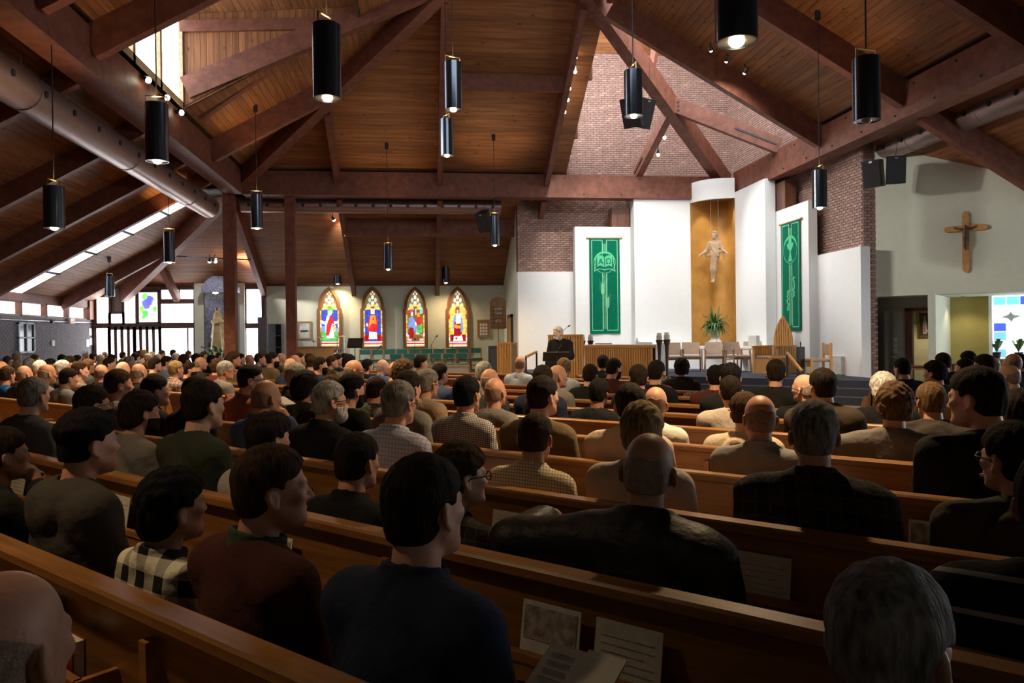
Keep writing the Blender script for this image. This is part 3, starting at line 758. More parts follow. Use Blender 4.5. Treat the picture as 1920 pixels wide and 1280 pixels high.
def glaze(px0, py0, px1, py1, label=None, mull=(), trans=(), fw=.045):
    a, b = PXY(px0, py1), PXY(px1, py0)
    fr = MB()
    for x in (a[0], b[0]): fr.b2((x-fw, 29.36, a[2]), (x+fw, 29.46, b[2]))
    for z in (a[2], b[2]): fr.b2((a[0], 29.36, z-fw), (b[0], 29.46, z+fw))
    for f in mull: x = a[0]+(b[0]-a[0])*f; fr.b2((x-fw*.6, 29.38, a[2]), (x+fw*.6, 29.46, b[2]))
    for f in trans: z = a[2]+(b[2]-a[2])*f; fr.b2((a[0], 29.38, z-fw*.6), (b[0], 29.46, z+fw*.6))
    return window(MB().b2((a[0], 29.41, a[2]), (b[0], 29.43, b[2])), G_DAY, fr, FRAME)
glaze(180, 555, 206, 608); glaze(180, 613, 206, 690)
glaze(206, 586, 232, 608); glaze(232, 545, 256, 608)
glaze(301, 541, 365, 563, mull=(.55,)); glaze(301, 567, 365, 607)
glaze(301, 613, 365, 690, mull=(.8,))
glaze(461, 540, 492, 608); glaze(461, 613, 492, 690)
# stained glass light between the doors and the eaves
a, b = PXY(258, 607), PXY(299, 545)
fr = MB()
for x in (a[0], b[0]): fr.b2((x-.06, 29.34, a[2]), (x+.06, 29.46, b[2]))
for z in (a[2], b[2]): fr.b2((a[0], 29.34, z-.06), (b[0], 29.46, z+.06))
wv = window(MB().b2((a[0], 29.41, a[2]), (b[0], 29.42, b[2])), glow('pale_glass', (.9, .93, .98), 2.2), fr, FRAME)
rnd = random.Random(3)
for i, (u, v, r, c) in enumerate(((.35, .82, .16, (.25, .75, .15)), (.55, .72, .22, (.12, .12, .65)), (.4, .6, .2, (.15, .16, .75)), (.2, .45, .14, (.3, .8, .1)), (.35, .3, .14, (.1, .6, .1)), (.75, .45, .12, (.2, .7, .15)), (.75, .65, .15, (.6, .65, .9)), (.6, .4, .12, (.75, .8, .95)), (.25, .2, .09, (.2, .7, .2)))):
    n = 7; pts = []
    for k in range(n):
        an = 2*math.pi*k/n; rr_ = r*rnd.uniform(.7, 1.15)
        pts.append((a[0]+(b[0]-a[0])*min(.97, max(.03, u+rr_*math.cos(an))), 29.405, a[2]+(b[2]-a[2])*min(.97, max(.03, v+rr_*.8*math.sin(an)))))
    struct('pane', MB().prism(pts, (0, .004, 0)), glow('vine_glass_%d' % i, c, 1.6), wv)
# entrance doors with tall glass slots
for px0, px1 in ((206, 253), (253, 300)):
    a, b = PXY(px0, 690), PXY(px1, 612)
    nwin += 0
    dr = MB(); a[2] = 0.0
    wdt = b[0]-a[0]; k = 4
    gl = []
    for i in range(k+1):
        x = a[0]+wdt*i/k; dr.b2((x-wdt*.06, 29.36, 0), (x+wdt*.06, 29.46, b[2]))
    dr.b2((a[0], 29.36, b[2]-.12), (b[0], 29.46, b[2])); dr.b2((a[0], 29.36, 0), (b[0], 29.46, .25))
    d_ = struct('door_4' if px0 == 206 else 'door_5', dr, FRAME)
    for i in range(k):
        struct('pane', MB().b2((a[0]+wdt*(i/k+.06), 29.41, .25), (a[0]+wdt*((i+1)/k-.06), 29.42, b[2]-.12)), G_DAY, d_)
struct('wall_entrance', MB().b2((-12.1, 29.47, 0), (xg0, 29.65, 3.75)), plain('entrance_frame', (.35, .33, .33), .8))
a = PXY(366, 600)
struct('wall_entrance_pier', MB().b2((PXY(366, 600)[0], 29.3, 0), (PXY(384, 600)[0], 29.46, 3.75)).b2((PXY(440, 600)[0], 29.3, 0), (PXY(460, 600)[0], 29.46, 3.75)), CREAM)

# recessed downlight of the recess; the unseen one in the room behind is added
for s_, t_, e_, lab in ((sof(1808, 560, TM-.6), TM-.6, 22, 'small recessed downlight before the mustard wall'), ((sA+sB)/2-.2, TD+1.2, 70, 'added unseen downlight brightening the room behind the doorway')):
    p = dg(s_, t_, zsoff-.005); r = thing('recessed_light', lab, 'light', p)
    part(r, 'rim', MB().lathe([(.06, 0), (.085, 0), (.085, -.012), (.06, -.012)], n=16), METAL_GREY); part(r, 'bulb', MB().lathe([(.058, -.004), (.0, -.012)], n=16), G_WARM)
    spot(p+(0, 0, -.04), p+(.02, .02, -2), e_, R_(120), parent=r)
# ================================================================== LAMPS
def roof_z(x, y):
    if XL <= x <= XR and YB <= y <= 24.1: return Z0+K*min(x-XL, XR-x, 24.1-y, y-YB)
    if y > 24.1 and x > XS-(y-YS): return ZS-K*(y-YS)
    if x < XL: return ZS-K*(XS-x)
    if x > XR: return ZS-K*(x-XSR)
    return 7.0
G_PEND = glow('pendant_bulb', (1.0, .80, .50), LAMP['bulb'])
G_OFF = plain('bulb_off', (.35, .34, .32), .3)
REFL = plain('reflector', (.6, .55, .48), .25, metal=.8)
def pendant(cx, yt, yb, wpx, lit, where):
    D = F*.29/wpx; p = at(cx, yb, D=D); h = (yb-yt)/F*D; rz = roof_z(p[0], p[1]); r_ = .145
    r = thing('pendant_light', 'black cylinder pendant lamp %s' % where, 'lamp', p)
    top = max(.25, rz-p[2]) if wpx > 15 else h+.12
    part(r, 'shade', MB().lathe([(r_*.9, .02), (r_*.9, 0), (r_, 0), (r_, h), (.0, h), (.0, h-.02), (r_*.9, h-.02)][:5], n=24), METAL_BLACK, True)
    part(r, 'reflector', MB().lathe([(r_*.9, .01), (r_*.55, .10), (.02, .12)], n=20), REFL, True)
    part(r, 'bulb', MB().sph((0, 0, .008), (.055, .055, .04), 14, 8), G_PEND if lit else G_OFF, True)
    a = random.uniform(0, 3.1); u = np.array((math.cos(a), math.sin(a), 0))*r_*.92
    br = MB().tube([tuple(-u+np.array((0, 0, h-.02))), tuple(-u+np.array((0, 0, h+.10))), tuple(u+np.array((0, 0, h+.10))), tuple(u+np.array((0, 0, h-.02)))], .012, 6)
    part(r, 'bracket', br, BRASS)
    if top > h+.2:
        part(r, 'cord', MB().cyl((0, 0, h+.1), (0, 0, top), .009, n=6), PLASTIC_BLACK)
        part(r, 'ceiling_canopy', MB().cyl((0, 0, top-.16), (0, 0, top+.02), .055, n=12), METAL_BLACK, True)
    if lit: spot(p+(0, 0, -.04), p+(0, 0, -3), LAMP['pendant']*(1 if wpx > 15 else .3), R_(128 if wpx > 15 else 145), color=(1, .70, .38), blend=.85, rad=.09, parent=r)
    if lit and top > h+.3: spot(p+(0, 0, h+.03), p+(0, 0, h+3), LAMP['up'], R_(84), color=(1, .66, .32), blend=.95, rad=.07, parent=r)
    return r
for a in ((614, 48, 185, 52, 1, 'hung in front of the hip timber of the left slope'), (850, 118, 206, 33, 1, 'hung highest along the rafter of the front slope'),
          (838, 224, 292, 25, 1, 'hung below another along the rafter of the front slope'), (928, 405, 460, 18, 1, 'hung beside the tilted speaker at the brick corner'),
          (1188, 133, 218, 34, 1, 'hung in front of the speaker cluster and lantern brickwork'), (1381, -70, 80, 78, 1, 'hung low over the middle of the pews under the right slope'),
          (1625, 110, 227, 49, 0, 'unlit, hung under the right beam rafters'), (1537, 320, 390, 27, 1, 'hung in front of the right brick wall above the chalice banner'),
          (295, 195, 303, 41, 1, 'hung in front of the ribbed duct beside three spot bulbs'), (102, 350, 428, 36, 1, 'hung under the dark left aisle rafters'),
          (482, 365, 428, 21.3, 1, 'hung between the two timber posts'), (318, 435, 492, 19.5, 1, 'hung below the skylight over the left aisle'),
          (206, 518, 555, 17, 0, 'unlit, hung before the entrance glazing'), (728, 461, 505, 18, 1, 'hung above the second stained glass window'),
          (633, 500, 532, 14.4, 1, 'mounted to the low roof above the first stained glass window'), (836, 497, 530, 14.4, 1, 'mounted to the low roof above the last stained glass windows')):
    pendant(*a)
# lamps behind and above the photographer light the near pews
for x, y in ((-2.6, 2.4),):
    h = .8; r = thing('pendant_light', 'black cylinder pendant lamp over the rearmost pews', 'lamp', (x, y, 4.2))
    part(r, 'shade', MB().lathe([(.13, .02), (.13, 0), (.145, 0), (.145, h), (0, h)], n=24), METAL_BLACK, True)
    part(r, 'bulb', MB().sph((0, 0, .055), (.055, .055, .045), 14, 8), G_PEND, True)
    part(r, 'cord', MB().cyl((0, 0, h), (0, 0, roof_z(x, y)-4.2), .009, n=6), PLASTIC_BLACK)
    spot((x, y, 4.18), (x, y, 0), LAMP['pendant']*.4, R_(100), color=(1, .70, .38), blend=.85, rad=.09, parent=r)
def spotlight(p, up, where, target=None, energy=0, rad=.055, group=None, size=62):
    p = np.array(p, float); up = np.array(up, float)
    r = thing('spotlight', where, 'lamp', p, 0, group)
    d = (np.array(target)-p) if target is not None else np.array((.3, .8, -1.0)); d /= np.linalg.norm(d)
    part(r, 'lamp_head', MB().cyl(-d*.02, -d*.15, .06, .03, n=12), METAL_BLACK, True)
    part(r, 'arm', MB().cyl(-d*.13, up, .012, n=6), METAL_BLACK)
    part(r, 'bulb', MB().sph((0, 0, 0), rad, 12, 8), G_WARM, True)
    if energy: spot(p+d*.08, target, energy, R_(size), color=(1, .965, .91), blend=.7, rad=.06, parent=r)
def on_slope(px, py, side, drop):
    """where a pixel's ray comes within `drop` of the boarded slope"""
    d = ray(px, py)
    if side == 'f': t = (Z0-drop+K*(24.1-EYE[1])-EYE[2])/(d[2]+K*d[1])
    else: t = (Z0-drop+K*(XR-EYE[0])-EYE[2])/(d[2]+K*d[0])
    return EYE+t*d
T1 = [(4.3, 25.0, 4.4), (4.4, 24.8, 2.2), (7.4, 24.2, 3.0), (6.0, 21.0, 1.2), (10.6, 18.4, 2.6)]
for (x, y), tg in zip(((1079, 107), (1078, 134), (1067, 166), (1064, 187), (1058, 210)), T1):
    p = on_slope(x, y, 'f', .28); spotlight(p, (0, 0, .26), 'glowing spot bulb on the track along the edge of the front slope', tg, LAMP['sanct'], group='spot bulbs along the front slope edge')
for (x, y), tg in zip(((1246, 258), (1234, 290)), ((9.8, 20.0, 2.6), (7.0, 21.5, 1.2))):
    p = at(x, y, Y=22.9); spotlight(p, (0, 0, .25), 'glowing spot bulb hung from the brace above the front beam', tg, LAMP['sanct']*.8, group='spot bulbs under the brace')
for (x, y), tg in zip(((1333, 95), (1362, 115), (1396, 137)), ((10.0, 22.0, 3.0), (8.0, 24.0, 2.0), (6.5, 24.2, 3))):
    p = on_slope(x, y, 'r', .62); spotlight(p, (0, 0, .2), 'small spot bulb on the rafter along the lantern opening', tg, LAMP['sanct']*.8, .035, 'spot bulbs along the lantern opening')
for (x, y), tg, ek in zip(((278, 150), (313, 183), (340, 211)), ((2.8, 15.2, 1.5), (12.6, 16.0, 4.0), (12.9, 15.7, 3.2)), (.8, 3.2, 3.2)):
    p = at(x, y, X=XL+.14); spotlight(p, (-.16, 0, .1), 'glowing spot bulb on the track on the left beam', tg, LAMP['sanct']*ek, .06, 'spot bulbs on the left beam', size=62 if ek < 1 else 26)
p = at(626, 412, Y=25.6); spotlight(p, (0, 0, .35), 'single bare spot bulb hanging under the straight duct', (-1.0, 29.3, 2.0), 260, size=100)
for x in (393, 404):
    p = at(x, 490, Y=27.2 if x == 393 else 27.55); spotlight(p, (0, 0, .25), 'twin spot bulb on the bar above the shrine', (2.0 if x == 404 else -8, 29.3, 2.0), 900 if x == 404 else 90, group='twin bulbs above the shrine', size=80)
solo('track_bar', MB().bar(at(330, 480, Y=27.25), at(470, 487, Y=27.25), .04, .04), METAL_BLACK, 'thin black bar carrying the twin bulbs above the shrine', 'bar')

# ================================================================== SPEAKERS
def speaker_box(root, c, d, wdt, hgt, dep, tilt=0.3):
    """cabinet facing horizontal direction d, tilted down"""
    d = np.array((d[0], d[1], 0.0)); d /= np.linalg.norm(d); u = np.array((-d[1], d[0], 0)); f = d*math.cos(tilt)+np.array((0, 0, -math.sin(tilt))); n = np.cross(f, u); n = n if n[2] > 0 else -n
    q = lambda a, b, e: np.array(c)+u*a+n*b+f*e
    w, h = wdt/2, hgt/2
    vs = [q(-w, -h, 0), q(w, -h, 0), q(w, h, 0), q(-w, h, 0), q(-w*.6, -h, -dep), q(w*.6, -h, -dep), q(w*.6, h, -dep), q(-w*.6, h, -dep)]
    cab = part(root, 'cabinet', MB().add(vs, [(0, 1, 2, 3), (7, 6, 5, 4), (4, 5, 1, 0), (5, 6, 2, 1), (6, 7, 3, 2), (7, 4, 0, 3)]), PLASTIC_BLACK, world=True)
    g = [q(-w*.94, -h*.95, .012), q(w*.94, -h*.95, .012), q(w*.94, h*.95, .012), q(-w*.94, h*.95, .012)]
    part(root, 'grille', MB().prism(g, -f*.01), plain('speaker_grille', (.035, .035, .037), .7, bump=.6, bscale=400), world=True)
    b = [q(-.035, h*.8, .014), q(.035, h*.8, .014), q(.035, h*.8+.04, .014), q(-.035, h*.8+.04, .014)]
    part(root, 'badge', MB().prism(b, f*.004), METAL_GREY, world=True)
def wires(root, pts, top):
    for p in pts: part(root, 'wire', MB().cyl(p, (p[0]+.08, p[1], top), .006, n=5), METAL_DARK, world=True)
p = at(1196, 212, D=19.5); r = thing('speaker_cluster', 'cluster of splayed black speakers hung before the lantern brickwork', 'speaker', p)
speaker_box(r, p+(-.2, 0, 0), (-.75, -.8), .5, .75, .45, .35); speaker_box(r, p+(.25, .1, .02), (.45, -.9), .5, .75, .45, .35)
wires(r, [p+(-.3, .1, .3), p+(.35, .2, .3)], roof_z(p[0], p[1]-1))
p = at(905, 418, D=23.6); r = thing('loudspeaker', 'single tilted black speaker hung at the end of the straight duct', 'speaker', p)
speaker_box(r, p, (-.55, -.8), .42, .62, .36, .5); part(r, 'wire', MB().cyl(p+(.1, .1, .25), (p[0]+.1, 24.0, ZB0+.02), .006, n=5), METAL_DARK, world=True); part(r, 'wire', MB().cyl(p+(.25, .1, .2), (p[0]+.45, 24.0, ZB0+.02), .006, n=5), METAL_DARK, world=True)
p = at(1646, 322, X=10.5); r = thing('speaker_cluster', 'pair of black speakers hung side by side under the right beam', 'speaker', p)
speaker_box(r, p+(-.02, .22, 0), (-.85, -.55), .42, .62, .4, .15); speaker_box(r, p+(.30, -.22, 0), (-.35, -.9), .42, .62, .4, .15)
wires(r, [p+(0, .2, .3), p+(.3, -.2, .3)], ZB0)

# ================================================================== STAINED GLASS
PAL = dict(w=(.98, .95, .88), y=(1.0, .66, .16), g=(.62, .76, .60), G=(.10, .55, .12), b=(.05, .08, .62), B=(.22, .38, .85), r=(.72, .03, .04), R=(.38, .01, .02), o=(.85, .36, .05), s=(.95, .78, .62), k=(.28, .12, .03), t=(.25, .75, .70), m=(.78, .10, .28), c=(1.0, .86, .62))
GL = {k: glow('stained_glass_'+n, PAL[k], .95 if k not in 'wcs' else 1.15, var=.3, scale=9) for k, n in dict(w='white', y='amber', g='seagreen', G='green', b='blue', B='skyblue', r='red', R='darkred', o='orange', s='flesh', k='brown', t='teal', m='magenta', c='cream').items()}
W_FRAME = wood('wood_arch', (.17, .08, .036), (.27, .135, .063), 'Z', rough=.5, grain=12)
def arch(wd, h, top, n=8):
    """outline of the shouldered pointed arch, from the lower left around"""
    hs = h-top; R = [(-wd, 0), (-wd, hs*.96), (-wd*.97, hs), (-wd*.86, hs+top*.10)]
    for i in range(n+1):
        th = i/n*math.pi/3; R.append((-wd*.88*(2*math.cos(th)-1), hs+top*.13+top*.87*math.sin(th)/math.sin(math.pi/3)))
    return R+[(-x, y) for x, y in R[-2::-1]]
FIG = {  # (colour, polygon in u,v) with u across -1..1 and v up 0..1, drawn from back to front
 1: ['b', 'B', [('G', [(-1, .0), (1, .0), (1, .2), (-1, .24)]), ('w', [(-.95, .42), (-.4, .38), (-.4, .46), (-.95, .5)]), ('w', [(.3, .38), (.95, .42), (.95, .48), (.3, .46)]), ('B', [(-.9, .3), (-.4, .26), (-.4, .34), (-.9, .37)]), ('G', [(-.25, .66), (.42, .66), (.42, .8), (-.25, .8)]), ('w', [(-.35, .05), (.55, .06), (.35, .4), (.15, .62), (-.3, .6), (-.55, .4)]), ('r', [(-.45, .12), (-.1, .12), (.3, .42), (.55, .4), (.35, .6), (.05, .62), (-.35, .36)]), ('s', [(.02, .62), (.24, .62), (.25, .74), (.02, .75)]), ('w', [(-.3, .52), (-.05, .5), (.1, .7), (-.1, .72)]), ('y', [(.35, .28), (.6, .2), (.75, .36), (.5, .42)])]],
 2: ['b', 'R', [('w', [(-.5, .04), (.5, .04), (.4, .3), (-.4, .3)]), ('r', [(-.62, .22), (.5, .2), (.62, .5), (.35, .62), (-.3, .62), (-.6, .45)]), ('o', [(-.5, .3), (-.1, .42), (.45, .4), (.3, .62), (-.28, .62)]), ('c', [(-.22, .64), (.22, .64), (.26, .78), (-.26, .78)]), ('s', [(-.1, .66), (.1, .66), (.1, .76), (-.1, .76)]), ('r', [(-.02, .5), (.12, .5), (.12, .55), (-.02, .55)]), ('s', [(-.75, .36), (-.55, .34), (-.55, .42), (-.75, .43)])]],
 3: ['k', 'g', [('B', [(-.85, .3), (.1, .2), (.2, .4), (-.3, .6), (-.75, .56)]), ('r', [(.1, .35), (.75, .4), (.6, .58), (.2, .6)]), ('R', [(-.75, .05), (-.2, .06), (-.2, .32), (-.7, .34)]), ('G', [(.2, .18), (.75, .2), (.8, .42), (.2, .36)]), ('s', [(-.5, .6), (-.25, .6), (-.25, .7), (-.5, .7)]), ('m', [(-.62, .66), (-.2, .7), (-.3, .76), (-.58, .76)]), ('o', [(.2, .56), (.5, .58), (.48, .68), (.22, .68)]), ('t', [(.5, .64), (.9, .66), (.85, .8), (.55, .8)]), ('w', [(.02, .62), (.12, .62), (.12, .78), (.02, .78)]), ('k', [(-.2, .04), (.9, .06), (.85, .14), (-.1, .16)]), ('s', [(-.05, .38), (.16, .36), (.12, .44), (-.05, .46)])]],
 4: ['y', 'R', [('B', [(-.6, .3), (-.25, .28), (-.2, .64), (-.5, .58)]), ('B', [(.3, .2), (.62, .26), (.5, .56), (.25, .6)]), ('R', [(-.5, .12), (.3, .08), (.35, .42), (-.4, .46)]), ('w', [(-.22, .4), (.35, .42), (.3, .64), (-.15, .66)]), ('R', [(-.28, .66), (.2, .66), (.2, .78), (-.28, .78)]), ('s', [(-.12, .66), (.08, .66), (.08, .75), (-.12, .75)]), ('o', [(-.5, .34), (-.2, .3), (.35, .3), (.3, .36), (-.3, .4)]), ('c', [(.15, .56), (.42, .56), (.4, .66), (.18, .66)]), ('w', [(-.6, .0), (.6, .0), (.5, .12), (-.5, .12)]), ('k', [(-.35, .04), (-.05, .04), (-.1, .09), (-.3, .09)])]],
}
for i, px in enumerate((619, 700, 779.5, 859)):
    c = at(px, 656, Y=29.4); top = at(px, 537, Y=29.4); h = top[2]-c[2]; wd = .475
    r = thing('stained_glass_window', ['arched stained glass window of a figure in red sash over white, behind the drum kit', 'arched stained glass window of a red robed figure with pale halo', 'arched stained glass window of a blue and a red figure with a workbench', 'arched stained glass window of a crowned figure holding a child'][i], 'window', (c[0], 29.36, c[2]))
    P3 = lambda pts, y: [(x, y, z) for x, z in pts]
    out = arch(wd, h, h*.36); wi = wd-.115
    inn = [(x*wi/wd, .13+z*(h-.27)/h) for x, z in out]
    mb = MB(); n = len(out); vs = P3(out, 0)+P3(inn, 0)+P3(out, -.07)+P3(inn, -.07)
    fs = []
    for k in range(n):
        j = (k+1) % n; fs += [(k, j, n+j, n+k), (2*n+k, 3*n+k, 3*n+j, 2*n+j), (k, 2*n+k, 2*n+j, j), (n+k, n+j, 3*n+j, 3*n+k)]
    mb.add(vs, fs); part(r, 'frame', mb, W_FRAME)
    mb = MB().prism(P3(inn, -.005), (0, .004, 0)); part(r, 'ground_glass', mb, glow('ground_glass', (.45, .26, .10), .45))
    hi_, bg, figs = h-.27, FIG[i+1][0], FIG[i+1][2]; bg2 = FIG[i+1][1]
    uv = lambda u, v, dy: (u*wi, -.008-dy, .13+v*hi_)
    def pane(col, pts, lv, g=.012):
        cx = sum(p[0] for p in pts)/len(pts); cz = sum(p[1] for p in pts)/len(pts)
        q = [uv(cx+(u-cx)*(1-g*3), cz+(v-cz)*(1-g*3), lv*.004) for u, v in pts]
        part(r, 'pane', MB().prism(q, (0, .003, 0)), GL[col])
    # predella, side borders, background blocks, canopy, tracery
    for k in range(4): pane('wymw'[k] if i % 2 else 'ywrw'[k], [(-.97, .005+k*.022), (.97, .005+k*.022), (.97, .025+k*.022), (-.97, .025+k*.022)], 1)
    for k in range(7):
        for sgn in (-1, 1): pane('yrowyoy'[(k+i) % 7], [(sgn*.98, .1+k*.078), (sgn*.84, .1+k*.078), (sgn*.84, .172+k*.078), (sgn*.98, .172+k*.078)], 1)
    for k in range(5):
        for j in range(4): pane(bg if (k > 1 or bg2 in 'gR' and (k+j) % 3) else bg2, [(-.84+j*.42, .1+k*.115), (-.42+j*.42, .1+k*.115), (-.42+j*.42, .215+k*.115), (-.84+j*.42, .215+k*.115)], 1)
    for u0, u1, col in ((-.84, -.1, 'y'), (.1, .84, 'y')):
        pane(col, [(u0, .655), (u1, .655 if u0 < 0 else .655), ((u0+u1)/2+(.2 if u0 < 0 else -.2), .73), ((u0+u1)/2-(.2 if u0 < 0 else -.2), .70)], 2)
    for k, (u, v, s_, col) in enumerate(((-.45, .72, .2, 'g'), (.45, .72, .2, 'g'), (0, .76, .2, 'c'), (-.3, .82, .17, 'g'), (.3, .82, .17, 'g'), (0, .87, .16, 'w'), (-.16, .93, .08, 's'), (.16, .93, .08, 's'), (0, .965, .06, 'w'))):
        pane(col, [(u+s_*math.cos(q), v+s_*.27*math.sin(q)) for q in np.linspace(0, 2*math.pi, 8)[:-1]], 2)
    for k in range(6):
        a0 = .25+k*.45; a1 = a0+.4
        pane('y', [(.84*math.cos(a0), .62+.13*math.sin(a0)), (.84*math.cos(a1), .62+.13*math.sin(a1)), (.66*math.cos(a1), .62+.09*math.sin(a1)), (.66*math.cos(a0), .62+.09*math.sin(a0))], 3)
    for k, (col, pts) in enumerate(figs): pane(col, [(u*.93, .1+v*.74) for u, v in pts], 4+k*.4)

# ================================================================== BANNERS
def text_mesh(s, size, M, ext=.002):
    cu_ = bpy.data.curves.new('lettering', 'FONT'); cu_.body = s; cu_.size = size; cu_.align_x = 'CENTER'; cu_.align_y = 'CENTER'; cu_.extrude = ext
    o = bpy.data.objects.new('lettering_tmp', cu_); COL.objects.link(o); bpy.context.view_layer.update()
    me = bpy.data.meshes.new_from_object(o.evaluated_get(bpy.context.evaluated_depsgraph_get())); bpy.data.objects.remove(o); bpy.data.curves.remove(cu_)
    me.transform(M); return me
GREEN = cloth('banner_green', (.0, .135, .072)); MINT = cloth('banner_mint', (.10, .52, .27)); MINT2 = cloth('banner_pale_lines', (.22, .62, .36))
def banner(p_tl, p_br, ux, nrm, emblem, label):
    """hanging cloth; ux along its width, nrm out of the wall"""
    ux, nrm = np.array(ux, float), np.array(nrm, float); o = np.array([p_tl[0], p_tl[1], p_br[2]])
    wd = abs((np.array(p_br)-np.array(p_tl))@ux); h = p_tl[2]-p_br[2]
    r = thing('banner', label, 'banner', o)
    q = lambda u, v, e=0.0: ux*u*wd+np.array((0, 0, v*h))+nrm*(.035+e+.012*math.sin(u*9)*(1-v))
    mb = MB(); mb.grid(16, 6, lambda u, v: q(u, v)); m2 = MB(); m2.grid(16, 6, lambda u, v: q(u, v, -.006)); mb.add(m2.v, m2.f)
    part(r, 'cloth', mb, GREEN, True)
    rod = MB().cyl(ux*-.06+np.array((0, 0, h+.0))+nrm*.03, ux*(wd+.06)+np.array((0, 0, h))+nrm*.03, .018, n=10)
    part(r, 'rod', rod, W_OAKX)
    for e in (-.07, wd+.07): part(r, 'rod_finial', MB().sph(ux*e+np.array((0, 0, h))+nrm*.03, .032, 10, 6), W_OAKX)
    part(r, 'hanging_cord', MB().tube([ux*0+np.array((0, 0, h)), ux*wd/2+np.array((0, 0, h+.2)), ux*wd+np.array((0, 0, h))], .004, 5), PAPER)
    def strip(u0, v0, u1, v1, name='stripe', m=MINT2):
        n = max(2, int(abs(u1-u0)*14)); mb = MB(); mb.grid(n, 5, lambda a, b: q(u0+(u1-u0)*a, v0+(v1-v0)*b, .004)); part(r, name, mb, m)
    t = .011; tv = t*wd/h*1.0
    for u0, u1 in ((.08, .43), (.57, .92)):
        for a in (u0, u1): strip(a-t, .035, a+t, .975)
        for v in (.035, .975): strip(u0, v-tv, u1, v+tv)
    cv = .745; R0 = .36; hw = wd/h
    for a, b in (((.455, .02), (.455, .62)), ((.5, .05), (.5, .62)), ((.545, .02), (.545, .62))):
        strip(a[0]-t*.7, .05, a[0]+t*.7, cv-R0*hw-.01); strip(a[0]-t*.7, cv+R0*hw, a[0]+t*.7, .94)
    def disc(u, v, ra, rb, a0, a1, name, m=MINT, lv=.006, n=24, sq=1.0):
        mb = MB(); mb.grid(n, 1, lambda a, b: q(u+(ra+(rb-ra)*b)*math.cos(a0+(a1-a0)*a), v+(ra+(rb-ra)*b)*hw*sq*math.sin(a0+(a1-a0)*a), lv)); part(r, name, mb, m)
    mb = MB(); n = 32      # crescent ring, thicker at the top
    mb.grid(n, 1, lambda a, b: q(.5+(R0-(0 if b == 0 else .02+.055*max(0, math.sin(2*math.pi*a))))*math.cos(2*math.pi*a), cv+(R0-(0 if b == 0 else .02+.055*max(0, math.sin(2*math.pi*a))))*hw*math.sin(2*math.pi*a), .006)); part(r, 'ring', mb, MINT)
    Zax = np.array((0, 0, 1.0)); f = nrm
    def put_text(s, size, u, v):
        c = q(u, v, .014); M = Matrix(((ux[0], Zax[0], f[0], c[0]), (ux[1], Zax[1], f[1], c[1]), (ux[2], Zax[2], f[2], c[2]), (0, 0, 0, 1)))
        o_ = link('letter', text_mesh(s, size, M), GREEN, r)
    if emblem == 'book':
        disc(.5, cv, 0, R0*.93, 0, 2*math.pi, 'roundel', GREEN, .004)
        for sg in (-1, 1):
            mb = MB(); mb.grid(8, 4, lambda a, b: q(.5+sg*(.012+.235*a), cv+hw*(-.17+.34*b+.05*math.sin(a*math.pi)+.02*a), .009)); part(r, 'page', mb, MINT)
            mb = MB(); mb.grid(8, 1, lambda a, b: q(.5+sg*(.0+.35*a), cv+hw*(-.235-.025*b+.06*math.sin(a*math.pi)-.05*a), .009)); part(r, 'book_cover', mb, MINT2)
            mb = MB(); mb.grid(1, 4, lambda a, b: q(.5+sg*(.27+.02*a+.06*(1-b)), cv+hw*(-.28+.42*b), .009)); part(r, 'book_edge', mb, MINT2)
        put_text('A', .26, .375, cv+.02*hw); put_text('\u03a9', .26, .625, cv+.02*hw)
        for (u, v0) in ((.43, .5), (.58, .36)):
            for k in range(9):
                for sg in (-1, 1):
                    a = v0-k*.012; mb = MB(); mb.add([q(u, a, .008), q(u+sg*.05, a+.014, .008), q(u+sg*.045, a+.03, .008), q(u+sg*.01, a+.012, .008)], [(0, 1, 2, 3)]); part(r, 'grain', mb, MINT2)
                    if k % 2 == 0:
                        mb = MB(); mb.add([q(u+sg*.04, a+.025, .008), q(u+sg*.05, a+.025, .008), q(u+sg*.13, a+.075, .008)], [(0, 1, 2)]); part(r, 'awn', mb, MINT2)
            strip(u-.006, v0-.35 if v0 > .45 else .05, u+.006, v0-.1)
    else:
        disc(.5, cv, 0, R0*.93, 0, 2*math.pi, 'roundel', GREEN, .004)
        mb = MB(); mb.grid(10, 5, lambda a, b: q(.5+(a-.5)*.34*(1-.75*(1-b)**2.2), cv+hw*(-.03+.19*b), .009)); part(r, 'chalice_cup', mb, MINT)
        mb = MB(); mb.grid(6, 4, lambda a, b: q(.5+(a-.5)*(.07+.15*(1-b)**1.2), cv+hw*(-.30+.21*b), .009)); part(r, 'chalice_foot', mb, MINT)
        mb = MB(); mb.grid(6, 1, lambda a, b: q(.5+(a-.5)*.1, cv+hw*(-.08+.035*b), .009)); part(r, 'chalice_knop', mb, MINT)
        disc(.5, cv+.205*hw, 0, .085, 0, 2*math.pi, 'host', MINT, .009, 14)
        for a0, a1, b0, b1 in ((.495, .505, .13, .29), (.42, .58, .2, .212)): strip(a0, cv+b0*hw, a1, cv+b1*hw, 'host_cross', GREEN)
        rn = random.Random(5)
        for (u, v0) in ((.66, .45), (.36, .33)):
            for k in range(12):
                disc(u+rn.uniform(-.06, .06)*(1-k/16), v0-k*.0125, 0, .035, 0, 2*math.pi, 'grape', MINT, .008, 8)
            disc(u+.02, v0+.02, 0, .07, .3, 5.2, 'vine_leaf', MINT, .008, 7)
        mb = MB().tube([q(.5+.05*math.sin(k*.8), .6-.03*k, .01) for k in range(12)], .006, 5); part(r, 'vine', mb, MINT)
banner(at(1104, 446, Y=24.45), at(1163, 625, Y=24.45), (1, 0, 0), (0, -1, 0), 'book', 'green wall banner with an open book lettered alpha and omega and wheat')
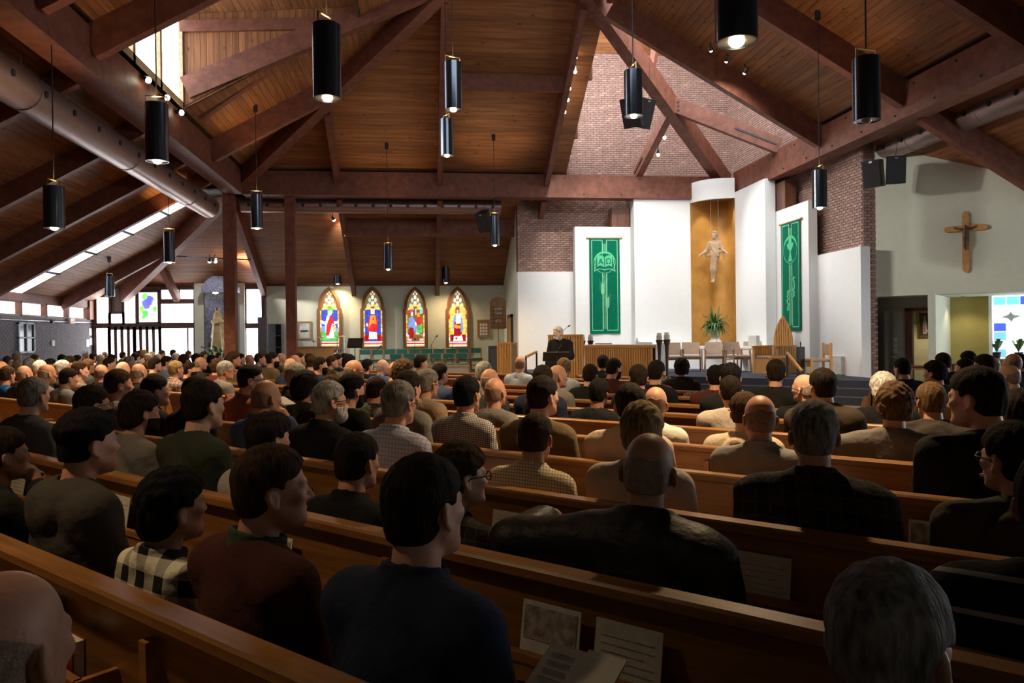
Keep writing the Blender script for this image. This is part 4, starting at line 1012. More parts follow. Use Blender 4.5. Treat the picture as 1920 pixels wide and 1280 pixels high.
a = at(1466, 421, X=10.35); b = at(1502, 409, X=10.35); bb = at(1503, 622, X=10.35)
banner(a, (10.35, b[1], at(1472, 620, X=10.35)[2]), (0, -1, 0), (-1, 0, 0), 'chalice', 'green wall banner with a chalice in a ring and grapes')
# ================================================================== SANCTUARY FURNITURE
def grooved(root, name, s_len, z0, z1, y, m, n, axis='x', thick=.03):
    """a panel of upright slats, each slat its own piece"""
    for i in range(n):
        a = -s_len/2+s_len*(i+.5)/n; w_ = s_len/n*.78
        mb = MB()
        if axis == 'x': mb.b2((a-w_/2, y-thick, z0), (a+w_/2, y, z1))
        else: mb.b2((y-thick, a-w_/2, z0), (y, a+w_/2, z1))
        part(root, name, mb, m)
RZ = -math.pi/4                                 # facing the sanctuary: local +y points along the diagonal
# altar, set square to the diagonal, slatted front, linen cloth over the end
ca = at(1170, 649, Z=PLAT+.83); ca = at(1170, 648, D=19.7)
altar = thing('altar', 'wide slatted oak altar with pale cloth over its end', 'altar', (ca[0], ca[1], PLAT), RZ)
part(altar, 'core', MB().b2((-1.0, -.33, 0), (1.0, .33, .76)), W_DARK)
part(altar, 'table_top', MB().b2((-1.06, -.37, .76), (1.06, .37, .84)), W_OAKX, bevel=.008)
grooved(altar, 'slat', 2.02, 0, .755, -.33, W_OAK, 30)
CLOTHW = cloth('linen', (.74, .76, .76))
part(altar, 'altar_cloth', MB().b2((-1.0, -.30, .84), (1.07, .385, .848)).b2((1.06, -.30, .06), (1.075, .385, .848)), CLOTHW)
def on_altar(x, y): 
    v = Matrix.Rotation(RZ, 4, 'Z') @ Vector((x, y, 0)); return (ca[0]+v[0], ca[1]+v[1], PLAT+.85)
p = on_altar(.55, .1)
solo('missal', MB().box((p[0], p[1], p[2]+.03), (.32, .24, .05), .5), PAPER, 'open white book lying on the altar cloth', 'book')
solo('cruet', MB().lathe([(.03, 0), (.045, .02), (.045, .07), (.018, .12), (.02, .16), (0, .165)], on_altar(.3, .15), 12), plain('clear_glass', (.75, .8, .8), .1), 'small glass cruet standing on the altar', 'bottle', smooth=True)
solo('altar_card', MB().box((*on_altar(-.65, .05)[:2], PLAT+.87), (.4, .2, .03), -.7), plain('red_card', (.5, .25, .2), .8), 'flat reddish book lying on the altar', 'book')
# tall candle stands
WAX = plain('candle_wax', (.85, .80, .66), .5); BRONZE = plain('bronze', (.085, .055, .04), .4, metal=.6)
GLASSC = plain('candle_cup', (.62, .60, .52), .2)
def candle(px, ytop, D, where, base_z=PLAT):
    p = at(px, ytop, D=D); h = p[2]-base_z
    r = thing('candle_stand', 'tall bronze candle stand with white candle %s' % where, 'candle stand', (p[0], p[1], base_z))
    part(r, 'foot', MB().lathe([(.15, 0), (.15, .02), (.09, .05), (.03, .1)], n=16), BRONZE, True)
    part(r, 'stem', MB().lathe([(.032, .05), (.036, h*.4), (.05, h-.32), (.085, h-.2), (.09, h-.17), (.0, h-.17)], n=16), BRONZE, True)
    part(r, 'cup', MB().lathe([(.065, h-.17), (.07, h-.15), (.07, h-.06), (0, h-.06)], n=16), GLASSC, True)
    part(r, 'candle', MB().lathe([(.058, h-.08), (.058, h), (0, h+.004)], n=16), WAX, True)
candle(1092, 627, 20.6, 'behind the altar beside the ambo'); candle(1107, 627, 21.2, 'behind the altar clear of the ambo')
candle(1236, 624, 18.6, 'before the altar end, the nearer to the altar'); candle(1250, 623, 18.1, 'before the altar end, the nearer to the chairs')
# ambo and cantor's stand: slatted oak boxes with a sloping top
def slat_desk(px, ytop, D, wdt, dep, rz, label, z0, n, drop=.12):
    p = at(px, ytop, D=D); h = p[2]-z0
    r = thing('lectern', label, 'lectern', (p[0], p[1], z0), rz)
    part(r, 'core', MB().b2((-wdt/2+.02, -dep/2+.03, 0), (wdt/2-.02, dep/2-.02, h-drop-.05)), W_DARK)
    pts = [(-wdt/2, -dep/2, h), (wdt/2, -dep/2, h), (wdt/2, -dep/2, h-.04), (-wdt/2, -dep/2, h-.04)]
    mb = MB(); mb.add([(-wdt/2, -dep/2, h-.04), (wdt/2, -dep/2, h-.04), (wdt/2, dep/2, h-drop-.04), (-wdt/2, dep/2, h-drop-.04), (-wdt/2, -dep/2, h), (wdt/2, -dep/2, h), (wdt/2, dep/2, h-drop), (-wdt/2, dep/2, h-drop)], [(3, 2, 1, 0), (4, 5, 6, 7), (0, 1, 5, 4), (1, 2, 6, 5), (2, 3, 7, 6), (3, 0, 4, 7)])
    part(r, 'desk_top', mb, W_OAKX)
    grooved(r, 'slat', wdt, 0, h-.045, -dep/2+.03, W_OAK, n)
    for sx in (-1, 1):
        for i in range(5):
            y = -dep/2+dep*(i+.5)/5; part(r, 'side_slat', MB().b2((sx*(wdt/2-.015)-.012, y-dep*.08, 0), (sx*(wdt/2-.015)+.012, y+dep*.08, h-.05-drop*(i+.8)/5)), W_OAK)
    return r
amb = slat_desk(1061, 627, 18.6, .86, .5, -.25, 'slatted oak ambo standing behind the preacher', PLAT, 14, .1)
slat_desk(951, 641, 19.4, .40, .45, -.5, 'narrow slatted oak reading desk beside the black amplifier', 0, 9, .02)
p = at(1050, 640, D=18.5)
r = thing('gooseneck_microphone', 'thin gooseneck microphone curving up from the ambo', 'microphone', at(1050, 628, D=18.2))
part(r, 'stem', MB().tube([at(1050, 626.5, D=18.45), at(1055, 621, D=18.42), at(1060, 616, D=18.4), at(1066, 611, D=18.38)], .006, 6), PLASTIC_BLACK, world=True)
part(r, 'capsule', MB().cyl(at(1065, 612, D=18.38), at(1069, 609.5, D=18.36), .016, n=10), PLASTIC_BLACK, world=True)
# music stand before the preacher
def music_stand(p, wdt, hgt, tilt, rz, label, top):
    r = thing('music_stand', label, 'music stand', (p[0], p[1], 0 if top else 0), rz); h = p[2]
    M = Matrix.Rotation(tilt, 3, 'X')
    part(r, 'desk', MB().box((0, 0, h), (wdt, .012, hgt), M=M), plain('stand_grey', (.05, .045, .042), .4, metal=.3))
    q = M @ Vector((0, -.03, -hgt/2)); part(r, 'lip', MB().box((q[0], q[1], h+q[2]), (wdt, .07, .012), M=M), PLASTIC_BLACK)
    part(r, 'pole', MB().cyl((0, .03, .12), (0, .03, h), .014, n=8), METAL_DARK)
    for k in range(3):
        a = k*2.094; part(r, 'leg', MB().cyl((0, .03, .2), (.26*math.cos(a), .03+.26*math.sin(a), 0), .01, n=6), METAL_DARK)
    return r
p = at(1043, 668, D=14.6)
music_stand(p, .52, .30, -.95, math.pi-.12, 'black music stand before the preacher', True)
# upholstered armchairs behind the altar
TWEED = cloth('tweed_upholstery', (.40, .30, .22), 'check', (.32, .23, .17), scale=55, width=.4)
def armchair(name='armchair'):
    r = thing(name, 'x', 'chair')
    for sx in (-1, 1):
        part(r, 'leg', MB().bar((sx*.27, .25, 0), (sx*.265, .2, .62), .035, .045), W_CHAIR)
        part(r, 'leg', MB().bar((sx*.27, -.27, 0), (sx*.25, -.2, .62), .035, .045), W_CHAIR)
        part(r, 'armrest', MB().bar((sx*.265, -.24, .64), (sx*.27, .26, .65), .055, .03), W_CHAIR)
        part(r, 'side_rail', MB().bar((sx*.25, -.22, .36), (sx*.25, .2, .38), .03, .05), W_CHAIR)
    part(r, 'seat', MB().b2((-.245, -.2, .40), (.245, .26, .48)), TWEED, bevel=.02)
    part(r, 'seat_rail', MB().b2((-.24, .2, .36), (.24, .24, .40)), W_CHAIR)
    mb = MB(); mb.grid(6, 4, lambda u, v: (-.26+.52*u, -.22-.13*v-.05*math.sin(u*math.pi), .50+.36*v)); m2 = MB(); m2.grid(6, 4, lambda u, v: (-.26+.52*u, -.27-.13*v-.05*math.sin(u*math.pi), .50+.36*v)); mb.add(m2.v, m2.f)
    b = part(r, 'backrest', mb, TWEED, True)
    return r
ac = armchair(); first = True
for px, D, ang, lab in ((1261, 21.6, 178, 'tan upholstered armchair next to the altar cloth'), (1297, 22.2, 176, 'tan upholstered armchair in the row behind the altar, second from the altar'), (1339, 22.4, 172, 'tan upholstered armchair before the potted plant'),
                        (1383, 21.6, 200, 'tan upholstered armchair turned towards the altar beside the plant'), (1404, 22.1, 150, 'tan upholstered armchair beside the slatted presider seat')):
    o = ac if first else copy_tree(ac); first = False
    p = at(px, 646, D=D); o.location = (p[0], p[1], PLAT); o.rotation_euler = (0, 0, R_(ang)-.2); o['label'] = lab; o['group'] = 'armchairs behind the altar'
# presider's seat with a tall pointed slatted back
p = at(1456, 700, D=20.7)
pres = thing('presider_chair', 'slatted oak presider seat with tall pointed back', 'chair', (p[0], p[1], PLAT), R_(118))
hb = at(1454, 594, D=20.9)[2]-PLAT
for i in range(7):
    x = -.25+.5*(i+.5)/7; t = abs(x)/.27; z1 = hb*(1-.42*t**1.7)
    part(pres, 'back_slat', MB().b2((x-.025, -.335, .3), (x+.025, -.285, z1)), W_OAK)
out = [(-.29, .35), (-.29, hb*.62), (-.2, hb*.84), (0, hb+.03), (.2, hb*.84), (.29, hb*.62), (.29, .35)]; inn = [(x*.86, z if k in (0, 6) else z-.05) for k, (x, z) in enumerate(out)]
mb = MB()
for k in range(6): mb.prism([(out[k][0], -.345, out[k][1]), (out[k+1][0], -.345, out[k+1][1]), (inn[k+1][0], -.345, inn[k+1][1]), (inn[k][0], -.345, inn[k][1])], (0, .06, 0))
part(pres, 'back_frame', mb, W_OAK)
part(pres, 'back_board', MB().prism([(x*.97, -.345, z) for x, z in out], (0, .012, 0)), W_DARK)
part(pres, 'seat_box', MB().b2((-.36, -.34, 0), (.36, .50, .40)), W_OAK)
part(pres, 'cushion', MB().b2((-.3, -.28, .40), (.3, .48, .48)), TWEED, bevel=.02)
for sx in (-1, 1):
    part(pres, 'arm_board', MB().b2((sx*.37-.012, -.31, 0), (sx*.37+.012, .50, .70)), W_DARK)
    for k in range(8):
        y = -.3+.82*(k+.5)/8; part(pres, 'arm_slat', MB().b2((sx*.37-.035, y-.038, 0), (sx*.37+.035, y+.038, .72)), W_OAK)
    part(pres, 'arm_rail', MB().b2((sx*.37-.045, -.33, .72), (sx*.37+.045, .53, .76)), W_OAKX)
# side table with books and a tissue box
def four_leg(root, wx, wy, h, lw, m, top=.04, over=.03):
    part(root, 'table_top', MB().b2((-wx/2-over, -wy/2-over, h-top), (wx/2+over, wy/2+over, h)), m, bevel=.006)
    for sx in (-1, 1):
        for sy in (-1, 1): part(root, 'leg', MB().b2((sx*wx/2-lw/2, sy*wy/2-lw/2, 0), (sx*wx/2+lw/2, sy*wy/2+lw/2, h-top)), m)
p = at(1460, 702, D=18.9)
tb = thing('side_table', 'small oak side table with shelf beside the presider seat', 'table', (p[0], p[1], PLAT), -.4)
four_leg(tb, .40, .34, .50, .06, W_OAK); part(tb, 'shelf', MB().b2((-.2, -.17, .15), (.2, .17, .18)), W_CHAIR)
for k, (dx, c) in enumerate(((-.1, (.25, .2, .2)), (.1, (.2, .22, .3)))):
    solo('book', MB().box((p[0]+dx, p[1]+.02, PLAT+.515+.0), (.17, .22, .03), .2*k), plain('cover_%d' % k, c, .7), ['maroon book lying on the oak side table', 'slate blue book lying on the oak side table'][k], 'book')
tp = (p[0]+.02, p[1]-.03, PLAT+.183)
tx = thing('tissue_box', 'blue tissue box on the shelf of the side table', 'tissue box', tp)
part(tx, 'carton', MB().b2((-.11, -.06, 0), (.11, .06, .09)), plain('tissue_blue', (.12, .25, .45), .7)); part(tx, 'tissue', MB().lathe([(.03, .088), (.045, .12), (.01, .15)], n=7), PAPER)
# oak handrail on black posts at the steps
def handrail(a, b, za, zb_, label):
    r = thing('handrail', label, 'handrail', (a[0], a[1], 0))
    part(r, 'rail', MB().bar((a[0], a[1], za), (b[0], b[1], zb_), .05, .05), W_OAKX, world=True)
    for q, z, g in ((a, za, 0.0), (b, zb_, 0.0)): part(r, 'post', MB().b2((q[0]-.02, q[1]-.02, g), (q[0]+.02, q[1]+.02, z)), PLASTIC_BLACK, world=True)
a, b = at(1503, 695, D=17.4), at(1476, 661, D=18.6); handrail(a, b, a[2], b[2], 'oak handrail on black posts at the steps below the side table')
a, b = at(986, 669, D=17.6), at(1006, 659, D=18.8); handrail(a, b, a[2], b[2], 'oak handrail on black posts at the steps behind the preacher')
p = at(1501, 650, D=17.9)
solo('paschal_stand', MB().b2((p[0]-.07, p[1]-.07, PLAT-.2), (p[0]+.07, p[1]+.07, p[2])).cyl((p[0], p[1], p[2]), (p[0], p[1], p[2]+.12), .015, n=8), METAL_DARK, 'square dark candle pillar beside the steps handrail', 'candle stand')
# wooden chair by the right panels
p = at(1533, 702, D=17.9)
ch_ = thing('side_chair', 'oak chair with brown padded back against the right white panel', 'chair', (p[0], p[1], PLAT), R_(80))
for sx in (-1, 1):
    part(ch_, 'leg', MB().b2((sx*.25-.025, -.25, 0), (sx*.25+.025, -.2, .84)), W_OAK); part(ch_, 'leg', MB().b2((sx*.25-.025, .2, 0), (sx*.25+.025, .25, .44)), W_OAK)
part(ch_, 'seat', MB().b2((-.25, -.22, .40), (.25, .25, .47)), TWEED, bevel=.015); part(ch_, 'backrest', MB().b2((-.24, -.25, .56), (.24, -.21, .82)), TWEED, bevel=.015)
part(ch_, 'apron', MB().b2((-.25, .2, .28), (.25, .23, .40)), W_OAK)
# plain white blocks and grilles along the panels
for px0, py0, px1, py1, X_, lab in ((1403, 629, 1418, 648, 9.5, 'pale square block on the ledge by the tall panel'), (1474, 650, 1492, 702, 10.2, 'pale upright panel leaning at the wall under the chalice banner'), (1553, 668, 1577, 700, 10.5, 'grey wall grille low on the right white panel')):
    a, b = at(px0, py1, X=X_), at(px1, py0, X=X_)
    solo('wall_block', MB().b2((X_, min(a[1], b[1]), max(PLAT, a[2])), (X_+.1, max(a[1], b[1]), b[2])), plain('pale_block', (.68, .66, .62), .8), lab, 'panel')
p = at(1500, 692, D=17.2)
solo('book', MB().box((10.1, 17.4, PLAT+.03), (.3, .22, .06), .2), plain('green_cover', (.07, .12, .1), .7), 'dark green book on the platform by the oak chair', 'book')

# potted plant on the ledge
pp = at(1341, 648, D=23.6); zp = PLAT+.72; pp = np.array((pp[0], pp[1], zp))
pl_ = thing('potted_plant', 'bushy green plant in a woven pot on a fluted white stand before the niche', 'plant', pp)
part(pl_, 'fluted_stand', MB().lathe([(.34, 0), (.33, .02), (.22, .12), (.13, .22), (.12, .24), (0, .24)], n=24), WHITE, False)
WICK = plain('wicker', (.55, .45, .28), .8, var=.4, scale=40, bump=.8, bscale=70)
mb = MB()
for k in range(7): mb.lathe([(.115+.008*k, .24+k*.04), (.135+.008*k, .26+k*.04), (.115+.008*(k+1), .28+k*.04)], n=16)
part(pl_, 'woven_pot', mb, WICK, True)
LEAF = plain('leaf_green', (.055, .13, .03), .45, var=.3, scale=8)
rn = random.Random(11)
for k in range(110):
    a = rn.uniform(0, 2*math.pi); R1 = rn.uniform(.16, .46); h0 = rn.uniform(.12, .42); tip = rn.uniform(-.32, .12) if k % 5 else rn.uniform(.2, .45)
    c = np.array((math.cos(a), math.sin(a), 0)); sd = np.array((-c[1], c[0], 0)); mb = MB(); n = 7; vs = []
    for i in range(n+1):
        t = i/n; rad = .02+R1*t**.9; z = .52+h0*4*t*(1-t*.9)*.6+tip*t*t
        w_ = .038*math.sin(math.pi*min(1, t*.88+.1))
        vs += [c*rad+sd*w_+np.array((0, 0, z)), c*rad+np.array((0, 0, z-.014)), c*rad-sd*w_+np.array((0, 0, z))]
    mb.add(vs, [(3*i+j, 3*i+j+1, 3*i+j+4, 3*i+j+3) for i in range(n) for j in range(2)])
    part(pl_, 'leaf', mb, LEAF, True)
for k in range(3):
    a = 2*k; mb = MB(); mb.add([(.02, -.02, .5), (-.02, .02, .5), (.16*math.cos(a)+.03, .1, 1.15), (.2*math.cos(a), .1, 1.32)], [(0, 1, 3, 2)]); part(pl_, 'leaf', mb, LEAF)

# ================================================================== CRUCIFIX, PICTURES, RIGHT RECESS
cc = at(1811, 430, T=TW); nd_ = np.array((-1, -1, 0))/SQ; ud_ = np.array((1, -1, 0))/SQ
h0, h1 = at(1812, 511, T=TW)[2], at(1810, 396, T=TW)[2]
cr = thing('crucifix', 'wooden crucifix with dark metal figure on the cream diagonal wall', 'crucifix', (cc[0], cc[1], h0))
q = lambda u, z, e: ud_*u+np.array((0, 0, z))+nd_*e
hh = h1-h0; arm = at(1811, 428, T=TW)[2]-h0
up_ = [(-.07, .08), (-.04, .02), (0, 0), (.04, .02), (.07, .08), (.07, hh-.08), (.04, hh-.02), (0, hh), (-.04, hh-.02), (-.07, hh-.08)]
part(cr, 'upright', MB().prism([q(u, z, .01) for u, z in up_], nd_*.04), W_OAKX)
ar_ = [(-.44, arm), (-.41, arm-.05), (-.34, arm-.065), (.34, arm-.065), (.41, arm-.05), (.44, arm), (.41, arm+.05), (.34, arm+.065), (-.34, arm+.065), (-.41, arm+.05)]
part(cr, 'crossbar', MB().prism([q(u, z, .02) for u, z in ar_], nd_*.045), W_OAKX)
fg = MB(); S3 = lambda u, z, e, r, k=1.0: fg.sph(q(u, z, e), r, 10, 7)
S3(.01, arm+.035, .12, .034)
fg.tube([q(-.23, arm+.03, .09), q(-.12, arm-.02, .1), q(-.05, arm-.03, .105), q(.05, arm-.03, .105), q(.12, arm-.02, .1), q(.23, arm+.03, .09)], [.012, .018, .03, .03, .018, .012], 8)
fg.tube([q(0, arm-.02, .1), q(0, arm-.1, .105), q(.005, arm-.18, .1), q(0, arm-.25, .1)], [.045, .052, .042, .05], 10)
fg.tube([q(0, arm-.2, .1), q(.012, arm-.31, .125), q(-.005, arm-.42, .1), q(0, arm-.5, .1)], [.055, .045, .034, .016], 9)
part(cr, 'corpus', fg, plain('corpus_bronze', (.10, .06, .035), .45, metal=.3), True)
# picture seen through the doorway
TB_ = TD+2.2
a, b = dg(0, 0), 0
def on_diag(T_, px0, py0, px1, py1): return sof(px0, (py0+py1)/2, T_), sof(px1, (py0+py1)/2, T_), zof((px0+px1)/2, py1, T_), zof((px0+px1)/2, py0, T_)
sa, sb, za_, zb2 = on_diag(TB_-.02, 1720, 583, 1748, 632)
r = thing('framed_painting', 'dark framed painting of a pale robed figure seen through the doorway', 'painting', dg((sa+sb)/2, TB_, za_))
def dpart(root, name, s_a, s_b, t, z_a, z_b, th, m):
    o = dwall(s_a, s_b, t, z_a, z_b, th); part(root, name, o, m, world=True)
for x0, x1, y0, y1 in ((sa, sb, za_, za_+.05), (sa, sb, zb2-.05, zb2), (sa, sa+.05, za_, zb2), (sb-.05, sb, za_, zb2)): dpart(r, 'frame', x0, x1, TB_-.05, y0, y1, .05, BRASS)
dpart(r, 'canvas', sa+.04, sb-.04, TB_-.02, za_+.04, zb2-.04, .02, plain('canvas_dark', (.05, .035, .03), .6, var=.5))
sm, zm = (sa+sb)/2, (za_+zb2)/2; hp = zb2-za_
fgr = [(-.07, -.38), (.09, -.38), (.10, -.1), (.06, .12), (.03, .18), (-.03, .18), (-.08, .1)]
part(r, 'painted_figure', MB().prism([dg(sm+u*hp*.8, TB_-.026, zm+v*hp) for u, v in fgr], (.004, .004, 0)), plain('robe_pale', (.55, .46, .36), .7, var=.3), world=True)
part(r, 'painted_head', MB().prism([dg(sm+.045*hp*math.cos(k), TB_-.027, zm+.24*hp+.06*hp*math.sin(k)) for k in np.linspace(0, 6.28, 10)[:-1]], (.004, .004, 0)), plain('face_paint', (.42, .28, .2), .7), world=True)
for k, c in enumerate(((.6, .1, .06), (.6, .62, .7))): part(r, 'painted_ray', MB().prism([dg(sm+.0, TB_-.028, zm+.05*hp), dg(sm+(-.04+.1*k)*hp, TB_-.028, zm-.3*hp), dg(sm+(.02+.1*k)*hp, TB_-.028, zm-.3*hp)], (.004, .004, 0)), plain('ray_paint_%d' % k, c, .7), world=True)
# stained window at the right with leading, panes and two pots on its sill
zs = zof(1890, 672, TM-.02)
wv = window(dwall(sM+.05, 3.0, TM+.1, zs, zsoff, .02), glow('garden_glass', (.92, .97, 1.0), DAY['side']*1.3))
rn = random.Random(4)
cols = dict(sb=(.18, .45, .9), nv=(.06, .1, .55), pu=(.45, .2, .75), tq=(.15, .7, .8), lb=(.6, .8, 1.0))
GW = {k: glow('garden_glass_'+k, c, 1.6) for k, c in cols.items()}
for i in range(9):
    for j in range(7):
        s_a, z_a = sM+.06+i*.28, zs+.02+j*(zsoff-zs-.03)/7
        edge = (j == 6 or i in (0, 3, 4, 8)); c = rn.choice(['sb', 'pu', 'tq', 'lb', 'nv']) if edge and rn.random() < .75 else ('lb' if rn.random() < .2 else None)
        if c: part(wv, 'pane', dwall(s_a, s_a+.26, TM+.09, z_a, z_a+(zsoff-zs-.03)/7-.012, .005), GW[c], world=True)
dove = [(-.22, .0), (-.05, .06), (.0, .14), (.06, .05), (.22, .02), (.06, -.04), (.02, -.12), (-.05, -.04)]
part(wv, 'pane', MB().prism([dg(sM+.42+u, TM+.08, zs+(zsoff-zs)*.66+v) for u, v in dove], (.004, .004, 0)), plain('dove_glass', (.7, .72, .7), .3), world=True)
for s_ in (sM+.02, sM+.92, sM+1.9): part(wv, 'window_frame', dwall(s_-.03, s_+.03, TM+.0, zs, zsoff, .1), PLASTIC_BLACK, world=True)
part(wv, 'window_sill', dwall(sM, 3.0, TM-.15, zs-.04, zs, .3), W_OAKX, world=True)
for px, py in ((1869, 668), (1910, 664)):
    s_ = sof(px, py, TM-.05); p = dg(s_, TM-.05, zs)
    r = thing('window_plant', 'small potted plant on the sill of the blue stained window', 'plant', p, 0, 'pots on the right window sill')
    part(r, 'pot', MB().lathe([(.07, 0), (.1, .15), (.105, .16), (0, .15)], n=14), METAL_DARK, True)
    for k in range(9):
        a = k*2.4; L_ = .22+.04*(k % 4); mb = MB(); c = np.array((math.cos(a), math.sin(a), 0)); s2 = np.array((-c[1], c[0], 0))*.05
        mb.add([(0, 0, .15), c*L_*.5+s2+(0, 0, .15+L_), c*L_+np.array((0, 0, .12+L_*1.1)), c*L_*.5-s2+(0, 0, .15+L_)], [(0, 1, 2, 3)]); part(r, 'leaf', mb, LEAF)
# stool and small table in the recess
p = dg(sof(1722, 690, TW+.3), TW+.3, 0)
r = thing('stool', 'wooden stool with padded top in the doorway recess', 'stool', p, -.6); four_leg(r, .3, .3, .70, .045, W_CHAIR); part(r, 'cushion', MB().b2((-.18, -.18, .70), (.18, .18, .76)), W_DARK, bevel=.015)
p = dg(sof(1815, 690, TW+1.5), TW+1.5, 0)
r = thing('side_table', 'dark wooden table against the mustard wall', 'table', p, -.78); four_leg(r, .7, .5, .78, .05, W_DARK)
sa, sb = sof(1672, 650, TD-.02), sof(1690, 650, TD-.02)
for k in range(3): solo('notice_sheet', dwall(sa+.02+.0*k, sb-.1, TD-.012, 1.05+k*.14, 1.16+k*.14, .006), PAPER, 'small white notice sheet pinned on the dark recess wall', 'paper', 'notices on the dark recess wall')

# ================================================================== CHOIR AREA
TEAL = plain('teal_vinyl', (.05, .20, .16), .4, var=.1)
def choir_chair():
    r = thing('choir_chair', 'x', 'chair')
    for sx in (-1, 1):
        part(r, 'leg', MB().b2((sx*.22-.022, -.24, 0), (sx*.22+.022, -.19, .84)), W_CHAIR); part(r, 'leg', MB().b2((sx*.22-.022, .2, 0), (sx*.22+.022, .25, .44)), W_CHAIR)
    part(r, 'backrest', MB().b2((-.235, -.26, .64), (.235, -.2, .84)), TEAL, bevel=.02)
    part(r, 'seat', MB().b2((-.22, -.2, .40), (.22, .25, .46)), TEAL, bevel=.015)
    part(r, 'front_rail', MB().b2((-.2, .2, .32), (.2, .24, .40)), W_CHAIR); part(r, 'stretcher', MB().b2((-.2, -.23, .15), (.2, -.2, .19)), W_CHAIR)
    return r
cc0 = choir_chair(); first = True
for row, (y, px0, px1, n, z) in enumerate(((28.6, 684, 893, 10, .36), (27.1, 742, 866, 6, .2))):
    for k in range(n):
        x = at(px0+(px1-px0)*k/(n-1), 660, Y=y)[0]; o = cc0 if first else copy_tree(cc0); first = False
        o.location = (x, y, z); o.scale = (.93, 1, 1)
        # the backs face the nave: chairs look away towards the windows' side
        o.rotation_euler = (0, 0, math.pi); o['label'] = ['green backed wooden choir chair in the row under the stained glass', 'green backed wooden choir chair in the row nearer the pews'][row]; o['group'] = ['choir chairs under the windows', 'choir chairs nearer the pews'][row]
struct('floor_choir_step', MB().b2((-5.0, 26.2, 0), (3.2, 27.7, .2)), CARPET)
p0, p1 = at(763, 700, Y=23.2), at(878, 687, Y=23.2)
r = thing('low_partition', 'low white panel with brown rim before the choir chairs', 'partition', ((p0[0]+p1[0])/2, 23.2, 0))
part(r, 'panel', MB().b2((p0[0], 23.15, 0), (p1[0], 23.2, p1[2])), CREAM, world=True); part(r, 'rim', MB().b2((p0[0]-.04, 23.12, p1[2]), (p1[0]+.04, 23.23, p1[2]+.05)).b2((p1[0], 23.12, 0), (p1[0]+.04, 23.23, p1[2])), W_CHAIR, world=True)
# organ console: plain wooden back
a, b = at(554, 690, Y=25.0), at(622, 649, Y=25.0)
r = thing('organ_console', 'brown wooden organ console seen from its back', 'organ', ((a[0]+b[0])/2, 25.0, 0))
wd = b[0]-a[0]
part(r, 'back_panel', MB().b2((-wd/2, 0, 0), (wd/2, .04, b[2]-.03)), W_CHAIR); part(r, 'side_panel', MB().b2((-wd/2, .04, 0), (-wd/2+.04, .6, b[2]-.03)), W_CHAIR); part(r, 'side_panel', MB().b2((wd/2-.04, .04, 0), (wd/2, .6, b[2]-.03)), W_CHAIR)
part(r, 'lid', MB().b2((-wd/2-.02, -.02, b[2]-.03), (wd/2+.02, .62, b[2])), W_CHAIR); part(r, 'keyboard', MB().b2((-wd/2+.05, .3, .7), (wd/2-.05, .75, .76)), PAPER)
# drum kit
dk = np.array(at(617, 690, Y=26.6)); dk[2] = .2
r = thing('drum_kit', 'drum kit with brass cymbals behind the organ console', 'drum kit', dk)
CHROME = plain('chrome', (.7, .7, .72), .15, metal=1.0); SHELL = plain('drum_shell', (.05, .05, .055), .3)
part(r, 'bass_drum', MB().cyl((.1, -.3, .3), (.1, .15, .3), .29, n=24), SHELL, True)
for x, y, z, rad in ((-.2, -.1, .78, .14), (.16, -.12, .8, .15), (.5, -.1, .55, .2)):
    d_ = part(r, 'drum', MB().cyl((x, y, z-.1), (x, y, z+.1), rad, n=18), SHELL, True)
    part(d_, 'drum_hoop', MB().cyl((x, y, z+.09), (x, y, z+.115), rad+.01, n=18), CHROME)
d_ = part(r, 'snare_drum', MB().cyl((-.55, -.15, .62), (-.55, -.15, .78), .18, n=18), CHROME, True); part(d_, 'drum_head', MB().cyl((-.55, -.15, .78), (-.55, -.15, .785), .17, n=18), PAPER)
for x, y, px, py, rad, tl in ((-.4, .1, 602, 632, .22, .25), (.35, .1, 632, 634, .24, -.2), (-.62, .1, 588, 640, .17, .1), (.6, .1, 645, 630, .2, .3)):
    c = np.array(at(px, py, Y=26.7))-dk
    part(r, 'cymbal', MB().lathe([(.0, .03), (.04, .025), (.06, .008), (rad, -.01), (rad, -.014), (.0, .02)], c, 20), BRASS, True)
    part(r, 'cymbal_stand', MB().cyl((c[0], c[1], 0), (c[0], c[1], c[2]+.06), .012, n=8), CHROME)
p = at(666, 642, Y=25.6); music_stand((p[0], p[1], p[2]), .52, .34, .5, .4, 'black music stand beside the drum kit', True)
# microphones on boom stands
def mic_stand(px, ytop, Y, dx, lab):
    p = at(px, ytop, Y=Y); r = thing('microphone_stand', lab, 'microphone', (p[0]-dx, Y, .36 if Y > 27.7 else .2)); h = p[2]-(.36 if Y > 27.7 else .2)
    part(r, 'pole', MB().cyl((0, 0, .05), (0, 0, h*.8), .011, n=8), METAL_DARK); part(r, 'boom', MB().cyl((-dx*.4, 0, h*.68), (dx, 0, h), .008, n=6), METAL_DARK)
    part(r, 'microphone_head', MB().cyl((dx*.9, 0, h-.02), (dx*1.25+.01, 0, h+.05), .022, .028, n=10), PLASTIC_BLACK, True); part(r, 'base', MB().lathe([(.14, 0), (.14, .02), (.03, .05)], n=16), METAL_DARK, True)
mic_stand(778, 636, 27.85, .02, 'upright microphone stand before the third stained window'); mic_stand(818, 631, 27.85, .18, 'boom microphone stand between two stained windows')
mic_stand(849, 636, 27.85, .02, 'upright microphone stand before the last stained window'); mic_stand(712, 650, 26.6, .22, 'low boom microphone stand before the second stained window')
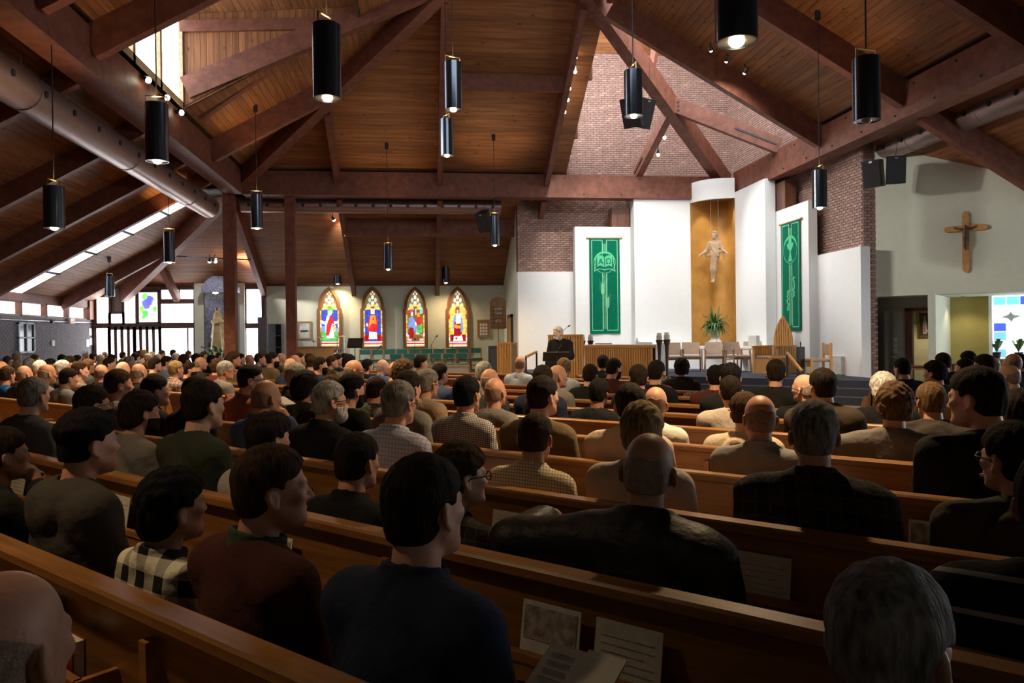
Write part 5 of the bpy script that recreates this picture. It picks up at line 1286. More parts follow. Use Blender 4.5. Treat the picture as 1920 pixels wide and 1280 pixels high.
# amplifier cabinet
a, b = at(918, 705, Y=25.4), at(935, 648, Y=25.4)
r = thing('amplifier', 'tall black amplifier cabinet beside the slatted reading desk', 'amplifier', ((a[0]+b[0])/2, 25.6, 0)); wd = b[0]-a[0]
part(r, 'cabinet', MB().b2((-wd/2, -.2, 0), (wd/2, .2, b[2])), PLASTIC_BLACK, bevel=.01); part(r, 'grille', MB().b2((-wd/2+.03, -.215, .1), (wd/2-.03, -.2, b[2]-.1)), MATS['speaker_grille'])
# frames on the cream wall, hymn board
def wall_frame(px0, py0, px1, py1, lab, inner):
    a, b = at(px0, py1, Y=29.4), at(px1, py0, Y=29.4)
    r = thing('picture_frame', lab, 'picture', ((a[0]+b[0])/2, 29.37, a[2])); w_, h = b[0]-a[0], b[2]-a[2]; t = .05
    for q in (((-w_/2, -.02, 0), (w_/2, .02, t)), ((-w_/2, -.02, h-t), (w_/2, .02, h)), ((-w_/2, -.02, t), (-w_/2+t, .02, h-t)), ((w_/2-t, -.02, t), (w_/2, .02, h-t))): part(r, 'frame', MB().b2(*q), W_CHAIR)
    part(r, 'mount', MB().b2((-w_/2+t, .0, t), (w_/2-t, .015, h-t)), inner); return r, w_, h
r, w_, h = wall_frame(558, 602, 583, 636, 'wooden framed picture on the cream wall beside the post', plain('picture_glass', (.55, .58, .55), .2, var=.35, scale=5))
part(r, 'picture_detail', MB().b2((-.14, -.006, h*.42), (.14, 0, h*.5)), METAL_DARK)
r, w_, h = wall_frame(895, 599, 919, 632, 'wooden framed notice board beside the hymn board', plain('notice_brown', (.30, .2, .12), .8))
for k in range(3):
    for j in range(4): part(r, 'notice', MB().b2((-.16+k*.11, -.006, .08+j*.12), (-.08+k*.11, 0, .17+j*.12)), PAPER)
a, b = at(919, 617, Y=27.2), at(949, 556, Y=27.2)
r = thing('hymn_board', 'carved wooden hymn board with white numbers 644 564 472 on a pole', 'sign', ((a[0]+b[0])/2, 27.2, .36)); wd = (b[0]-a[0])/2; z0, z1 = a[2]-.36, b[2]-.36
prof = [(-wd, z0+.03), (-wd*.6, z0), (wd*.6, z0), (wd, z0+.03), (wd, z1-.22), (wd*.9, z1-.14), (wd*.6, z1-.04), (0, z1), (-wd*.6, z1-.04), (-wd*.9, z1-.14), (-wd, z1-.22)]
part(r, 'board', MB().prism([(x, 0, z) for x, z in prof], (0, .03, 0)), W_CHAIR)
part(r, 'pole', MB().cyl((0, .02, 0), (0, .02, z0+.05), .018, n=8), W_CHAIR); part(r, 'foot', MB().lathe([(.16, 0), (.15, .03), (.03, .06)], n=16), W_CHAIR)
for k in range(6): part(r, 'rail', MB().b2((-wd*.95, -.012, z0+.07+k*.145), (wd*.95, 0, z0+.085+k*.145)), W_DARK)
part(r, 'carving', MB().lathe([(0, 0), (.1, .0), (.1, .01), (0, .015)], (0, -.005, z1-.14), 12), W_CHAIR)
NUM = plain('number_white', (.93, .95, .95), .6)
for s_, py in (('644', 579), ('564', 587), ('472', 602)):
    z = at(933, py, Y=27.2)[2]-.36; M = Matrix(((1, 0, 0, 0), (0, 0, -1, -.014), (0, 1, 0, z), (0, 0, 0, 1)))
    link('number', text_mesh(s_, .16, M), NUM, r)
# grey bookcase and brick stub by the shrine
a, b = at(503, 690, Y=28.9), at(528, 607, Y=28.9)
r = thing('bookcase', 'grey bookcase against the cream wall beside the post', 'bookcase', ((a[0]+b[0])/2, 29.1, 0)); wd = (b[0]-a[0])/2; hz_ = b[2]
GREYP = plain('grey_paint', (.16, .17, .2), .6)
part(r, 'side', MB().b2((-wd, -.2, 0), (-wd+.03, .2, hz_)), GREYP); part(r, 'side', MB().b2((wd-.03, -.2, 0), (wd, .2, hz_)), GREYP); part(r, 'back', MB().b2((-wd, .18, 0), (wd, .2, hz_)), GREYP); part(r, 'door', MB().b2((-wd+.03, -.2, 0), (wd*.1, -.17, hz_)), GREYP)
for k in range(6): part(r, 'shelf', MB().b2((-wd+.03, -.19, k*hz_/5.05), (wd-.03, .19, k*hz_/5.05+.025)), GREYP)
a, b = at(484, 690, Y=28.2), at(498, 594, Y=28.2)
stub = struct('wall_stub', MB().b2((a[0], 28.2, 0), (b[0], 28.5, b[2])), GREYBRICK)

# ================================================================== SHRINE AND LEFT WALL
MOS = plain('mosaic_blue', (.17, .18, .27), .4, var=.45, scale=14, bump=.3, bscale=40)
xa, xb = at(384, 600, Y=29.0)[0], at(442, 600, Y=29.0)[0]; zt_ = at(412, 520, Y=29.0)[2]
mb = MB(); mb.grid(12, 1, lambda u, v: (xa+(xb-xa)*u, 29.0+.3*math.sin(u*math.pi), v*(zt_-.3)))
r = thing('shrine', 'blue mosaic shrine alcove with arched hood between the entrance glazing', 'shrine', ((xa+xb)/2, 29.0, 0))
part(r, 'alcove', mb, MOS, True, world=True)
x0, x1, z0 = at(378, 550, Y=28.7)[0], at(444, 550, Y=28.7)[0], at(410, 548, Y=28.7)[2]
pts = [(x0, z0), (x1, z0), (x1, z0+.2), (x1-.18, z0+.45), (x1-.4, z0+.6), (x0+.4, z0+.6), (x0+.18, z0+.45), (x0, z0+.2)]
part(r, 'hood', MB().prism([(x, 28.65, z) for x, z in pts], (0, .6, 0)), MOS, world=True)
part(r, 'hood_lamp', MB().sph(((x0+x1)/2-.15, 28.75, z0-.02), (.1, .06, .03), 10, 6), G_WARM, world=True)
part(r, 'plinth', MB().b2((xa+.2, 28.5, 0), (xb-.2, 29.0, 1.2)), CREAM, world=True)
p = at(409, 657, Y=28.4)
r = thing('shrine_plant', 'leafy green plant at the foot of the shrine statue', 'plant', (p[0], 28.2, .75))
part(r, 'planter', MB().b2((-.5, -.15, -.75), (.5, .2, .25)), plain('lattice_white', (.6, .58, .52), .8))
rn = random.Random(8)
for k in range(40):
    x, z = rn.uniform(-.5, .5), rn.uniform(.25, .62)*(1); a = rn.uniform(0, 6.28); L_ = rn.uniform(.1, .22); mb = MB()
    c = np.array((x, rn.uniform(-.15, .1), z)); mb.add([c, c+(math.cos(a)*L_*.6-.04, -.04, math.sin(a)*L_*.6+.05), c+np.array((math.cos(a)*L_, -.06, math.sin(a)*L_)), c+(math.cos(a)*L_*.6+.05, 0, math.sin(a)*L_*.6-.04)], [(0, 1, 2, 3)]); part(r, 'leaf', mb, LEAF)
# brick wall furniture
a, b = at(32, 662, X=-11.98), at(62, 605, X=-11.98)
r = thing('wall_window', 'grey framed four pane window set in the left brick wall', 'window', (-11.97, (a[1]+b[1])/2, a[2])); wy, h = (b[1]-a[1])/2, b[2]-a[2]
FB = plain('frame_blue_grey', (.20, .24, .28), .5)
for y0, y1, z0, z1 in ((-wy, wy, 0, .05), (-wy, wy, h-.05, h), (-wy, -wy+.06, 0, h), (wy-.06, wy, 0, h), (-.03, .03, 0, h), (-wy, wy, h/2-.02, h/2+.02)): part(r, 'frame', MB().b2((-.02, y0, z0), (.05, y1, z1)), FB)
for y in (-wy/2, wy/2):
    for z in (h*.25, h*.75): part(r, 'pane', MB().b2((0, y-wy/2+.05, z-h*.22), (.01, y+wy/2-.05, z+h*.22)), plain('dark_pane', (.03, .035, .045), .15))
p = at(134, 601, X=-11.9)
r = thing('exit_sign', 'red and white exit sign box above the brick wall', 'sign', p); part(r, 'box', MB().b2((-.03, -.17, -.1), (.04, .17, .1)), PAPER)
M = Matrix(((0, 0, 1, .042), (1, 0, 0, 0), (0, 1, 0, 0), (0, 0, 0, 1))); link('letters', text_mesh('EXIT', .14, M), glow('exit_red', (1, .15, .12), 1.0), r)
solo('thermostat', MB().b2((-11.98, at(97, 643, X=-12)[1]-.1, at(97, 648, X=-12)[2]), (-11.93, at(97, 643, X=-12)[1]+.06, at(97, 638, X=-12)[2])), PAPER, 'small white box on the left brick wall', 'wall box')
p0, p1 = at(0, 598, X=-11.97), at(172, 605, X=-11.97)
solo('conduit', MB().cyl(p0, p1, .015, n=8), METAL_GREY, 'thin grey conduit pipe along the top of the left brick wall', 'pipe')
p = at(97, 600, X=-11.9); r = thing('security_camera', 'small black camera on the conduit of the left brick wall', 'camera', p); part(r, 'mount', MB().cyl((-.052, 0, 0), (.02, 0, 0), .03, n=8), PLASTIC_BLACK); part(r, 'camera_body', MB().cyl((.02, .1, -.03), (.05, -.14, -.06), .045, n=12), PLASTIC_BLACK, True)
for k, (px, py) in enumerate(((170, 622), (171, 640), (165, 643))):
    p = at(px, py, X=-11.97); solo('poster', MB().b2((-11.985, p[1]-.12, p[2]-.13), (-11.975, p[1]+.12, p[2]+.13)), PAPER, 'white notice sheet beside the entrance glazing', 'paper', 'notices beside the entrance')

# ================================================================== PEWS
T0, DT = .11, .84
NROW = 14
def pew(length, rz, loc, label, group, racks=True, left_end=True, right_end=True):
    """local x along the pew, +y the way the sitters face; y=0 is the back"""
    r = thing('pew', label, 'pew', loc, rz, group); L_ = length/2
    mb = MB(); mb.add([(-L_, -.02, .86), (L_, -.02, .86), (L_, .012, .86), (-L_, .012, .86), (-L_, .02, .30), (L_, .02, .30), (L_, .05, .30), (-L_, .05, .30)],
                      [(0, 1, 2, 3), (4, 7, 6, 5), (0, 4, 5, 1), (3, 2, 6, 7), (1, 5, 6, 2), (0, 3, 7, 4)])
    part(r, 'back_panel', mb, W_PEW)
    part(r, 'cap_rail', MB().b2((-L_, -.05, .845), (L_, .03, .885)), W_PEW, bevel=.008)
    part(r, 'seat', MB().b2((-L_, .03, .335), (L_, .47, .375)), W_PEW, bevel=.008)
    ns = max(1, int(round(length/2.6)))
    for k in range(ns+1):
        x = -L_+length*k/ns
        if k in (0, ns):
            if (k == 0 and not left_end) or (k == ns and not right_end): continue
            x += .025 if k == 0 else -.025
            pts = [(-.06, 0), (.54, 0), (.54, .46), (.42, .66), (.10, .70), (.05, .90), (-.07, .90), (-.02, .45)]
            part(r, 'end_panel', MB().prism([(x-.025, y, z) for y, z in pts], (.05, 0, 0)), W_PEW)
        else:
            part(r, 'support', MB().prism([(x-.02, y, z) for y, z in ((.06, 0), (.46, 0), (.46, .335), (.14, .335), (.06, .335))], (.04, 0, 0)), W_PEW)
            part(r, 'back_cleat', MB().prism([(x-.018, y, z) for y, z in ((-.045, .80), (-.005, .80), (.03, .06), (-.03, .06))], (.036, 0, 0)), W_PEW)
    if racks:
        nr = max(1, int(length/1.3))
        for k in range(nr):
            x = -L_+length*(k+.5)/nr; w_ = .44
            rk = part(r, 'book_rack', MB().b2((x-w_, -.10, .50), (x+w_, .01, .515)), W_PEW)
            for z in (.53, .585): part(rk, 'rack_slat', MB().b2((x-w_, -.115, z), (x+w_, -.10, z+.042)), W_PEW)
            part(rk, 'rack_slat', MB().b2((x-w_, -.12, .64), (x+w_, -.095, .665)), W_PEW)
            for e in (-1, 1): part(rk, 'rack_end', MB().b2((x+e*w_-.01, -.115, .50), (x+e*w_+.01, .0, .665)), W_PEW)
    return r
ORD = ['first', 'second', 'third', 'fourth', 'fifth', 'sixth', 'seventh']
words = ['rearmost pew']+[o+' pew from the rear' for o in ORD[1:]]+[o+' pew from the sanctuary' for o in ORD[:0:-1]]+['front pew']
PEWT = [T0+DT*k for k in range(NROW)]
for k, t in enumerate(PEWT):
    sr = 5.1-t if t > 4.6 else min(3.4, 5.1-t)
    s_a, s_b = -7.2, sr
    if s_b-s_a > 1: 
        c = dg((s_a+s_b)/2, t); pew(s_b-s_a, RZ, (c[0], c[1], 0), 'oak %s, right of the middle aisle' % words[k], 'pews right of the middle aisle', racks=k < 7)
    s_a, s_b = max(-16.2, t-24.9), -8.4
    if k >= 2 and s_b-s_a > 1:
        c = dg((s_a+s_b)/2, t); pew(s_b-s_a, RZ, (c[0], c[1], 0), 'oak %s, left of the middle aisle' % words[k], 'pews left of the middle aisle', racks=False)
RY = [6.23+DT*j for j in range(5)]
RX = [5.0, 5.0, 5.03, 5.75, 6.25]
for j, y in enumerate(RY):
    pew(9.7-RX[j], 0, ((RX[j]+9.7)/2, y, 0), 'oak pew before the crucifix wall, %s row from the back of that block' % ORD[j], 'pews below the crucifix wall', racks=j < 3)
LX = [-6.7-DT*j for j in range(6)]
for j, x in enumerate(LX):
    pew(8.4, -math.pi/2, (x, 22.6, 0), 'oak pew by the entrance glazing, %s row from the front of that block' % ORD[j], 'pews by the entrance glazing', racks=False)
# ================================================================== FIGURES (signed distance fields -> surface nets)
f32 = np.float32
def smin(a, b, k):
    h = np.maximum(k-np.abs(a-b), 0)/k
    return np.minimum(a, b)-h*h*k*f32(.25)
def smax(a, b, k): return -smin(-a, -b, k)
def cap(P, a, b, r0, r1=None):
    r1 = r0 if r1 is None else r1
    a, b = np.array(a, f32), np.array(b, f32); d = b-a; L2 = float(d@d)+1e-9
    px, py, pz = P[0]-a[0], P[1]-a[1], P[2]-a[2]
    t = np.clip((px*d[0]+py*d[1]+pz*d[2])/f32(L2), 0, 1)
    return np.sqrt((px-t*d[0])**2+(py-t*d[1])**2+(pz-t*d[2])**2)-(f32(r0)+t*f32(r1-r0))
def ell(P, c, r):
    x, y, z = P[0]-f32(c[0]), P[1]-f32(c[1]), P[2]-f32(c[2])
    k0 = np.sqrt((x/f32(r[0]))**2+(y/f32(r[1]))**2+(z/f32(r[2]))**2)+f32(1e-6)
    k1 = np.sqrt((x/f32(r[0]**2))**2+(y/f32(r[1]**2))**2+(z/f32(r[2]**2))**2)+f32(1e-6)
    return k0*(k0-1)/k1
def axis(segs):
    """grid coordinates: segs of (start, end, step)"""
    out = []
    for a, b, s in segs: n = max(1, int(round((b-a)/s))); out += list(a+(b-a)*np.arange(n)/n)
    return np.array(out+[segs[-1][1]], f32)
def grid3(ax, ay, az): return np.meshgrid(ax, ay, az, indexing='ij')
def nets(D, ax, ay, az):
    """naive surface nets on a rectilinear grid; returns vertices and quads"""
    S_ = D < 0; nx, ny, nz = D.shape
    c = np.zeros((nx-1, ny-1, nz-1), np.uint8)
    for i in (0, 1):
        for j in (0, 1):
            for k in (0, 1): c += S_[i:nx-1+i, j:ny-1+j, k:nz-1+k]
    act = (c > 0) & (c < 8); idx = -np.ones(act.shape, np.int64); ii, jj, kk = np.nonzero(act); n = len(ii); idx[act] = np.arange(n)
    acc = np.zeros((n, 3)); cnt = np.zeros(n)
    A = (ax, ay, az)
    for d in range(3):
        o1, o2 = [q for q in range(3) if q != d]
        for u in (0, 1):
            for v in (0, 1):
                a = [ii.copy(), jj.copy(), kk.copy()]; a[o1] = a[o1]+u; a[o2] = a[o2]+v
                b = [q.copy() for q in a]; b[d] = b[d]+1
                da, db = D[a[0], a[1], a[2]], D[b[0], b[1], b[2]]; m = (da < 0) != (db < 0)
                t = np.where(m, da/np.where(m, da-db, 1), 0); p = np.zeros((n, 3))
                for q in range(3):
                    ca_, cb_ = A[q][a[q]], A[q][b[q]]; p[:, q] = ca_+(cb_-ca_)*t
                acc += p*m[:, None]; cnt += m
    V = acc/np.maximum(cnt, 1)[:, None]; Q = []
    for d in range(3):
        o1, o2 = [(1, 2), (2, 0), (0, 1)][d]
        sl = [slice(1, -1)]*3; sl[d] = slice(0, None)
        a = [slice(0, s) for s in D.shape]; b = list(a); a[d] = slice(0, D.shape[d]-1); b[d] = slice(1, D.shape[d])
        m = S_[tuple(a)] != S_[tuple(b)]; e = np.array(np.nonzero(m)).T
        e = e[(e[:, o1] > 0) & (e[:, o2] > 0) & (e[:, o1] < D.shape[o1]-1) & (e[:, o2] < D.shape[o2]-1)]
        if not len(e): continue
        q = []
        for u, v in ((0, 0), (-1, 0), (-1, -1), (0, -1)):
            f = e.copy(); f[:, o1] += u; f[:, o2] += v; q.append(idx[f[:, 0], f[:, 1], f[:, 2]])
        q = np.stack(q, 1); fl = S_[e[:, 0], e[:, 1], e[:, 2]]; q[~fl] = q[~fl][:, ::-1]; Q.append(q)
    return V, np.concatenate(Q)
def npmesh(name, V, Q):
    me = bpy.data.meshes.new(name); me.vertices.add(len(V)); me.vertices.foreach_set('co', np.asarray(V, f32).ravel())
    me.loops.add(4*len(Q)); me.loops.foreach_set('vertex_index', Q.ravel().astype(np.int32))
    me.polygons.add(len(Q)); me.polygons.foreach_set('loop_start', np.arange(0, 4*len(Q), 4, dtype=np.int32))
    me.polygons.foreach_set('use_smooth', np.ones(len(Q), bool)); me.update(calc_edges=True); me.validate(); return me
HC = (0, .035, 1.192)
def head_sdf(P, jaw=1.0):
    q = (np.abs(P[0]), P[1]-f32(HC[1]), P[2]-f32(HC[2])); s = (P[0], q[1], q[2])
    d = ell(s, (0, -.008, .022), (.077, .097, .094))
    d = smin(d, ell(s, (0, .034, -.045), (.061*jaw, .062, .083)), .03)
    d = smin(d, cap(q, (.048*jaw, .0, -.06), (.018, .07, -.097), .020, .018), .03)
    d = smin(d, cap(s, (-.014, .078, -.1), (.014, .078, -.1), .017), .02)
    d = smin(d, ell(q, (.044, .062, -.022), (.022, .022, .018)), .02)
    d = smin(d, cap(q, (.012, .088, .012), (.042, .076, .014), .011), .015)
    d = smax(d, -ell(q, (.032, .104, -.006), (.018, .017, .013)), .012)
    d = smin(d, ell(q, (.031, .080, -.007), (.0135, .012, .012)), .004)
    d = smin(d, cap(s, (0, .092, .002), (0, .112, -.034), .007, .012), .012)
    d = smin(d, ell(q, (.012, .099, -.038), (.009, .010, .008)), .006)
    d = smin(d, ell(s, (0, .089, -.064), (.023, .011, .0065)), .006)
    d = smin(d, ell(s, (0, .086, -.075), (.020, .012, .0075)), .006)
    ca_, sa_ = f32(math.cos(.42)), f32(math.sin(.42)); ex, ey = q[0]-f32(.083), q[1]+f32(.018)+.2*(q[2]+f32(.018))
    e_ = (ex*ca_+ey*sa_, -ex*sa_+ey*ca_, q[2]+f32(.018))
    ear = ell(e_, (0, 0, 0), (.0085, .021, .033)); ear = smax(ear, -ell(e_, (.010, .002, .002), (.007, .012, .020)), .004)
    return smin(d, ear, .010)
def neck_sdf(P, r=1.0): return cap(P, (0, -.022, .98), (0, .008, 1.14), .063*r, .055*r)
POSE = {
 'rest': dict(R=((.212, .02, .70), (.10, .19, .62)), L=((-.212, .02, .70), (-.10, .19, .62))),
 'arm_out': dict(R=((.212, .02, .70), (.10, .19, .62)), L=((-.385, -.09, .93), (-.42, .12, .94))),
 'chin': dict(R=((.22, .20, .76), (.075, .155, 1.02)), L=((-.212, .02, .70), (-.02, .19, .66))),
}
def arm_sdf(P, sx, el_, wr, k=0.0):
    sh = (sx*.178, -.03, .955)
    d = cap(P, sh, el_, .058+k, .046+k)
    return smin(d, cap(P, el_, wr, .045+k, .032+k), .03)
def hand_sdf(P, el_, wr, fine):
    el_, wr = np.array(el_), np.array(wr); d_ = wr-el_; d_ /= np.linalg.norm(d_); side = np.cross(d_, (0, 0, 1.0)); side /= np.linalg.norm(side)+1e-9; up = np.cross(side, d_)
    h = cap(P, wr, wr+d_*.075, .028, .034)
    if fine:
        for i, L_ in enumerate((.060, .072, .068, .052)):
            a = wr+d_*.085+side*(i-1.5)*.019; m = a+d_*L_*.55-up*.006; e = m+d_*L_*.4-up*.022
            h = smin(h, smin(cap(P, a, m, .0095, .0088), cap(P, m, e, .0088, .0075), .004), .006)
        a = wr+d_*.03+side*.034; m = a+d_*.028+side*.016; h = smin(h, smin(cap(P, a, m, .012, .0105), cap(P, m, m+d_*.032, .0105, .0085), .004), .008)
    else: h = smin(h, cap(P, wr+d_*.07, wr+d_*.15-up*.03, .030, .02), .02)
    return h
def torso_sdf(P):
    q = (np.abs(P[0]), P[1], P[2])
    d = ell(P, (0, -.012, .83), (.182, .125, .205))
    d = smin(d, ell(P, (0, .018, .63), (.172, .142, .18)), .08)
    d = smin(d, ell(P, (0, .0, .53), (.185, .15, .11)), .06)
    d = smin(d, cap(q, (.03, -.035, 1.015), (.165, -.03, .955), .05, .057), .06)
    return d
def legs_sdf(P):
    q = (np.abs(P[0]), P[1], P[2])
    d = cap(q, (.095, .0, .525), (.115, .31, .50), .088, .062)
    d = smin(d, cap(q, (.115, .31, .49), (.115, .34, .09), .058, .042), .03)
    return smin(d, cap(q, (.115, .33, .05), (.115, .42, .035), .045, .035), .03)
LOD = {'hi': (.0065, .017, .0115, .0062), 'mid': (.0105, .026, .019, .0095), 'lo': (.017, .04, .03, .015)}
XO = {'rest': (-.33, .33), 'arm_out': (-.60, .33), 'chin': (-.33, .33)}
CACHE = {}
def fig_body(pose, lod):
    k = ('body', pose, lod)
    if k in CACHE: return CACHE[k]
    fi, co = LOD[lod][:2]; x0, x1 = XO[pose]
    ax = axis([(x0, -.11, co), (-.11, .11, fi), (.11, x1, co)]); ay = axis([(-.26, -.09, co), (-.09, .165, fi), (.165, .66, co)]); az = axis([(-.04, 1.0, co), (1.0, 1.33, fi)])
    P = grid3(ax, ay, az)
    d = smin(torso_sdf(P), legs_sdf(P), .04)
    for sx, k2 in ((1, 'R'), (-1, 'L')): d = smin(d, arm_sdf(P, sx, *POSE[pose][k2]), .03)
    d = d+f32(.014)                       # lies under the clothes
    for k2 in 'RL': d = smin(d, hand_sdf(P, *POSE[pose][k2], lod == 'hi'), .012)
    d = smin(d, neck_sdf(P), .025); d = smin(d, head_sdf(P), .018)
    CACHE[k] = nets(d, ax, ay, az); return CACHE[k]
def fig_shirt(pose, lod, style):
    k = ('shirt', pose, lod, style)
    if k in CACHE: return CACHE[k]
    s = LOD[lod][2]; x0, x1 = XO[pose]; x0 -= .03; x1 += .03
    fz = s*.62 if lod != 'lo' else s*.8
    ax = axis([(x0, x1, s)]); ay = axis([(-.30, .36, s)]); az = axis([(.40, .93, s), (.93, 1.12, fz)])
    P = grid3(ax, ay, az); off = {'sweater': .014, 'shirt': .010, 'hoodie': .022, 'jacket': .023, 'tee': .009}[style]
    d = torso_sdf(P)
    for sx, k2 in ((1, 'R'), (-1, 'L')): d = smin(d, arm_sdf(P, sx, *POSE[pose][k2], k=.006), .05)
    wr = np.sin(P[2]*38+P[0]*21+np.sin(P[1]*17)*1.5)*np.sin(P[0]*26-P[1]*31+1.3)
    am = f32(.0055 if style in ('hoodie', 'jacket') else .0035)
    d = d-f32(off)-am*wr*np.clip((1.0-P[2])*6, 0, 1)
    nk = neck_sdf(P); d = smax(d, -(nk-f32(.006)), .008)
    tz = P[2]+.28*P[1]                    # collars tilt down to the front
    def band(r0, th, z0, z1): return np.maximum(np.maximum(np.abs(nk-f32(r0))-f32(th), tz-f32(z1)), f32(z0)-tz)
    if style in ('sweater', 'tee'): d = smin(d, band(.012, .006, .99, 1.048 if style == 'sweater' else 1.035), .008)
    elif style == 'shirt':
        d = smin(d, band(.012, .005, .99, 1.068), .006); d = smin(d, band(.020, .004, 1.015, 1.062), .006)
    elif style == 'jacket':
        d = smin(d, band(.022, .009, .97, 1.072), .012)
    elif style == 'hoodie':
        qq = (np.abs(P[0]), P[1], P[2])
        h = smin(cap(qq, (.085, .055, .985), (.098, -.05, 1.02), .024, .034), cap(qq, (.098, -.05, 1.02), (.0, -.118, 1.015), .034, .040), .03)
        h = smin(h, ell(P, (0, -.135, .95), (.105, .042, .085)), .04)
        d = smin(d, h, .022); d = smax(d, -(nk-f32(.008)), .008)
    CACHE[k] = nets(d, ax, ay, az); return CACHE[k]
def fig_legs(lod):
    k = ('legs', lod)
    if k in CACHE: return CACHE[k]
    s = {'hi': .02, 'mid': .03, 'lo': .042}[lod]
    ax = axis([(-.28, .28, s)]); ay = axis([(-.24, .56, s)]); az = axis([(.06, .68, s)]); P = grid3(ax, ay, az)
    d = smin(legs_sdf(P), ell(P, (0, .0, .53), (.185, .15, .11)), .05)-f32(.014)
    d = np.maximum(d, f32(.085)-P[2])
    CACHE[k] = nets(d, ax, ay, az); return CACHE[k]
def fig_shoe(side):
    k = ('shoe', side)
    if k in CACHE: return CACHE[k]
    ax = axis([(.05, .2, .025)]); ay = axis([(.22, .52, .025)]); az = axis([(-.04, .15, .02)]); P = grid3(ax, ay, az)
    d = np.maximum(cap(P, (.115, .32, .056), (.115, .43, .046), .054, .045), -P[2])
    V, Q = nets(d, ax, ay, az)
    CACHE[('shoe', 1)] = (V, Q); CACHE[('shoe', -1)] = (V*np.array((-1, 1, 1)), Q[:, ::-1].copy()); return CACHE[k]
def fig_hair(style, lod):
    k = ('hair', style, lod)
    if k in CACHE: return CACHE[k]
    s = LOD[lod][3]
    ax = axis([(-.125, .125, s)]); ay = axis([(-.12, .19, s)]); az = axis([(1.04, 1.352, s)]); P = grid3(ax, ay, az)
    q = (np.abs(P[0]), P[1]-f32(HC[1]), P[2]-f32(HC[2])); x, y, z = P[0], q[1], q[2]
    th = dict(short=.016, fade=.012, buzz=.008, medium=.022, long=.03, curly=.026, bald=.0045, parted=.020, swept=.022)[style]
    sk = ell((x, y, z), (0, -.008, .022), (.077, .097, .094)); sk = smin(sk, ell((x, y, z), (0, -.055, -.04), (.060, .045, .06)), .03)
    up = np.clip((z+.05)/.12, 0, 1)
    t = f32(th)*(.28+.72*up) if style in ('short', 'fade', 'parted', 'swept') else f32(th)
    if style == 'fade': t = f32(.004)+f32(.020)*np.clip((z-.01)/.05, 0, 1)
    if style == 'swept': t = t+f32(.016)*np.clip((y-.0)/.08, 0, 1)*up
    if style == 'parted': t = t*(1+.35*np.tanh((x-.025)*60))
    n1 = np.sin(x*95+np.sin(z*60)*1.3)*np.sin(y*88+1)*np.sin(z*80+.5)
    n2 = np.sin(x*150+np.sin(y*40)*2)*np.sin(z*42+y*60)
    am = dict(curly=.0085, medium=.004, long=.004, swept=.004).get(style, .0022)
    d = sk-t-f32(am)*(n1 if style == 'curly' else n2)
    fr = (y-.080)*.72-(z-.062)*.69                                    # hairline over the forehead
    tmp = np.minimum(y-.022, .030-z)                                  # temples and the front of the ear
    low = -z-dict(long=.135, medium=.095, curly=.08, buzz=.068, fade=.06, bald=.07).get(style, .072)
    m = smax(smax(fr, tmp, .02), low, .015)
    if style == 'bald': m = smax(m, (z-.030)+.30*(y+.05)+.006*np.sin(x*90), .012)
    d = smax(d, m, .010)
    if style != 'long': d = smax(d, -ell(q, (.086, -.012, -.016), (.030, .032, .034)), .008)
    CACHE[k] = nets(d, ax, ay, az); return CACHE[k]
def fig_beard(lod):
    k = ('beard', lod)
    if k in CACHE: return CACHE[k]
    s = LOD[lod][3]
    ax = axis([(-.1, .1, s)]); ay = axis([(-.02, .19, s)]); az = axis([(1.02, 1.23, s)]); P = grid3(ax, ay, az)
    d = head_sdf(P)-f32(.009); y, z = P[1]-f32(HC[1]), P[2]-f32(HC[2])
    d = smin(d, ell((P[0], y, z), (0, .07, -.105), (.042, .035, .04)), .02)
    m = smax(z+.035+.35*(.06-y)*0, f32(.005)-y, .01); m = np.maximum(m, z+.045-.5*np.abs(P[0]))
    m = np.maximum(m, -ell((P[0], y, z), (0, .1, -.069), (.024, .03, .012)))
    d = smax(d, m, .006); CACHE[k] = nets(d, ax, ay, az); return CACHE[k]
def fig_collar(lod):
    k = ('collar', lod)
    if k in CACHE: return CACHE[k]
    s = .008; ax = axis([(-.12, .12, s)]); ay = axis([(-.13, .13, s)]); az = axis([(.96, 1.12, s*.6)]); P = grid3(ax, ay, az)
    nk = neck_sdf(P); tz = P[2]+.28*P[1]
    d = np.maximum(np.maximum(np.abs(nk-f32(.017))-f32(.007), tz-f32(1.072)), f32(1.0)-tz)
    CACHE[k] = nets(d, ax, ay, az); return CACHE[k]
def sstep(a, b, v): t = np.clip((v-a)/(b-a), 0, 1); return t*t*(3-2*t)
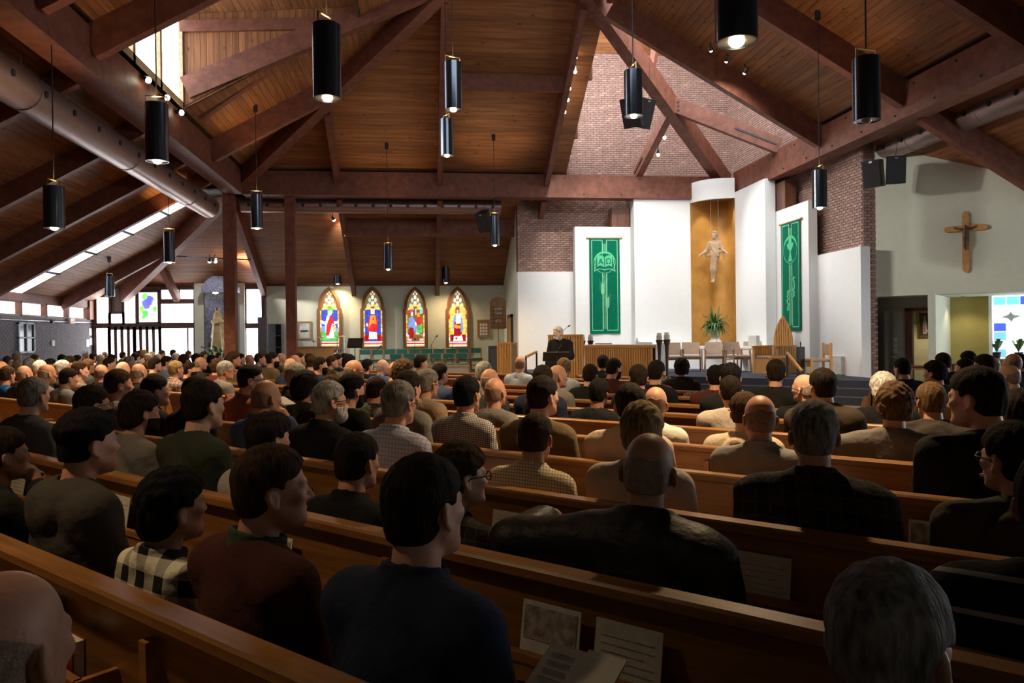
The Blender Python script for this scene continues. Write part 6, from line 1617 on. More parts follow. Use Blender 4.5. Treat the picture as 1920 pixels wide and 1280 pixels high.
def deform(V, twist=0, nod=0, tilt=0, lean=0, wide=0.0, yaw=0, fat=0.0, slump=0.0):
    V = V.copy(); x, y, z = V[:, 0], V[:, 1], V[:, 2]
    wt = 1-sstep(.98, 1.06, z); x *= 1+wide*wt; y *= 1+wide*.6*wt
    if fat: b = np.exp(-((z-.66)/.16)**2); x *= 1+fat*b; y *= 1+fat*b
    w_ = sstep(1.02, 1.10, z)
    for ang, a, b, pv in ((R_(nod), 1, 2, (0.0, .0, 1.07)), (R_(tilt), 0, 2, (0., 0., 1.07)), (R_(twist), 0, 1, (0., .0, 1.07))):
        if ang:
            c, s = np.cos(ang*w_), np.sin(ang*w_); u, v = V[:, a]-pv[a], V[:, b]-pv[b]
            V[:, a], V[:, b] = pv[a]+u*c-v*s, pv[b]+u*s+v*c
    if yaw:
        k = sstep(.5, .9, z)*R_(yaw); c, s = np.cos(k), np.sin(k); V[:, 0], V[:, 1] = V[:, 0]*c-V[:, 1]*s, V[:, 0]*s+V[:, 1]*c
    if lean:
        k = -R_(lean)*sstep(.45, .75, V[:, 2]); c, s = np.cos(k), np.sin(k); yy, zz = V[:, 1], V[:, 2]-.5
        V[:, 1], V[:, 2] = yy*c-zz*s, .5+yy*s+zz*c
    if slump: V[:, 2] -= slump*sstep(.5, .95, V[:, 2])
    return V
SKIN = [plain('skin_%d' % i, c, .5, var=.08, scale=14, bump=.1, bscale=90, spec=.4) for i, c in enumerate(((.60, .31, .20), (.52, .25, .155), (.66, .38, .27), (.36, .175, .10), (.23, .11, .07)))]
HAIRC = dict(black=(.008, .007, .007), dark=(.018, .012, .009), brown=(.045, .025, .014), light=(.11, .065, .034), blond=(.28, .19, .09), grey=(.20, .18, .165), silver=(.34, .33, .31), white=(.55, .53, .50), red=(.13, .05, .02))
HAIR = {k: plain('hair_'+k, c, .8, var=.6, scale=70, bump=.6, bscale=150, stretch=(1, 1, .25), spec=.10) for k, c in HAIRC.items()}
STUB = {k: plain('stubble_'+k, [(a*.5+b*.5) for a, b in zip(c, (.40, .23, .16))], .6, var=.3, scale=60, bump=.3, bscale=160) for k, c in HAIRC.items()}
TROUS = [cloth('trousers_%d' % i, c) for i, c in enumerate(((.03, .035, .06), (.02, .02, .022), (.09, .09, .095), (.10, .075, .05)))]
SHOE = plain('shoe_leather', (.02, .015, .012), .4)
FRAMEG = plain('spectacle_frame', (.02, .018, .016), .3)
def glasses_mb():
    mb = MB(); y0 = HC[1]+.108; z0 = HC[2]-.004
    for sx in (-1, 1):
        mb.tube([(sx*.033+.022*math.cos(a), y0-.004*abs(math.cos(a)), z0+.017*math.sin(a)) for a in np.linspace(0, 2*math.pi, 13)], .0028, 5)
        mb.tube([(sx*.056, y0-.006, z0+.004), (sx*.076, y0-.04, z0+.004), (sx*.083, y0-.11, z0+.0), (sx*.084, y0-.128, z0-.012)], .003, 5)
    return mb.tube([(-.011, y0, z0+.006), (0, y0+.004, z0+.009), (.011, y0, z0+.006)], .0025, 5)
EYEW = plain('eye_dark', (.02, .016, .014), .15)
MESHC = {}
def person(loc, rz, scale, lod='mid', pose='rest', style='sweater', top=None, hair='short', hairc='brown', skin=0, label='', group=None, share=False,
           beard=None, glasses=False, legs=0, collar=None, **df):
    r = thing('person', label, 'person', loc, rz, group); r.scale = (scale, scale, scale)
    def mk(name, VQ, m, key):
        kk = (name, key, tuple(sorted(df.items())))
        if share and kk in MESHC: me = MESHC[kk]
        else:
            me = npmesh(name, deform(VQ[0], **df), VQ[1])
            if share: MESHC[kk] = me
        return link(name, me, m, r)
    mk('body', fig_body(pose, lod), SKIN[skin], (pose, lod))
    mk('top', fig_shirt(pose, lod, style), top, (pose, lod, style)).name = {'sweater': 'sweater', 'shirt': 'shirt', 'hoodie': 'hooded_sweatshirt', 'jacket': 'jacket', 'tee': 't_shirt'}[style]
    mk('trousers', fig_legs(lod), TROUS[legs], lod)
    for sd_ in (-1, 1): mk('shoe', fig_shoe(sd_), SHOE, sd_)
    if hair != 'none': mk('hair', fig_hair(hair, lod), (STUB if hair == 'bald' else HAIR)[hairc], (hair, lod))
    if collar is not None: mk('collar', fig_collar(lod), collar, lod)
    if beard: mk('beard', fig_beard(lod), HAIR[beard], lod)
    if glasses:
        g = glasses_mb(); V = deform(np.array(g.v), **df); me = bpy.data.meshes.new('glasses'); me.from_pydata(V.tolist(), [], g.f); link('glasses', me, FRAMEG, r)
    return r
# ------------------------------------------------------------------ statue of the risen Christ, shrine statue, preacher
CARVED = plain('carved_wood', (.43, .28, .16), .55, var=.15, scale=9)
def christ():
    s = .0135
    ax = axis([(-.55, .55, s)]); ay = axis([(-.24, .34, s)]); az = axis([(-.02, 1.72, s)]); P = grid3(ax, ay, az); q = (np.abs(P[0]), P[1], P[2])
    P2 = ((P[0]-.0)*1.05, P[1]*1.05, (P[2]-1.535)*1.05+HC[2]); H_ = head_sdf(P2)/1.05
    hr = smax(ell(P, (0, .02, 1.56), (.098, .115, .12)), -ell(P, (0, .13, 1.52), (.06, .09, .10)), .02)
    hr = smin(hr, cap(q, (.07, -.01, 1.52), (.085, .0, 1.37), .03, .022), .03)
    br = ell(P, (0, .115, 1.435), (.04, .035, .045))
    d = smin(smin(H_, hr, .008), br, .015)
    d = smin(d, cap(P, (0, 0, 1.32), (0, .01, 1.45), .06, .055), .03)
    t = ell(P, (0, 0, 1.17), (.18, .115, .22)); t = smin(t, ell(P, (0, .01, .95), (.165, .12, .2)), .08)
    rb = cap(P, (0, .0, .9), (.04, .0, .42), .15, .115); rb = smin(rb, cap(P, (.04, 0, .45), (.06, -.01, .17), .11, .055), .06)
    fold = np.sin(P[0]*70+P[2]*9)*f32(.010)*np.clip((1.0-P[2])*3, 0, 1); t = smin(t, rb-fold, .06)
    for sx, e, w_ in ((1, (.27, .03, 1.04), (.39, .17, .93)), (-1, (-.27, .04, 1.03), (-.40, .18, .95))):
        a = smin(cap(P, (sx*.165, 0, 1.29), e, .062, .055), cap(P, e, w_, .055, .038), .03); t = smin(t, a, .04)
        h = hand_sdf(P, e, w_, True); d = smin(d, h, .012)
        t = smin(t, cap(P, e, (e[0]+sx*.03, e[1], e[2]-.30), .05, .02), .05)
    for k in range(5):                      # drapery sweeping over one shoulder
        t = smin(t, cap(P, (.15-.03*k, .06+.02*k, 1.30-.06*k), (-.17, .10, 1.10-.07*k), .022, .020), .018)
    t = smin(t, cap(P, (-.2, .1, .98), (.2, .1, .88), .035, .03), .02)
    d = smin(d, t, .02)
    for sx in (-1, 1): d = smin(d, smin(cap(P, (.06+sx*.03, 0, .2), (.06+sx*.03, .02, .07), .035, .03), cap(P, (.06+sx*.03, .03, .06), (.06+sx*.028, .10, .02), .03, .02), .02), .02)
    return nets(d, ax, ay, az)
pS = at(1341, 530, D=24.3); r = thing('statue', 'carved wooden figure with open hands hung in the gold niche', 'statue', pS, R_(142))
link('carved_figure', npmesh('carved_figure', *christ()), CARVED, r)
for x in (-.12, .12): part(r, 'wire', MB().cyl((x, 0, 1.35), (x, 0, zl0-pS[2]+.1), .005, n=5), METAL_GREY)
def lady():
    s = .02; ax = axis([(-.25, .25, s)]); ay = axis([(-.22, .26, s)]); az = axis([(-.02, 1.2, s)]); P = grid3(ax, ay, az); q = (np.abs(P[0]), P[1], P[2])
    d = cap(P, (0, 0, .02), (0, 0, .8), .19, .10)-np.sin(np.arctan2(P[1], P[0])*9)*f32(.008); d = smin(d, ell(P, (0, .01, .82), (.14, .1, .13)), .06)
    d = smin(d, ell(P, (0, .01, 1.06), (.055, .065, .08)), .02); veil = smax(ell(P, (0, -.01, 1.03), (.08, .085, .13)), -ell(P, (0, .09, 1.05), (.05, .07, .07)), .02)
    d = smin(d, smin(veil, cap(q, (.07, -.03, .98), (.15, -.04, .4), .04, .05), .05), .02)
    d = smin(d, cap(q, (.13, .02, .82), (.02, .14, .78), .045, .03), .03); return nets(np.maximum(d, -P[2]), ax, ay, az)
p = at(409, 640, Y=28.75); z1 = at(410, 580, Y=28.75)[2]
r = thing('shrine_statue', 'pale gilded veiled statue standing in the mosaic shrine', 'statue', (p[0], 28.72, 1.204), math.pi)
k_ = (z1-1.2)/1.16; r.scale = (k_, k_, k_)
link('statue_figure', npmesh('statue_figure', *lady()), plain('gilded_cream', (.42, .31, .14), .45, var=.25), r)
part(r, 'crown', MB().lathe([(.055, 1.12), (.07, 1.2), (.05, 1.19), (.05, 1.13)], n=10), BRASS)
# preacher
POSE['stand'] = dict(R=((.245, -.02, .70), (.25, .06, .46)), L=((-.25, .03, .71), (-.15, .26, .66))); XO['stand'] = (-.36, .36)
def legs_stand(P, k=0.0):
    q = (np.abs(P[0]), P[1], P[2]); d = cap(q, (.09, 0, .50), (.095, .01, .06), .088+k, .06+k)
    return smin(d, cap(q, (.095, .01, .06), (.1, -.02, -.40), .058+k, .045+k), .02)
def preacher(loc, rz, scale):
    r = thing('person', 'person in a black clerical suit preaching beside the ambo', 'person', loc, rz); r.scale = (scale,)*3
    fi, co = .0085, .02; up = .46; df = dict(twist=-34, nod=-3)
    ax = axis([(-.36, -.11, co), (-.11, .11, fi), (.11, .36, co)]); ay = axis([(-.24, -.09, co), (-.09, .165, fi), (.165, .46, co)]); az = axis([(-.50, 1.0, co), (1.0, 1.33, fi)]); P = grid3(ax, ay, az)
    d = smin(torso_sdf(P), legs_stand(P), .04)
    for sx, k2 in ((1, 'R'), (-1, 'L')): d = smin(d, arm_sdf(P, sx, *POSE['stand'][k2]), .03)
    d = d+f32(.014)
    for k2 in 'RL': d = smin(d, hand_sdf(P, *POSE['stand'][k2], True), .012)
    d = smin(smin(d, neck_sdf(P), .025), head_sdf(P), .018)
    def mk(name, V, Q, m): V = deform(V, **df); V[:, 2] += up; return link(name, npmesh(name, V, Q), m, r)
    mk('body', *nets(d, ax, ay, az), SKIN[2])
    ax = axis([(-.38, .38, .016)]); ay = axis([(-.26, .40, .016)]); az = axis([(.28, .95, .016), (.95, 1.1, .01)]); P = grid3(ax, ay, az)
    d = torso_sdf(P)
    for sx, k2 in ((1, 'R'), (-1, 'L')): d = smin(d, arm_sdf(P, sx, *POSE['stand'][k2], k=.008), .05)
    d = smin(d, ell(P, (0, .0, .45), (.2, .16, .2)), .06)-f32(.020); d = np.maximum(d, f32(.30)-P[2]); nk = neck_sdf(P); d = smax(d, -(nk-f32(.008)), .008)
    BLK = cloth('suit_black', (.010, .010, .012)); mk('suit_jacket', *nets(d, ax, ay, az), BLK)
    tz = P[2]+.28*P[1]; c = np.maximum(np.maximum(np.abs(nk-f32(.008))-f32(.004), tz-f32(1.065)), f32(1.03)-tz); mk('clerical_collar', *nets(c, ax, ay, az), PAPER)
    ax = axis([(-.24, .24, .022)]); ay = axis([(-.22, .22, .022)]); az = axis([(-.42, .6, .022)]); P = grid3(ax, ay, az)
    mk('trousers', *nets(np.maximum(smin(legs_stand(P, .012), ell(P, (0, 0, .5), (.18, .15, .12)), .05), f32(-.38)-P[2]), ax, ay, az), BLK)
    for sx in (-1, 1): part(r, 'shoe', MB().sph((sx*.1, .04, .045), (.05, .14, .05), 12, 8), SHOE, True)
    mk('hair', *fig_hair('short', 'hi'), HAIR['white']); mk('beard', *fig_beard('hi'), HAIR['white'])
    ch = MB().tube([(-.07, .05, up+1.04), (-.08, .12, up+.95), (-.02, .155, up+.82), (.07, .165, up+.68)], .0065, 6); part(r, 'chain', ch, CHROME)
    part(r, 'pectoral_cross', MB().box((.07, .17, up+.66), (.012, .01, .07)).box((.07, .17, up+.67), (.045, .01, .012)), CHROME)
pp_ = at(1049, 611, D=15.4)
preacher((pp_[0], pp_[1], 0), R_(148), pp_[2]/(1.323+.46))

# ================================================================== THE CONGREGATION
CL = {  # key: (style, description, material)
 'navy': ('sweater', 'navy sweater', cloth('c_navy', (.020, .026, .052))), 'navyshirt': ('shirt', 'collared navy sweater', cloth('c_navy2', (.022, .03, .06))),
 'maroon': ('sweater', 'maroon sweater over a green collar', cloth('c_maroon', (.060, .018, .016))), 'buffalo': ('shirt', 'black and white checked shirt', cloth('c_buffalo', (.012, .011, .012), 'gingham', (.62, .58, .48), scale=9.5)),
 'hoodgrey': ('hoodie', 'charcoal hooded sweatshirt', cloth('c_hoodgrey', (.055, .048, .042))), 'black': ('sweater', 'black sweater', cloth('c_black', (.012, .012, .013))),
 'blackshirt': ('shirt', 'black collared shirt', cloth('c_black2', (.013, .013, .015))), 'blacktee': ('tee', 'black t-shirt', cloth('c_black3', (.012, .012, .013))),
 'blackjk': ('jacket', 'black jacket', cloth('c_blackjk', (.014, .014, .016))), 'leather': ('jacket', 'black leather jacket', cloth('c_leather', (.014, .013, .012), rough=.5, spec=.3)),
 'greyjk': ('jacket', 'light grey jacket', cloth('c_greyjk', (.36, .33, .32))), 'darkplaid': ('shirt', 'dark plaid shirt', cloth('c_dkplaid', (.014, .014, .015), 'plaid', (.04, .036, .036), (.085, .08, .07), scale=20, width=.08)),
 'lav': ('shirt', 'lavender checked shirt', cloth('c_lav', (.50, .50, .66), 'check', (.28, .28, .46), scale=42, width=.16)), 'ging': ('shirt', 'fine black gingham shirt', cloth('c_ging', (.62, .57, .55), 'gingham', (.05, .045, .05), scale=75)),
 'beigechk': ('shirt', 'beige checked shirt', cloth('c_bchk', (.68, .58, .42), 'check', (.25, .21, .15), scale=60, width=.2)), 'beige': ('sweater', 'beige sweater', cloth('c_beige', (.64, .50, .39))),
 'tan': ('sweater', 'tan sweater', cloth('c_tan', (.36, .27, .19))), 'olive': ('sweater', 'olive brown sweater', cloth('c_olive', (.15, .11, .06))), 'grey': ('sweater', 'grey sweater', cloth('c_grey', (.19, .175, .165))),
 'ltblue': ('shirt', 'light blue shirt', cloth('c_ltblue', (.52, .59, .70))), 'navyhood': ('hoodie', 'navy hooded sweatshirt', cloth('c_navyhood', (.018, .022, .045))), 'magenta': ('shirt', 'magenta checked shirt', cloth('c_mag', (.30, .09, .15), 'check', (.12, .03, .06), scale=40, width=.3)),
 'white': ('sweater', 'white sweater', cloth('c_white', (.75, .72, .66))), 'beigehood': ('hoodie', 'beige hooded sweatshirt', cloth('c_beigehood', (.66, .52, .39))), 'camo': ('shirt', 'black and grey patterned shirt', cloth('c_camo', (.02, .02, .022), 'camo', (.22, .2, .17), (.08, .075, .07), scale=26)),
 'dkred': ('sweater', 'dark red sweater', cloth('c_dkred', (.075, .020, .018))), 'fleece': ('sweater', 'pale grey fleece', cloth('c_fleece', (.50, .43, .36))), 'greyshirt': ('shirt', 'grey shirt', cloth('c_greyshirt', (.30, .28, .28))),
 'brownjk': ('jacket', 'brown jacket', cloth('c_brownjk', (.055, .04, .03))), 'parka': ('hoodie', 'dark hooded parka', cloth('c_parka', (.045, .038, .032))), 'dkgreen': ('sweater', 'dark green sweater', cloth('c_dkgreen', (.035, .042, .032))),
 'greyhood': ('hoodie', 'grey hooded sweatshirt', cloth('c_greyhood', (.17, .17, .19))), 'suit': ('jacket', 'black jacket over a white collar', cloth('c_suit', (.012, .012, .014))), 'stripe': ('sweater', 'dark sweater with white stripes', cloth('c_stripe', (.012, .013, .014), 'stripe', (.30, .30, .30), scale=11, width=.14)),
 'blue': ('tee', 'bright blue t-shirt', cloth('c_blue', (.012, .10, .34))), 'slate': ('sweater', 'slate sweater', cloth('c_slate', (.05, .055, .065))), 'plaidred': ('shirt', 'red and white plaid shirt', cloth('c_plaidred', (.45, .42, .38), 'plaid', (.2, .05, .05), (.12, .03, .04), scale=22, width=.25)),
 'redjk': ('jacket', 'dark red jacket', cloth('c_redjk', (.09, .02, .022))), 'blueplaid': ('shirt', 'blue plaid shirt', cloth('c_blueplaid', (.06, .08, .16), 'plaid', (.2, .2, .26), (.02, .02, .05), scale=24, width=.2)), 'pink': ('shirt', 'faded red shirt', cloth('c_pink', (.30, .11, .10))),
 'royal': ('shirt', 'royal blue shirt', cloth('c_royal', (.06, .10, .30))), 'bluegrey': ('shirt', 'blue grey shirt', cloth('c_bluegrey', (.16, .19, .27))), 'denim': ('shirt', 'denim blue shirt', cloth('c_denim', (.05, .075, .16))), 'yellow': ('sweater', 'mustard sweater', cloth('c_yellow', (.40, .26, .05))),
 'camojk': ('hoodie', 'camouflage hooded jacket', cloth('c_camojk', (.03, .035, .02), 'camo', (.09, .075, .05), (.05, .06, .035), scale=16)),
}
# px, py of the crown of the head; image heading of the face (0 away, 90 to the right); clothes; hair; hair colour; options
PPL = [
 (800, 852, 40, 'navyshirt', 'short', 'dark', dict(wide=.05)), (506, 833, 78, 'maroon', 'short', 'brown', dict(skin=1, wide=.04, collar=cloth('collar_green', (.05, .07, .04)))), (362, 885, 60, 'buffalo', 'medium', 'black', dict(skin=3, row=('d', 1), gap=.52, wide=-.22)),
 (208, 773, 62, 'hoodgrey', 'fade', 'black', dict(skin=1)), (18, 1062, 40, 'black', 'bald', 'brown', dict(skin=1)), (4, 800, 70, 'black', 'short', 'dark', dict(pose='chin', skin=3)),
 (1668, 1052, 20, 'hoodgrey', 'short', 'grey', dict(wide=.05)), (1985, 842, 10, 'stripe', 'short', 'dark', dict(wide=.05, row=('d', 2))), (1218, 805, 10, 'leather', 'bald', 'grey', dict(pose='arm_out', wide=.14, skin=1)),
 (716, 815, 38, 'blackshirt', 'short', 'dark', {}), (882, 832, 62, 'darkplaid', 'medium', 'brown', dict(glasses=True, gap=.53)), (556, 780, 50, 'greyjk', 'swept', 'dark', {}),
 (15, 686, 40, 'blue', 'short', 'brown', {}), (66, 707, 42, 'slate', 'short', 'grey', dict(wide=.1)), (45, 684, 50, 'slate', 'bald', 'grey', {}), (88, 681, 60, 'grey', 'bald', 'silver', {}),
 (114, 689, 70, 'greyhood', 'short', 'dark', {}), (150, 677, 70, 'plaidred', 'short', 'brown', {}), (192, 682, 30, 'black', 'bald', 'dark', {}), (174, 722, 62, 'bluegrey', 'short', 'dark', dict(glasses=True, beard='dark')),
 (222, 692, 72, 'grey', 'short', 'brown', dict(skin=1)), (231, 677, 72, 'fleece', 'bald', 'silver', {}), (263, 680, 40, 'black', 'bald', 'grey', {}), (270, 702, 70, 'blackjk', 'short', 'dark', {}), (262, 733, 60, 'grey', 'medium', 'dark', dict(beard='dark')),
 (291, 670, 72, 'black', 'short', 'dark', {}), (331, 676, 55, 'plaidred', 'short', 'blond', {}), (339, 703, 60, 'blackjk', 'short', 'brown', {}), (355, 679, 75, 'black', 'short', 'dark', dict(beard='dark')),
 (388, 712, 50, 'dkgreen', 'short', 'dark', {}), (408, 674, 60, 'redjk', 'short', 'brown', {}), (421, 676, 80, 'grey', 'short', 'silver', dict(glasses=True)), (431, 666, 80, 'blueplaid', 'short', 'dark', dict(glasses=True)),
 (468, 682, 85, 'pink', 'short', 'dark', dict(glasses=True)), (450, 662, 70, 'black', 'short', 'dark', {}), (468, 663, 70, 'slate', 'bald', 'grey', {}),
 (487, 661, 80, 'slate', 'short', 'brown', {}), (498, 662, 85, 'slate', 'short', 'brown', dict(glasses=True)), (511, 660, 85, 'olive', 'short', 'dark', dict(beard='dark')), (526, 661, 60, 'olive', 'bald', 'silver', {}),
 (553, 664, 80, 'yellow', 'bald', 'grey', {}), (562, 661, 80, 'black', 'short', 'brown', {}), (545, 670, 50, 'navy', 'bald', 'white', {}), (553, 679, 70, 'blackshirt', 'short', 'grey', dict(glasses=True)),
 (581, 662, 60, 'navy', 'short', 'brown', {}), (585, 667, 60, 'grey', 'fade', 'brown', dict(beard='brown')), (600, 669, 80, 'navy', 'short', 'dark', dict(beard='dark')), (572, 696, 40, 'parka', 'long', 'dark', {}),
 (513, 700, 70, 'slate', 'curly', 'brown', {}), (498, 709, 50, 'denim', 'bald', 'dark', dict(pose='chin', skin=1)), (600, 713, 65, 'blackjk', 'short', 'silver', dict(beard='white', glasses=True, wide=.08)),
 (622, 667, 75, 'camojk', 'short', 'brown', {}), (633, 663, 80, 'black', 'short', 'dark', {}), (646, 661, 70, 'fleece', 'buzz', 'black', dict(skin=4)), (655, 665, 60, 'grey', 'curly', 'black', {}), (664, 673, 75, 'hoodgrey', 'bald', 'silver', dict(glasses=True)),
 (689, 674, 40, 'black', 'medium', 'black', {}), (717, 672, 60, 'royal', 'bald', 'white', dict(glasses=True)), (742, 676, 40, 'camojk', 'bald', 'brown', {}), (756, 674, 70, 'slate', 'curly', 'light', dict(glasses=True)), (789, 666, 70, 'grey', 'curly', 'dark', dict(glasses=True)),
 (825, 681, 45, 'denim', 'short', 'dark', {}), (801, 691, 40, 'tan', 'short', 'grey', dict(glasses=True)), (765, 694, 35, 'grey', 'short', 'dark', {}), (659, 701, 45, 'blacktee', 'fade', 'black', dict(beard='dark')), (697, 706, 40, 'camojk', 'short', 'dark', {}),
 (735, 712, 35, 'lav', 'short', 'grey', dict(glasses=True, wide=.05)), (872, 704, 30, 'ging', 'short', 'black', {}), (893, 701, 40, 'olive', 'short', 'dark', dict(wide=.06)), (907, 677, 30, 'grey', 'short', 'silver', {}), (920, 689, 40, 'slate', 'bald', 'silver', {}), (931, 706, 30, 'grey', 'bald', 'dark', dict(skin=1)),
 (977, 666, 15, 'ltblue', 'bald', 'dark', {}), (1019, 684, 20, 'navyhood', 'short', 'dark', {}), (1043, 682, 60, 'grey', 'bald', 'grey', {}), (1058, 670, 10, 'ltblue', 'short', 'blond', dict(sc=.95)), (1062, 707, 20, 'black', 'short', 'black', dict(skin=4)), (1107, 682, 10, 'black', 'short', 'dark', {}),
 (1132, 665, 10, 'blackjk', 'short', 'dark', dict(wide=.06)), (1149, 671, 40, 'dkred', 'short', 'dark', dict(beard='dark')), (1100, 715, 5, 'beige', 'short', 'dark', dict(wide=.06)), (1034, 772, 18, 'beigechk', 'buzz', 'brown', dict(skin=1)),
 (1217, 678, 5, 'magenta', 'short', 'dark', {}), (1231, 675, 20, 'black', 'short', 'dark', {}), (1200, 683, -10, 'blackjk', 'short', 'dark', {}), (1230, 722, 10, 'white', 'bald', 'brown', {}), (1244, 731, 20, 'beigehood', 'fade', 'brown', {}), (1207, 754, 5, 'fleece', 'medium', 'blond', dict(gap=.53)),
 (1280, 672, 0, 'blackjk', 'curly', 'dark', {}), (1315, 682, -25, 'camo', 'short', 'dark', dict(pose='arm_out')), (1343, 684, 0, 'dkred', 'short', 'black', {}), (1371, 680, 0, 'black', 'short', 'black', {}), (1375, 702, -5, 'fleece', 'buzz', 'dark', dict(skin=1, wide=.05)), (1420, 673, 0, 'black', 'short', 'dark', {}),
 (1418, 712, -5, 'grey', 'curly', 'light', dict(pose='arm_out')), (1428, 737, -12, 'greyshirt', 'bald', 'dark', dict(skin=1, gap=.54)),
 (1516, 699, -50, 'black', 'bald', 'silver', dict(glasses=True)), (1548, 690, -20, 'brownjk', 'short', 'dark', {}), (1582, 712, -20, 'parka', 'short', 'light', dict(wide=.1, glasses=True)), (1613, 698, -10, 'black', 'curly', 'white', {}), (1530, 750, -5, 'darkplaid', 'short', 'grey', dict(wide=.16)),
 (1692, 671, -35, 'black', 'short', 'dark', {}), (1753, 677, -60, 'dkgreen', 'curly', 'dark', {}), (1768, 661, -40, 'black', 'short', 'dark', {}), (1810, 672, -70, 'greyhood', 'short', 'dark', dict(beard='dark')), (1815, 659, -40, 'grey', 'curly', 'black', {}), (1838, 664, -70, 'fleece', 'short', 'brown', dict(glasses=True)), (1860, 668, -30, 'black', 'bald', 'dark', {}),
 (1849, 686, -60, 'black', 'short', 'dark', {}), (1893, 681, -60, 'blueplaid', 'bald', 'grey', dict(glasses=True)), (1898, 661, -50, 'slate', 'bald', 'grey', {}), (1914, 664, -30, 'black', 'short', 'dark', {}),
 (1800, 736, -35, 'suit', 'short', 'dark', dict(collar=cloth('collar_white', (.7, .69, .68)))), (1846, 727, -20, 'slate', 'short', 'dark', {}), (1872, 787, -40, 'hoodgrey', 'short', 'dark', dict(pose='chin', glasses=True)),
]
back = [(33, 659), (66, 664), (15, 667), (95, 671), (117, 664), (131, 667), (146, 665), (160, 657), (176, 661), (189, 664), (197, 658), (211, 664), (231, 659), (243, 667), (255, 661), (261, 657), (271, 656), (278, 662), (286, 658), (304, 656), (297, 663), (325, 655), (331, 661), (354, 657), (368, 662), (382, 658), (313, 667), (397, 664), (346, 664), (376, 668), (205, 670), (166, 672), (128, 675), (76, 674), (56, 671), (3, 676), (438, 659), (410, 660)]
rb_ = random.Random(21)
bk_cl = ['black', 'slate', 'navy', 'grey', 'blackjk', 'dkgreen', 'olive', 'brownjk', 'bluegrey', 'white', 'plaidred', 'fleece', 'dkred', 'hoodgrey']
for (x, y) in back: PPL.append((x, y, rb_.choice((50, 70, 80)), rb_.choice(bk_cl), rb_.choice(('short', 'short', 'bald', 'short', 'buzz', 'curly')), rb_.choice(('dark', 'brown', 'grey', 'silver', 'dark', 'white', 'light')), {}))
DIST = {800: 1.76, 506: 2.1, 208: 2.5, 716: 3.02, 882: 2.78, 556: 3.2, 174: 3.9, 66: 5.3, 735: 3.7, 872: 3.6, 1100: 4.4, 1034: 3.6, 600: 4.3, 1428: 3.6, 1530: 2.6, 1582: 4.6, 339: 5.4, 388: 4.9, 498: 5.5, 659: 5.5, 765: 5.6, 801: 7, 893: 5, 931: 5.7, 1244: 4.6, 1207: 3.1, 1230: 5.2, 1418: 4.8, 1375: 6.2, 1343: 7.2, 1019: 6.8, 1062: 6.4, 1548: 5.8, 1613: 5.2, 1516: 7, 1872: 3.1, 1800: 3.3, 1846: 4.6, 1692: 8.5, 1753: 6.3, 697: 6.6, 572: 7, 1218: 2.3, 18: 1.1, 4: 3.3, 1668: 1.14, 262: 4.8, 513: 7.5, 825: 8.5, 742: 9, 689: 8.5, 1315: 8.5, 1217: 8.5}   # distances judged from the size of the head
FIRST = (800, 506, 362, 208, 1218, 882, 716, 1207, 1428, 1034, 1530)
PPL.sort(key=lambda q: FIRST.index(q[0]) if q[0] in FIRST and q[1] > 700 else 99)   # the nearest sitters choose first
taken = []
ZH = 1.29
def clear(row, s, gap, out):
    for r_, s_, o_ in taken:
        if r_ != row: continue
        g_ = gap+(.26 if (out and s_ < s) or (o_ and s < s_) else 0)
        if abs(s_-s) < g_: return False
    return True
def place(px, py, row=None, gap=.54, dist=None, out=False):
    """the seat whose sitter shows this crown: (position, body heading, row phrase, z of the crown)"""
    best = None
    d = ray(px, py); cand = []
    for k, t in enumerate(PEWT):
        q = at(px, py, T=t+.30); s = (q[0]-q[1])/SQ
        lim = 5.1-t if t > 4.6 else 3.4
        if -6.85 < s < lim-.36 or (max(-16.2, t-24.9)+.36 < s < -8.76 and k >= 2): cand.append((abs(q[2]-ZH), ('d', k), q, 45, s, 'the %s' % words[k]))
    for j, y in enumerate(RY):
        q = at(px, py, Y=y+.30)
        if RX[j]+.38 < q[0] < 9.3: cand.append((abs(q[2]-ZH), ('r', j), q, 0, q[0], 'the %s pew before the crucifix wall' % ORD[j]))
    for j, x in enumerate(LX):
        q = at(px, py, X=x+.30)
        if 18.8 < q[1] < 26.4 and q[0] < -5: cand.append((abs(q[2]-ZH), ('l', j), q, 90, q[1], 'the %s pew by the entrance' % ORD[j]))
    if row: cand = [c for c in cand if c[1] == row]
    if dist: cand = [(abs(pix(c[2])[2]-dist)*.15,)+c[1:] for c in cand if 1.1 < c[2][2] < 1.44]
    cand.sort(key=lambda c: c[0])
    opts = []                                   # a crowded sitter moves along to the nearest free stretch of a pew
    for c in cand:
        if c[0] > .3: continue
        dr = {'d': np.array((1, -1, 0))/SQ, 'r': np.array((1., 0, 0)), 'l': np.array((0, 1., 0))}[c[1][0]]
        for sh in np.arange(-1.5, 1.51, .03):
            s_ = c[4]+sh
            if clear(c[1], -s_ if c[1][0] == 'l' else s_, gap, out) and (c[1][0] != 'd' or s_ < -8.76 or -6.85 < s_ < 5.1-PEWT[c[1][1]]-.36):
                opts.append((c[0]+abs(sh)*(.18 if dist else .3), c[1], c[2]+dr*sh, c[3], s_, c[5]))
    best = min(opts, key=lambda o: o[0]) if opts else None
    if best is None: return None
    taken.append((best[1], -best[4] if best[1][0] == 'l' else best[4], out)); return best
done = []
skipped = 0
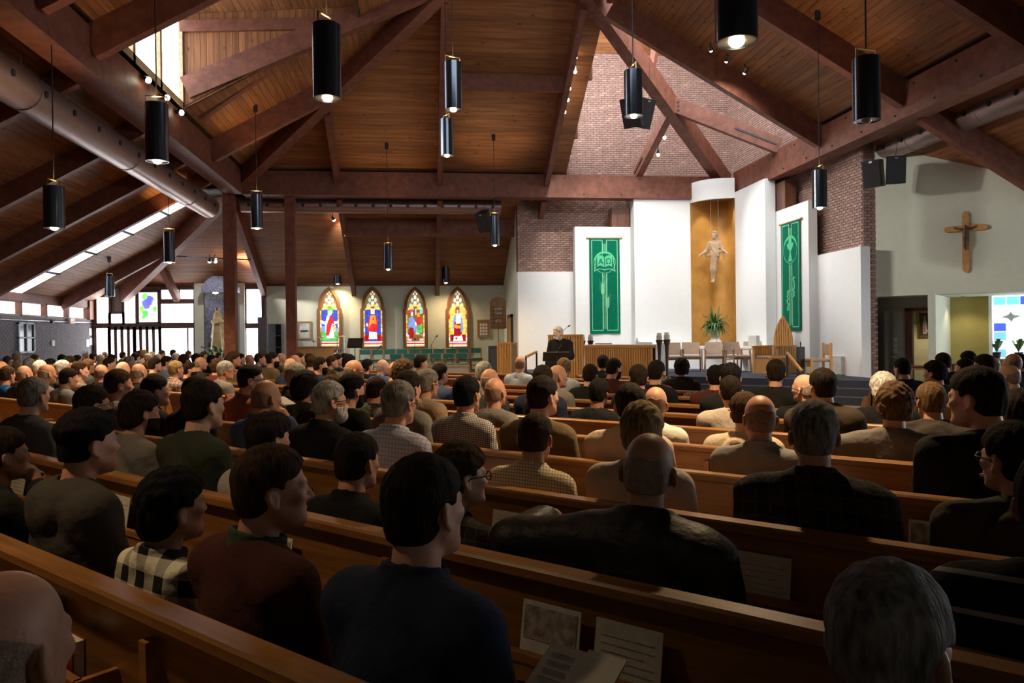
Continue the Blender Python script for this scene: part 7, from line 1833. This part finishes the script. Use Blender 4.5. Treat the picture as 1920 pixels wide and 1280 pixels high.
for n, (px, py, Hd, ck, hair, hc, op) in enumerate(PPL):
    op = dict(op); b = place(px, py, op.pop('row', None), op.pop('gap', .57)+max(0, op.get('wide', 0))*.35+(.04 if CL[ck][0] in ('jacket', 'hoodie') or op.get('pose') == 'chin' else 0), DIST.get(px) if py > 675 else None, op.get('pose') == 'arm_out')
    if b is None: skipped += 1; print('NOSEAT', px, py); continue
    _, key, q, hd, s, phrase = b
    az_ = math.degrees(math.atan2(q[0], q[1])); want = az_+Hd; dlt = want-hd
    while dlt > 180: dlt -= 360
    while dlt < -180: dlt += 360
    body = max(-7, min(7, dlt*.12)); tw = max(-66, min(66, dlt-body))
    dist = pix(q)[2]; lod = 'hi' if dist < 5.2 else ('mid' if dist < 11 else 'lo')
    style, desc, m = CL[ck]; sc = op.pop('sc', None); ph = op.get('pose', 'rest')
    df = {k: op.pop(k) for k in ('wide', 'lean', 'fat') if k in op}
    share = lod == 'lo'
    if share: tw = round(tw/20)*20; df = {}
    ang = R_(hd+body)
    scl = q[2]/1.318*(1.0 if 'lean' not in df else 1.03); scl = max(.965, min(1.06, scl))
    sl = 1.318-q[2]/scl
    sl = max(-.03, min(.16, sl)); sl = round(sl/.02)*.02 if share else sl
    if abs(sl) > .004: df['slump'] = sl
    # the head sits .03 ahead of the hips
    fx, fy = math.sin(ang), math.cos(ang)
    ahead = .035*scl+.8*math.sin(R_(df.get('lean', 0)))*scl
    loc = (q[0]-fx*ahead, q[1]-fy*ahead, 0)
    if not share: df['nod'] = random.uniform(-4, 3); df['tilt'] = random.uniform(-3, 3)
    lab = 'person in %s on %s%s' % (desc, phrase, {'arm_out': ', arm outstretched', 'chin': ', hand at chin'}.get(ph, ''))
    if lod == 'lo' and ph == 'chin': op['pose'] = 'rest'
    if lod == 'lo': op.pop('glasses', None)
    who = person(loc, -ang, scl, lod=lod, style=style, top=m, hair=hair, hairc=hc, label=lab, group='congregation', share=share, legs=n % 4, twist=-tw, skin=op.pop('skin', (0, 2, 0, 1)[n % 4]), **op, **df)
    done.append((who, key, s, desc, lab))
byl = {}
for d_ in done: byl.setdefault(d_[4], []).append(d_)
for lab, ds in byl.items():
    if len(ds) < 2: continue
    for who, key, s, desc, _ in ds:
        nb = sorted([(abs(o[2]-s), o[3]) for o in done if o[1] == key and o[0] is not who and o[3] != desc])
        if nb and nb[0][0] < 2.5: who['label'] = ' '.join((lab+', beside the '+nb[0][1]).split()[:17])
for who, *_ in done:
    if len(who['label'].split()) > 16: who['label'] = who['label'].replace(' seated', '').replace(' from the rear', ' from rear').replace(' from the sanctuary', ' from sanctuary').replace(' the front', ' front').replace(' and grey patterned', ' patterned').replace(', beside the', ' beside')
print('PEOPLE', len(PPL)-skipped, 'skipped', skipped)
# ================================================================== HYMNALS AND LEAFLETS IN THE PEW RACKS
BK = dict(navy=plain('hymnal_navy', (.02, .03, .08), .5), green=plain('hymnal_green', (.03, .07, .04), .5), red=plain('hymnal_red', (.16, .02, .02), .5), black=plain('hymnal_black', (.015, .015, .017), .5))
PAGES = plain('page_edges', (.62, .54, .38), .8, var=.15, scale=80, stretch=(1, 1, 12))
PRINT = plain('printed_paper', (.60, .57, .52), .9, var=.1, scale=30)
INK = plain('printed_ink', (.36, .31, .28), .9, var=.5, scale=40)
def hymnal(p, rz, col, lab, flat):
    r = thing('hymnal', lab, 'book', p, rz, 'hymnals in the pew racks'); w_, h, t = (.12 if flat else .15), .22, .036
    if flat:
        part(r, 'cover', MB().b2((-h/2, -w_/2+.02, 0), (h/2, -w_/2+.024, t)).b2((-h/2, -w_/2+.02, 0), (h/2, w_/2-.03, .004)).b2((-h/2, -w_/2+.02, t-.004), (h/2, w_/2-.03, t)), BK[col]); part(r, 'pages', MB().b2((-h/2+.004, -w_/2+.024, .004), (h/2-.004, w_/2-.034, t-.004)), PAGES)
    else:
        part(r, 'cover', MB().b2((-w_/2, 0, 0), (w_/2, .004, h)).b2((-w_/2, t-.004, 0), (w_/2, t, h)).b2((-w_/2, 0, 0), (-w_/2+.004, t, h)), BK[col]); part(r, 'pages', MB().b2((-w_/2+.004, .004, .003), (w_/2-.004, t-.004, h-.004)), PAGES)
def leaflet(p, rz, lab, pic):
    r = thing('leaflet', lab, 'leaflet', p, rz, 'leaflets in the pew racks'); w_, h = .20, .27; k = .045
    q = lambda x, z, e=0: (x, z*k/h-e, z)
    part(r, 'sheet', MB().prism([q(-w_/2, 0), q(w_/2, 0), q(w_/2, h), q(-w_/2, h)], (0, .004, 0)), PRINT)
    if pic: part(r, 'picture', MB().prism([q(-w_/2+.01, h*.62, .002), q(w_/2-.01, h*.62, .002), q(w_/2-.01, h-.012, .002), q(-w_/2+.01, h-.012, .002)], (0, .001, 0)), INK)
    for j in range(6 if pic else 11): part(r, 'text_line', MB().prism([q(-w_/2+.02, .03+j*.02, .0015), q(w_/2-.02-.03*(j % 3 == 2), .03+j*.02, .0015), q(w_/2-.02-.03*(j % 3 == 2), .0325+j*.02, .0015), q(-w_/2+.02, .0325+j*.02, .0015)], (0, .001, 0)), INK)
rk_ = random.Random(9)
for k in range(0, 5):
    t = PEWT[k]; sr = 5.1-t if t > 4.6 else min(3.4, 5.1-t); ln = sr+7.2; mid = (sr-7.2)/2; nr = max(1, int(ln/1.3))
    for j in range(nr):
        xs = -ln/2+ln*(j+.5)/nr
        c = dg(mid+xs, t-.06); a = pix((c[0], c[1], .7))
        if not (-40 < a[0] < 1960 and a[1] < 1330) or a[2] < .6: continue
        where = 'in the rack behind the %s' % words[k]
        ns_ = max(1, int(round(ln/2.6))); cl_ = [-ln/2+ln*q/ns_ for q in range(ns_+1)]
        for n_, dx in enumerate((-.28, .05, .28)):
            if min(abs(xs+dx-c_) for c_ in cl_) < .17: continue
            d_ = dg(mid+xs+dx+rk_.uniform(-.04, .04), t-.085, .517); u = rk_.random()
            if n_ == 1: leaflet(dg(mid+xs+dx, t-.085, .517), RZ, 'white printed leaflet standing '+where, rk_.random() < .5)
            elif u < .55: hymnal(dg(mid+xs+dx, t-.04, .517), RZ, rk_.choice(('navy', 'navy', 'green', 'black')), 'dark hymnal lying '+where, True)
            elif u < .85: hymnal(d_, RZ, rk_.choice(('navy', 'red', 'black')), 'hymnal standing upright '+where, False)
            else: leaflet(d_, RZ, 'white printed leaflet standing '+where, False)
# booklet held open on a knee
p = at(1075, 1272, D=1.62)
r = thing('booklet', 'open white notebook with handwriting held on a knee', 'booklet', p, RZ)
M = Matrix.Rotation(.5, 3, 'X')
part(r, 'page', MB().box((-.05, 0, 0), (.095, .14, .006), M=M), PAPER); part(r, 'page', MB().box((.05, 0, .008), (.095, .14, .006), M=M), PAPER)
for j in range(4): q = M @ Vector((-.05, .045-.022*j, .004)); part(r, 'handwriting', MB().box(q, (.06, .003, .001), M=M), INK)

p = at(531, 753, D=5.2)
r = thing('folded_paper', 'small folded white paper held by a hand at chin height', 'paper', p, RZ)
part(r, 'leaf_of_paper', MB().box((0, 0, 0), (.14, .09, .004), M=Matrix.Rotation(.25, 3, 'Y')), PAPER); part(r, 'leaf_of_paper', MB().box((0, .01, .008), (.14, .09, .003), M=Matrix.Rotation(.32, 3, 'Y')), PAPER)
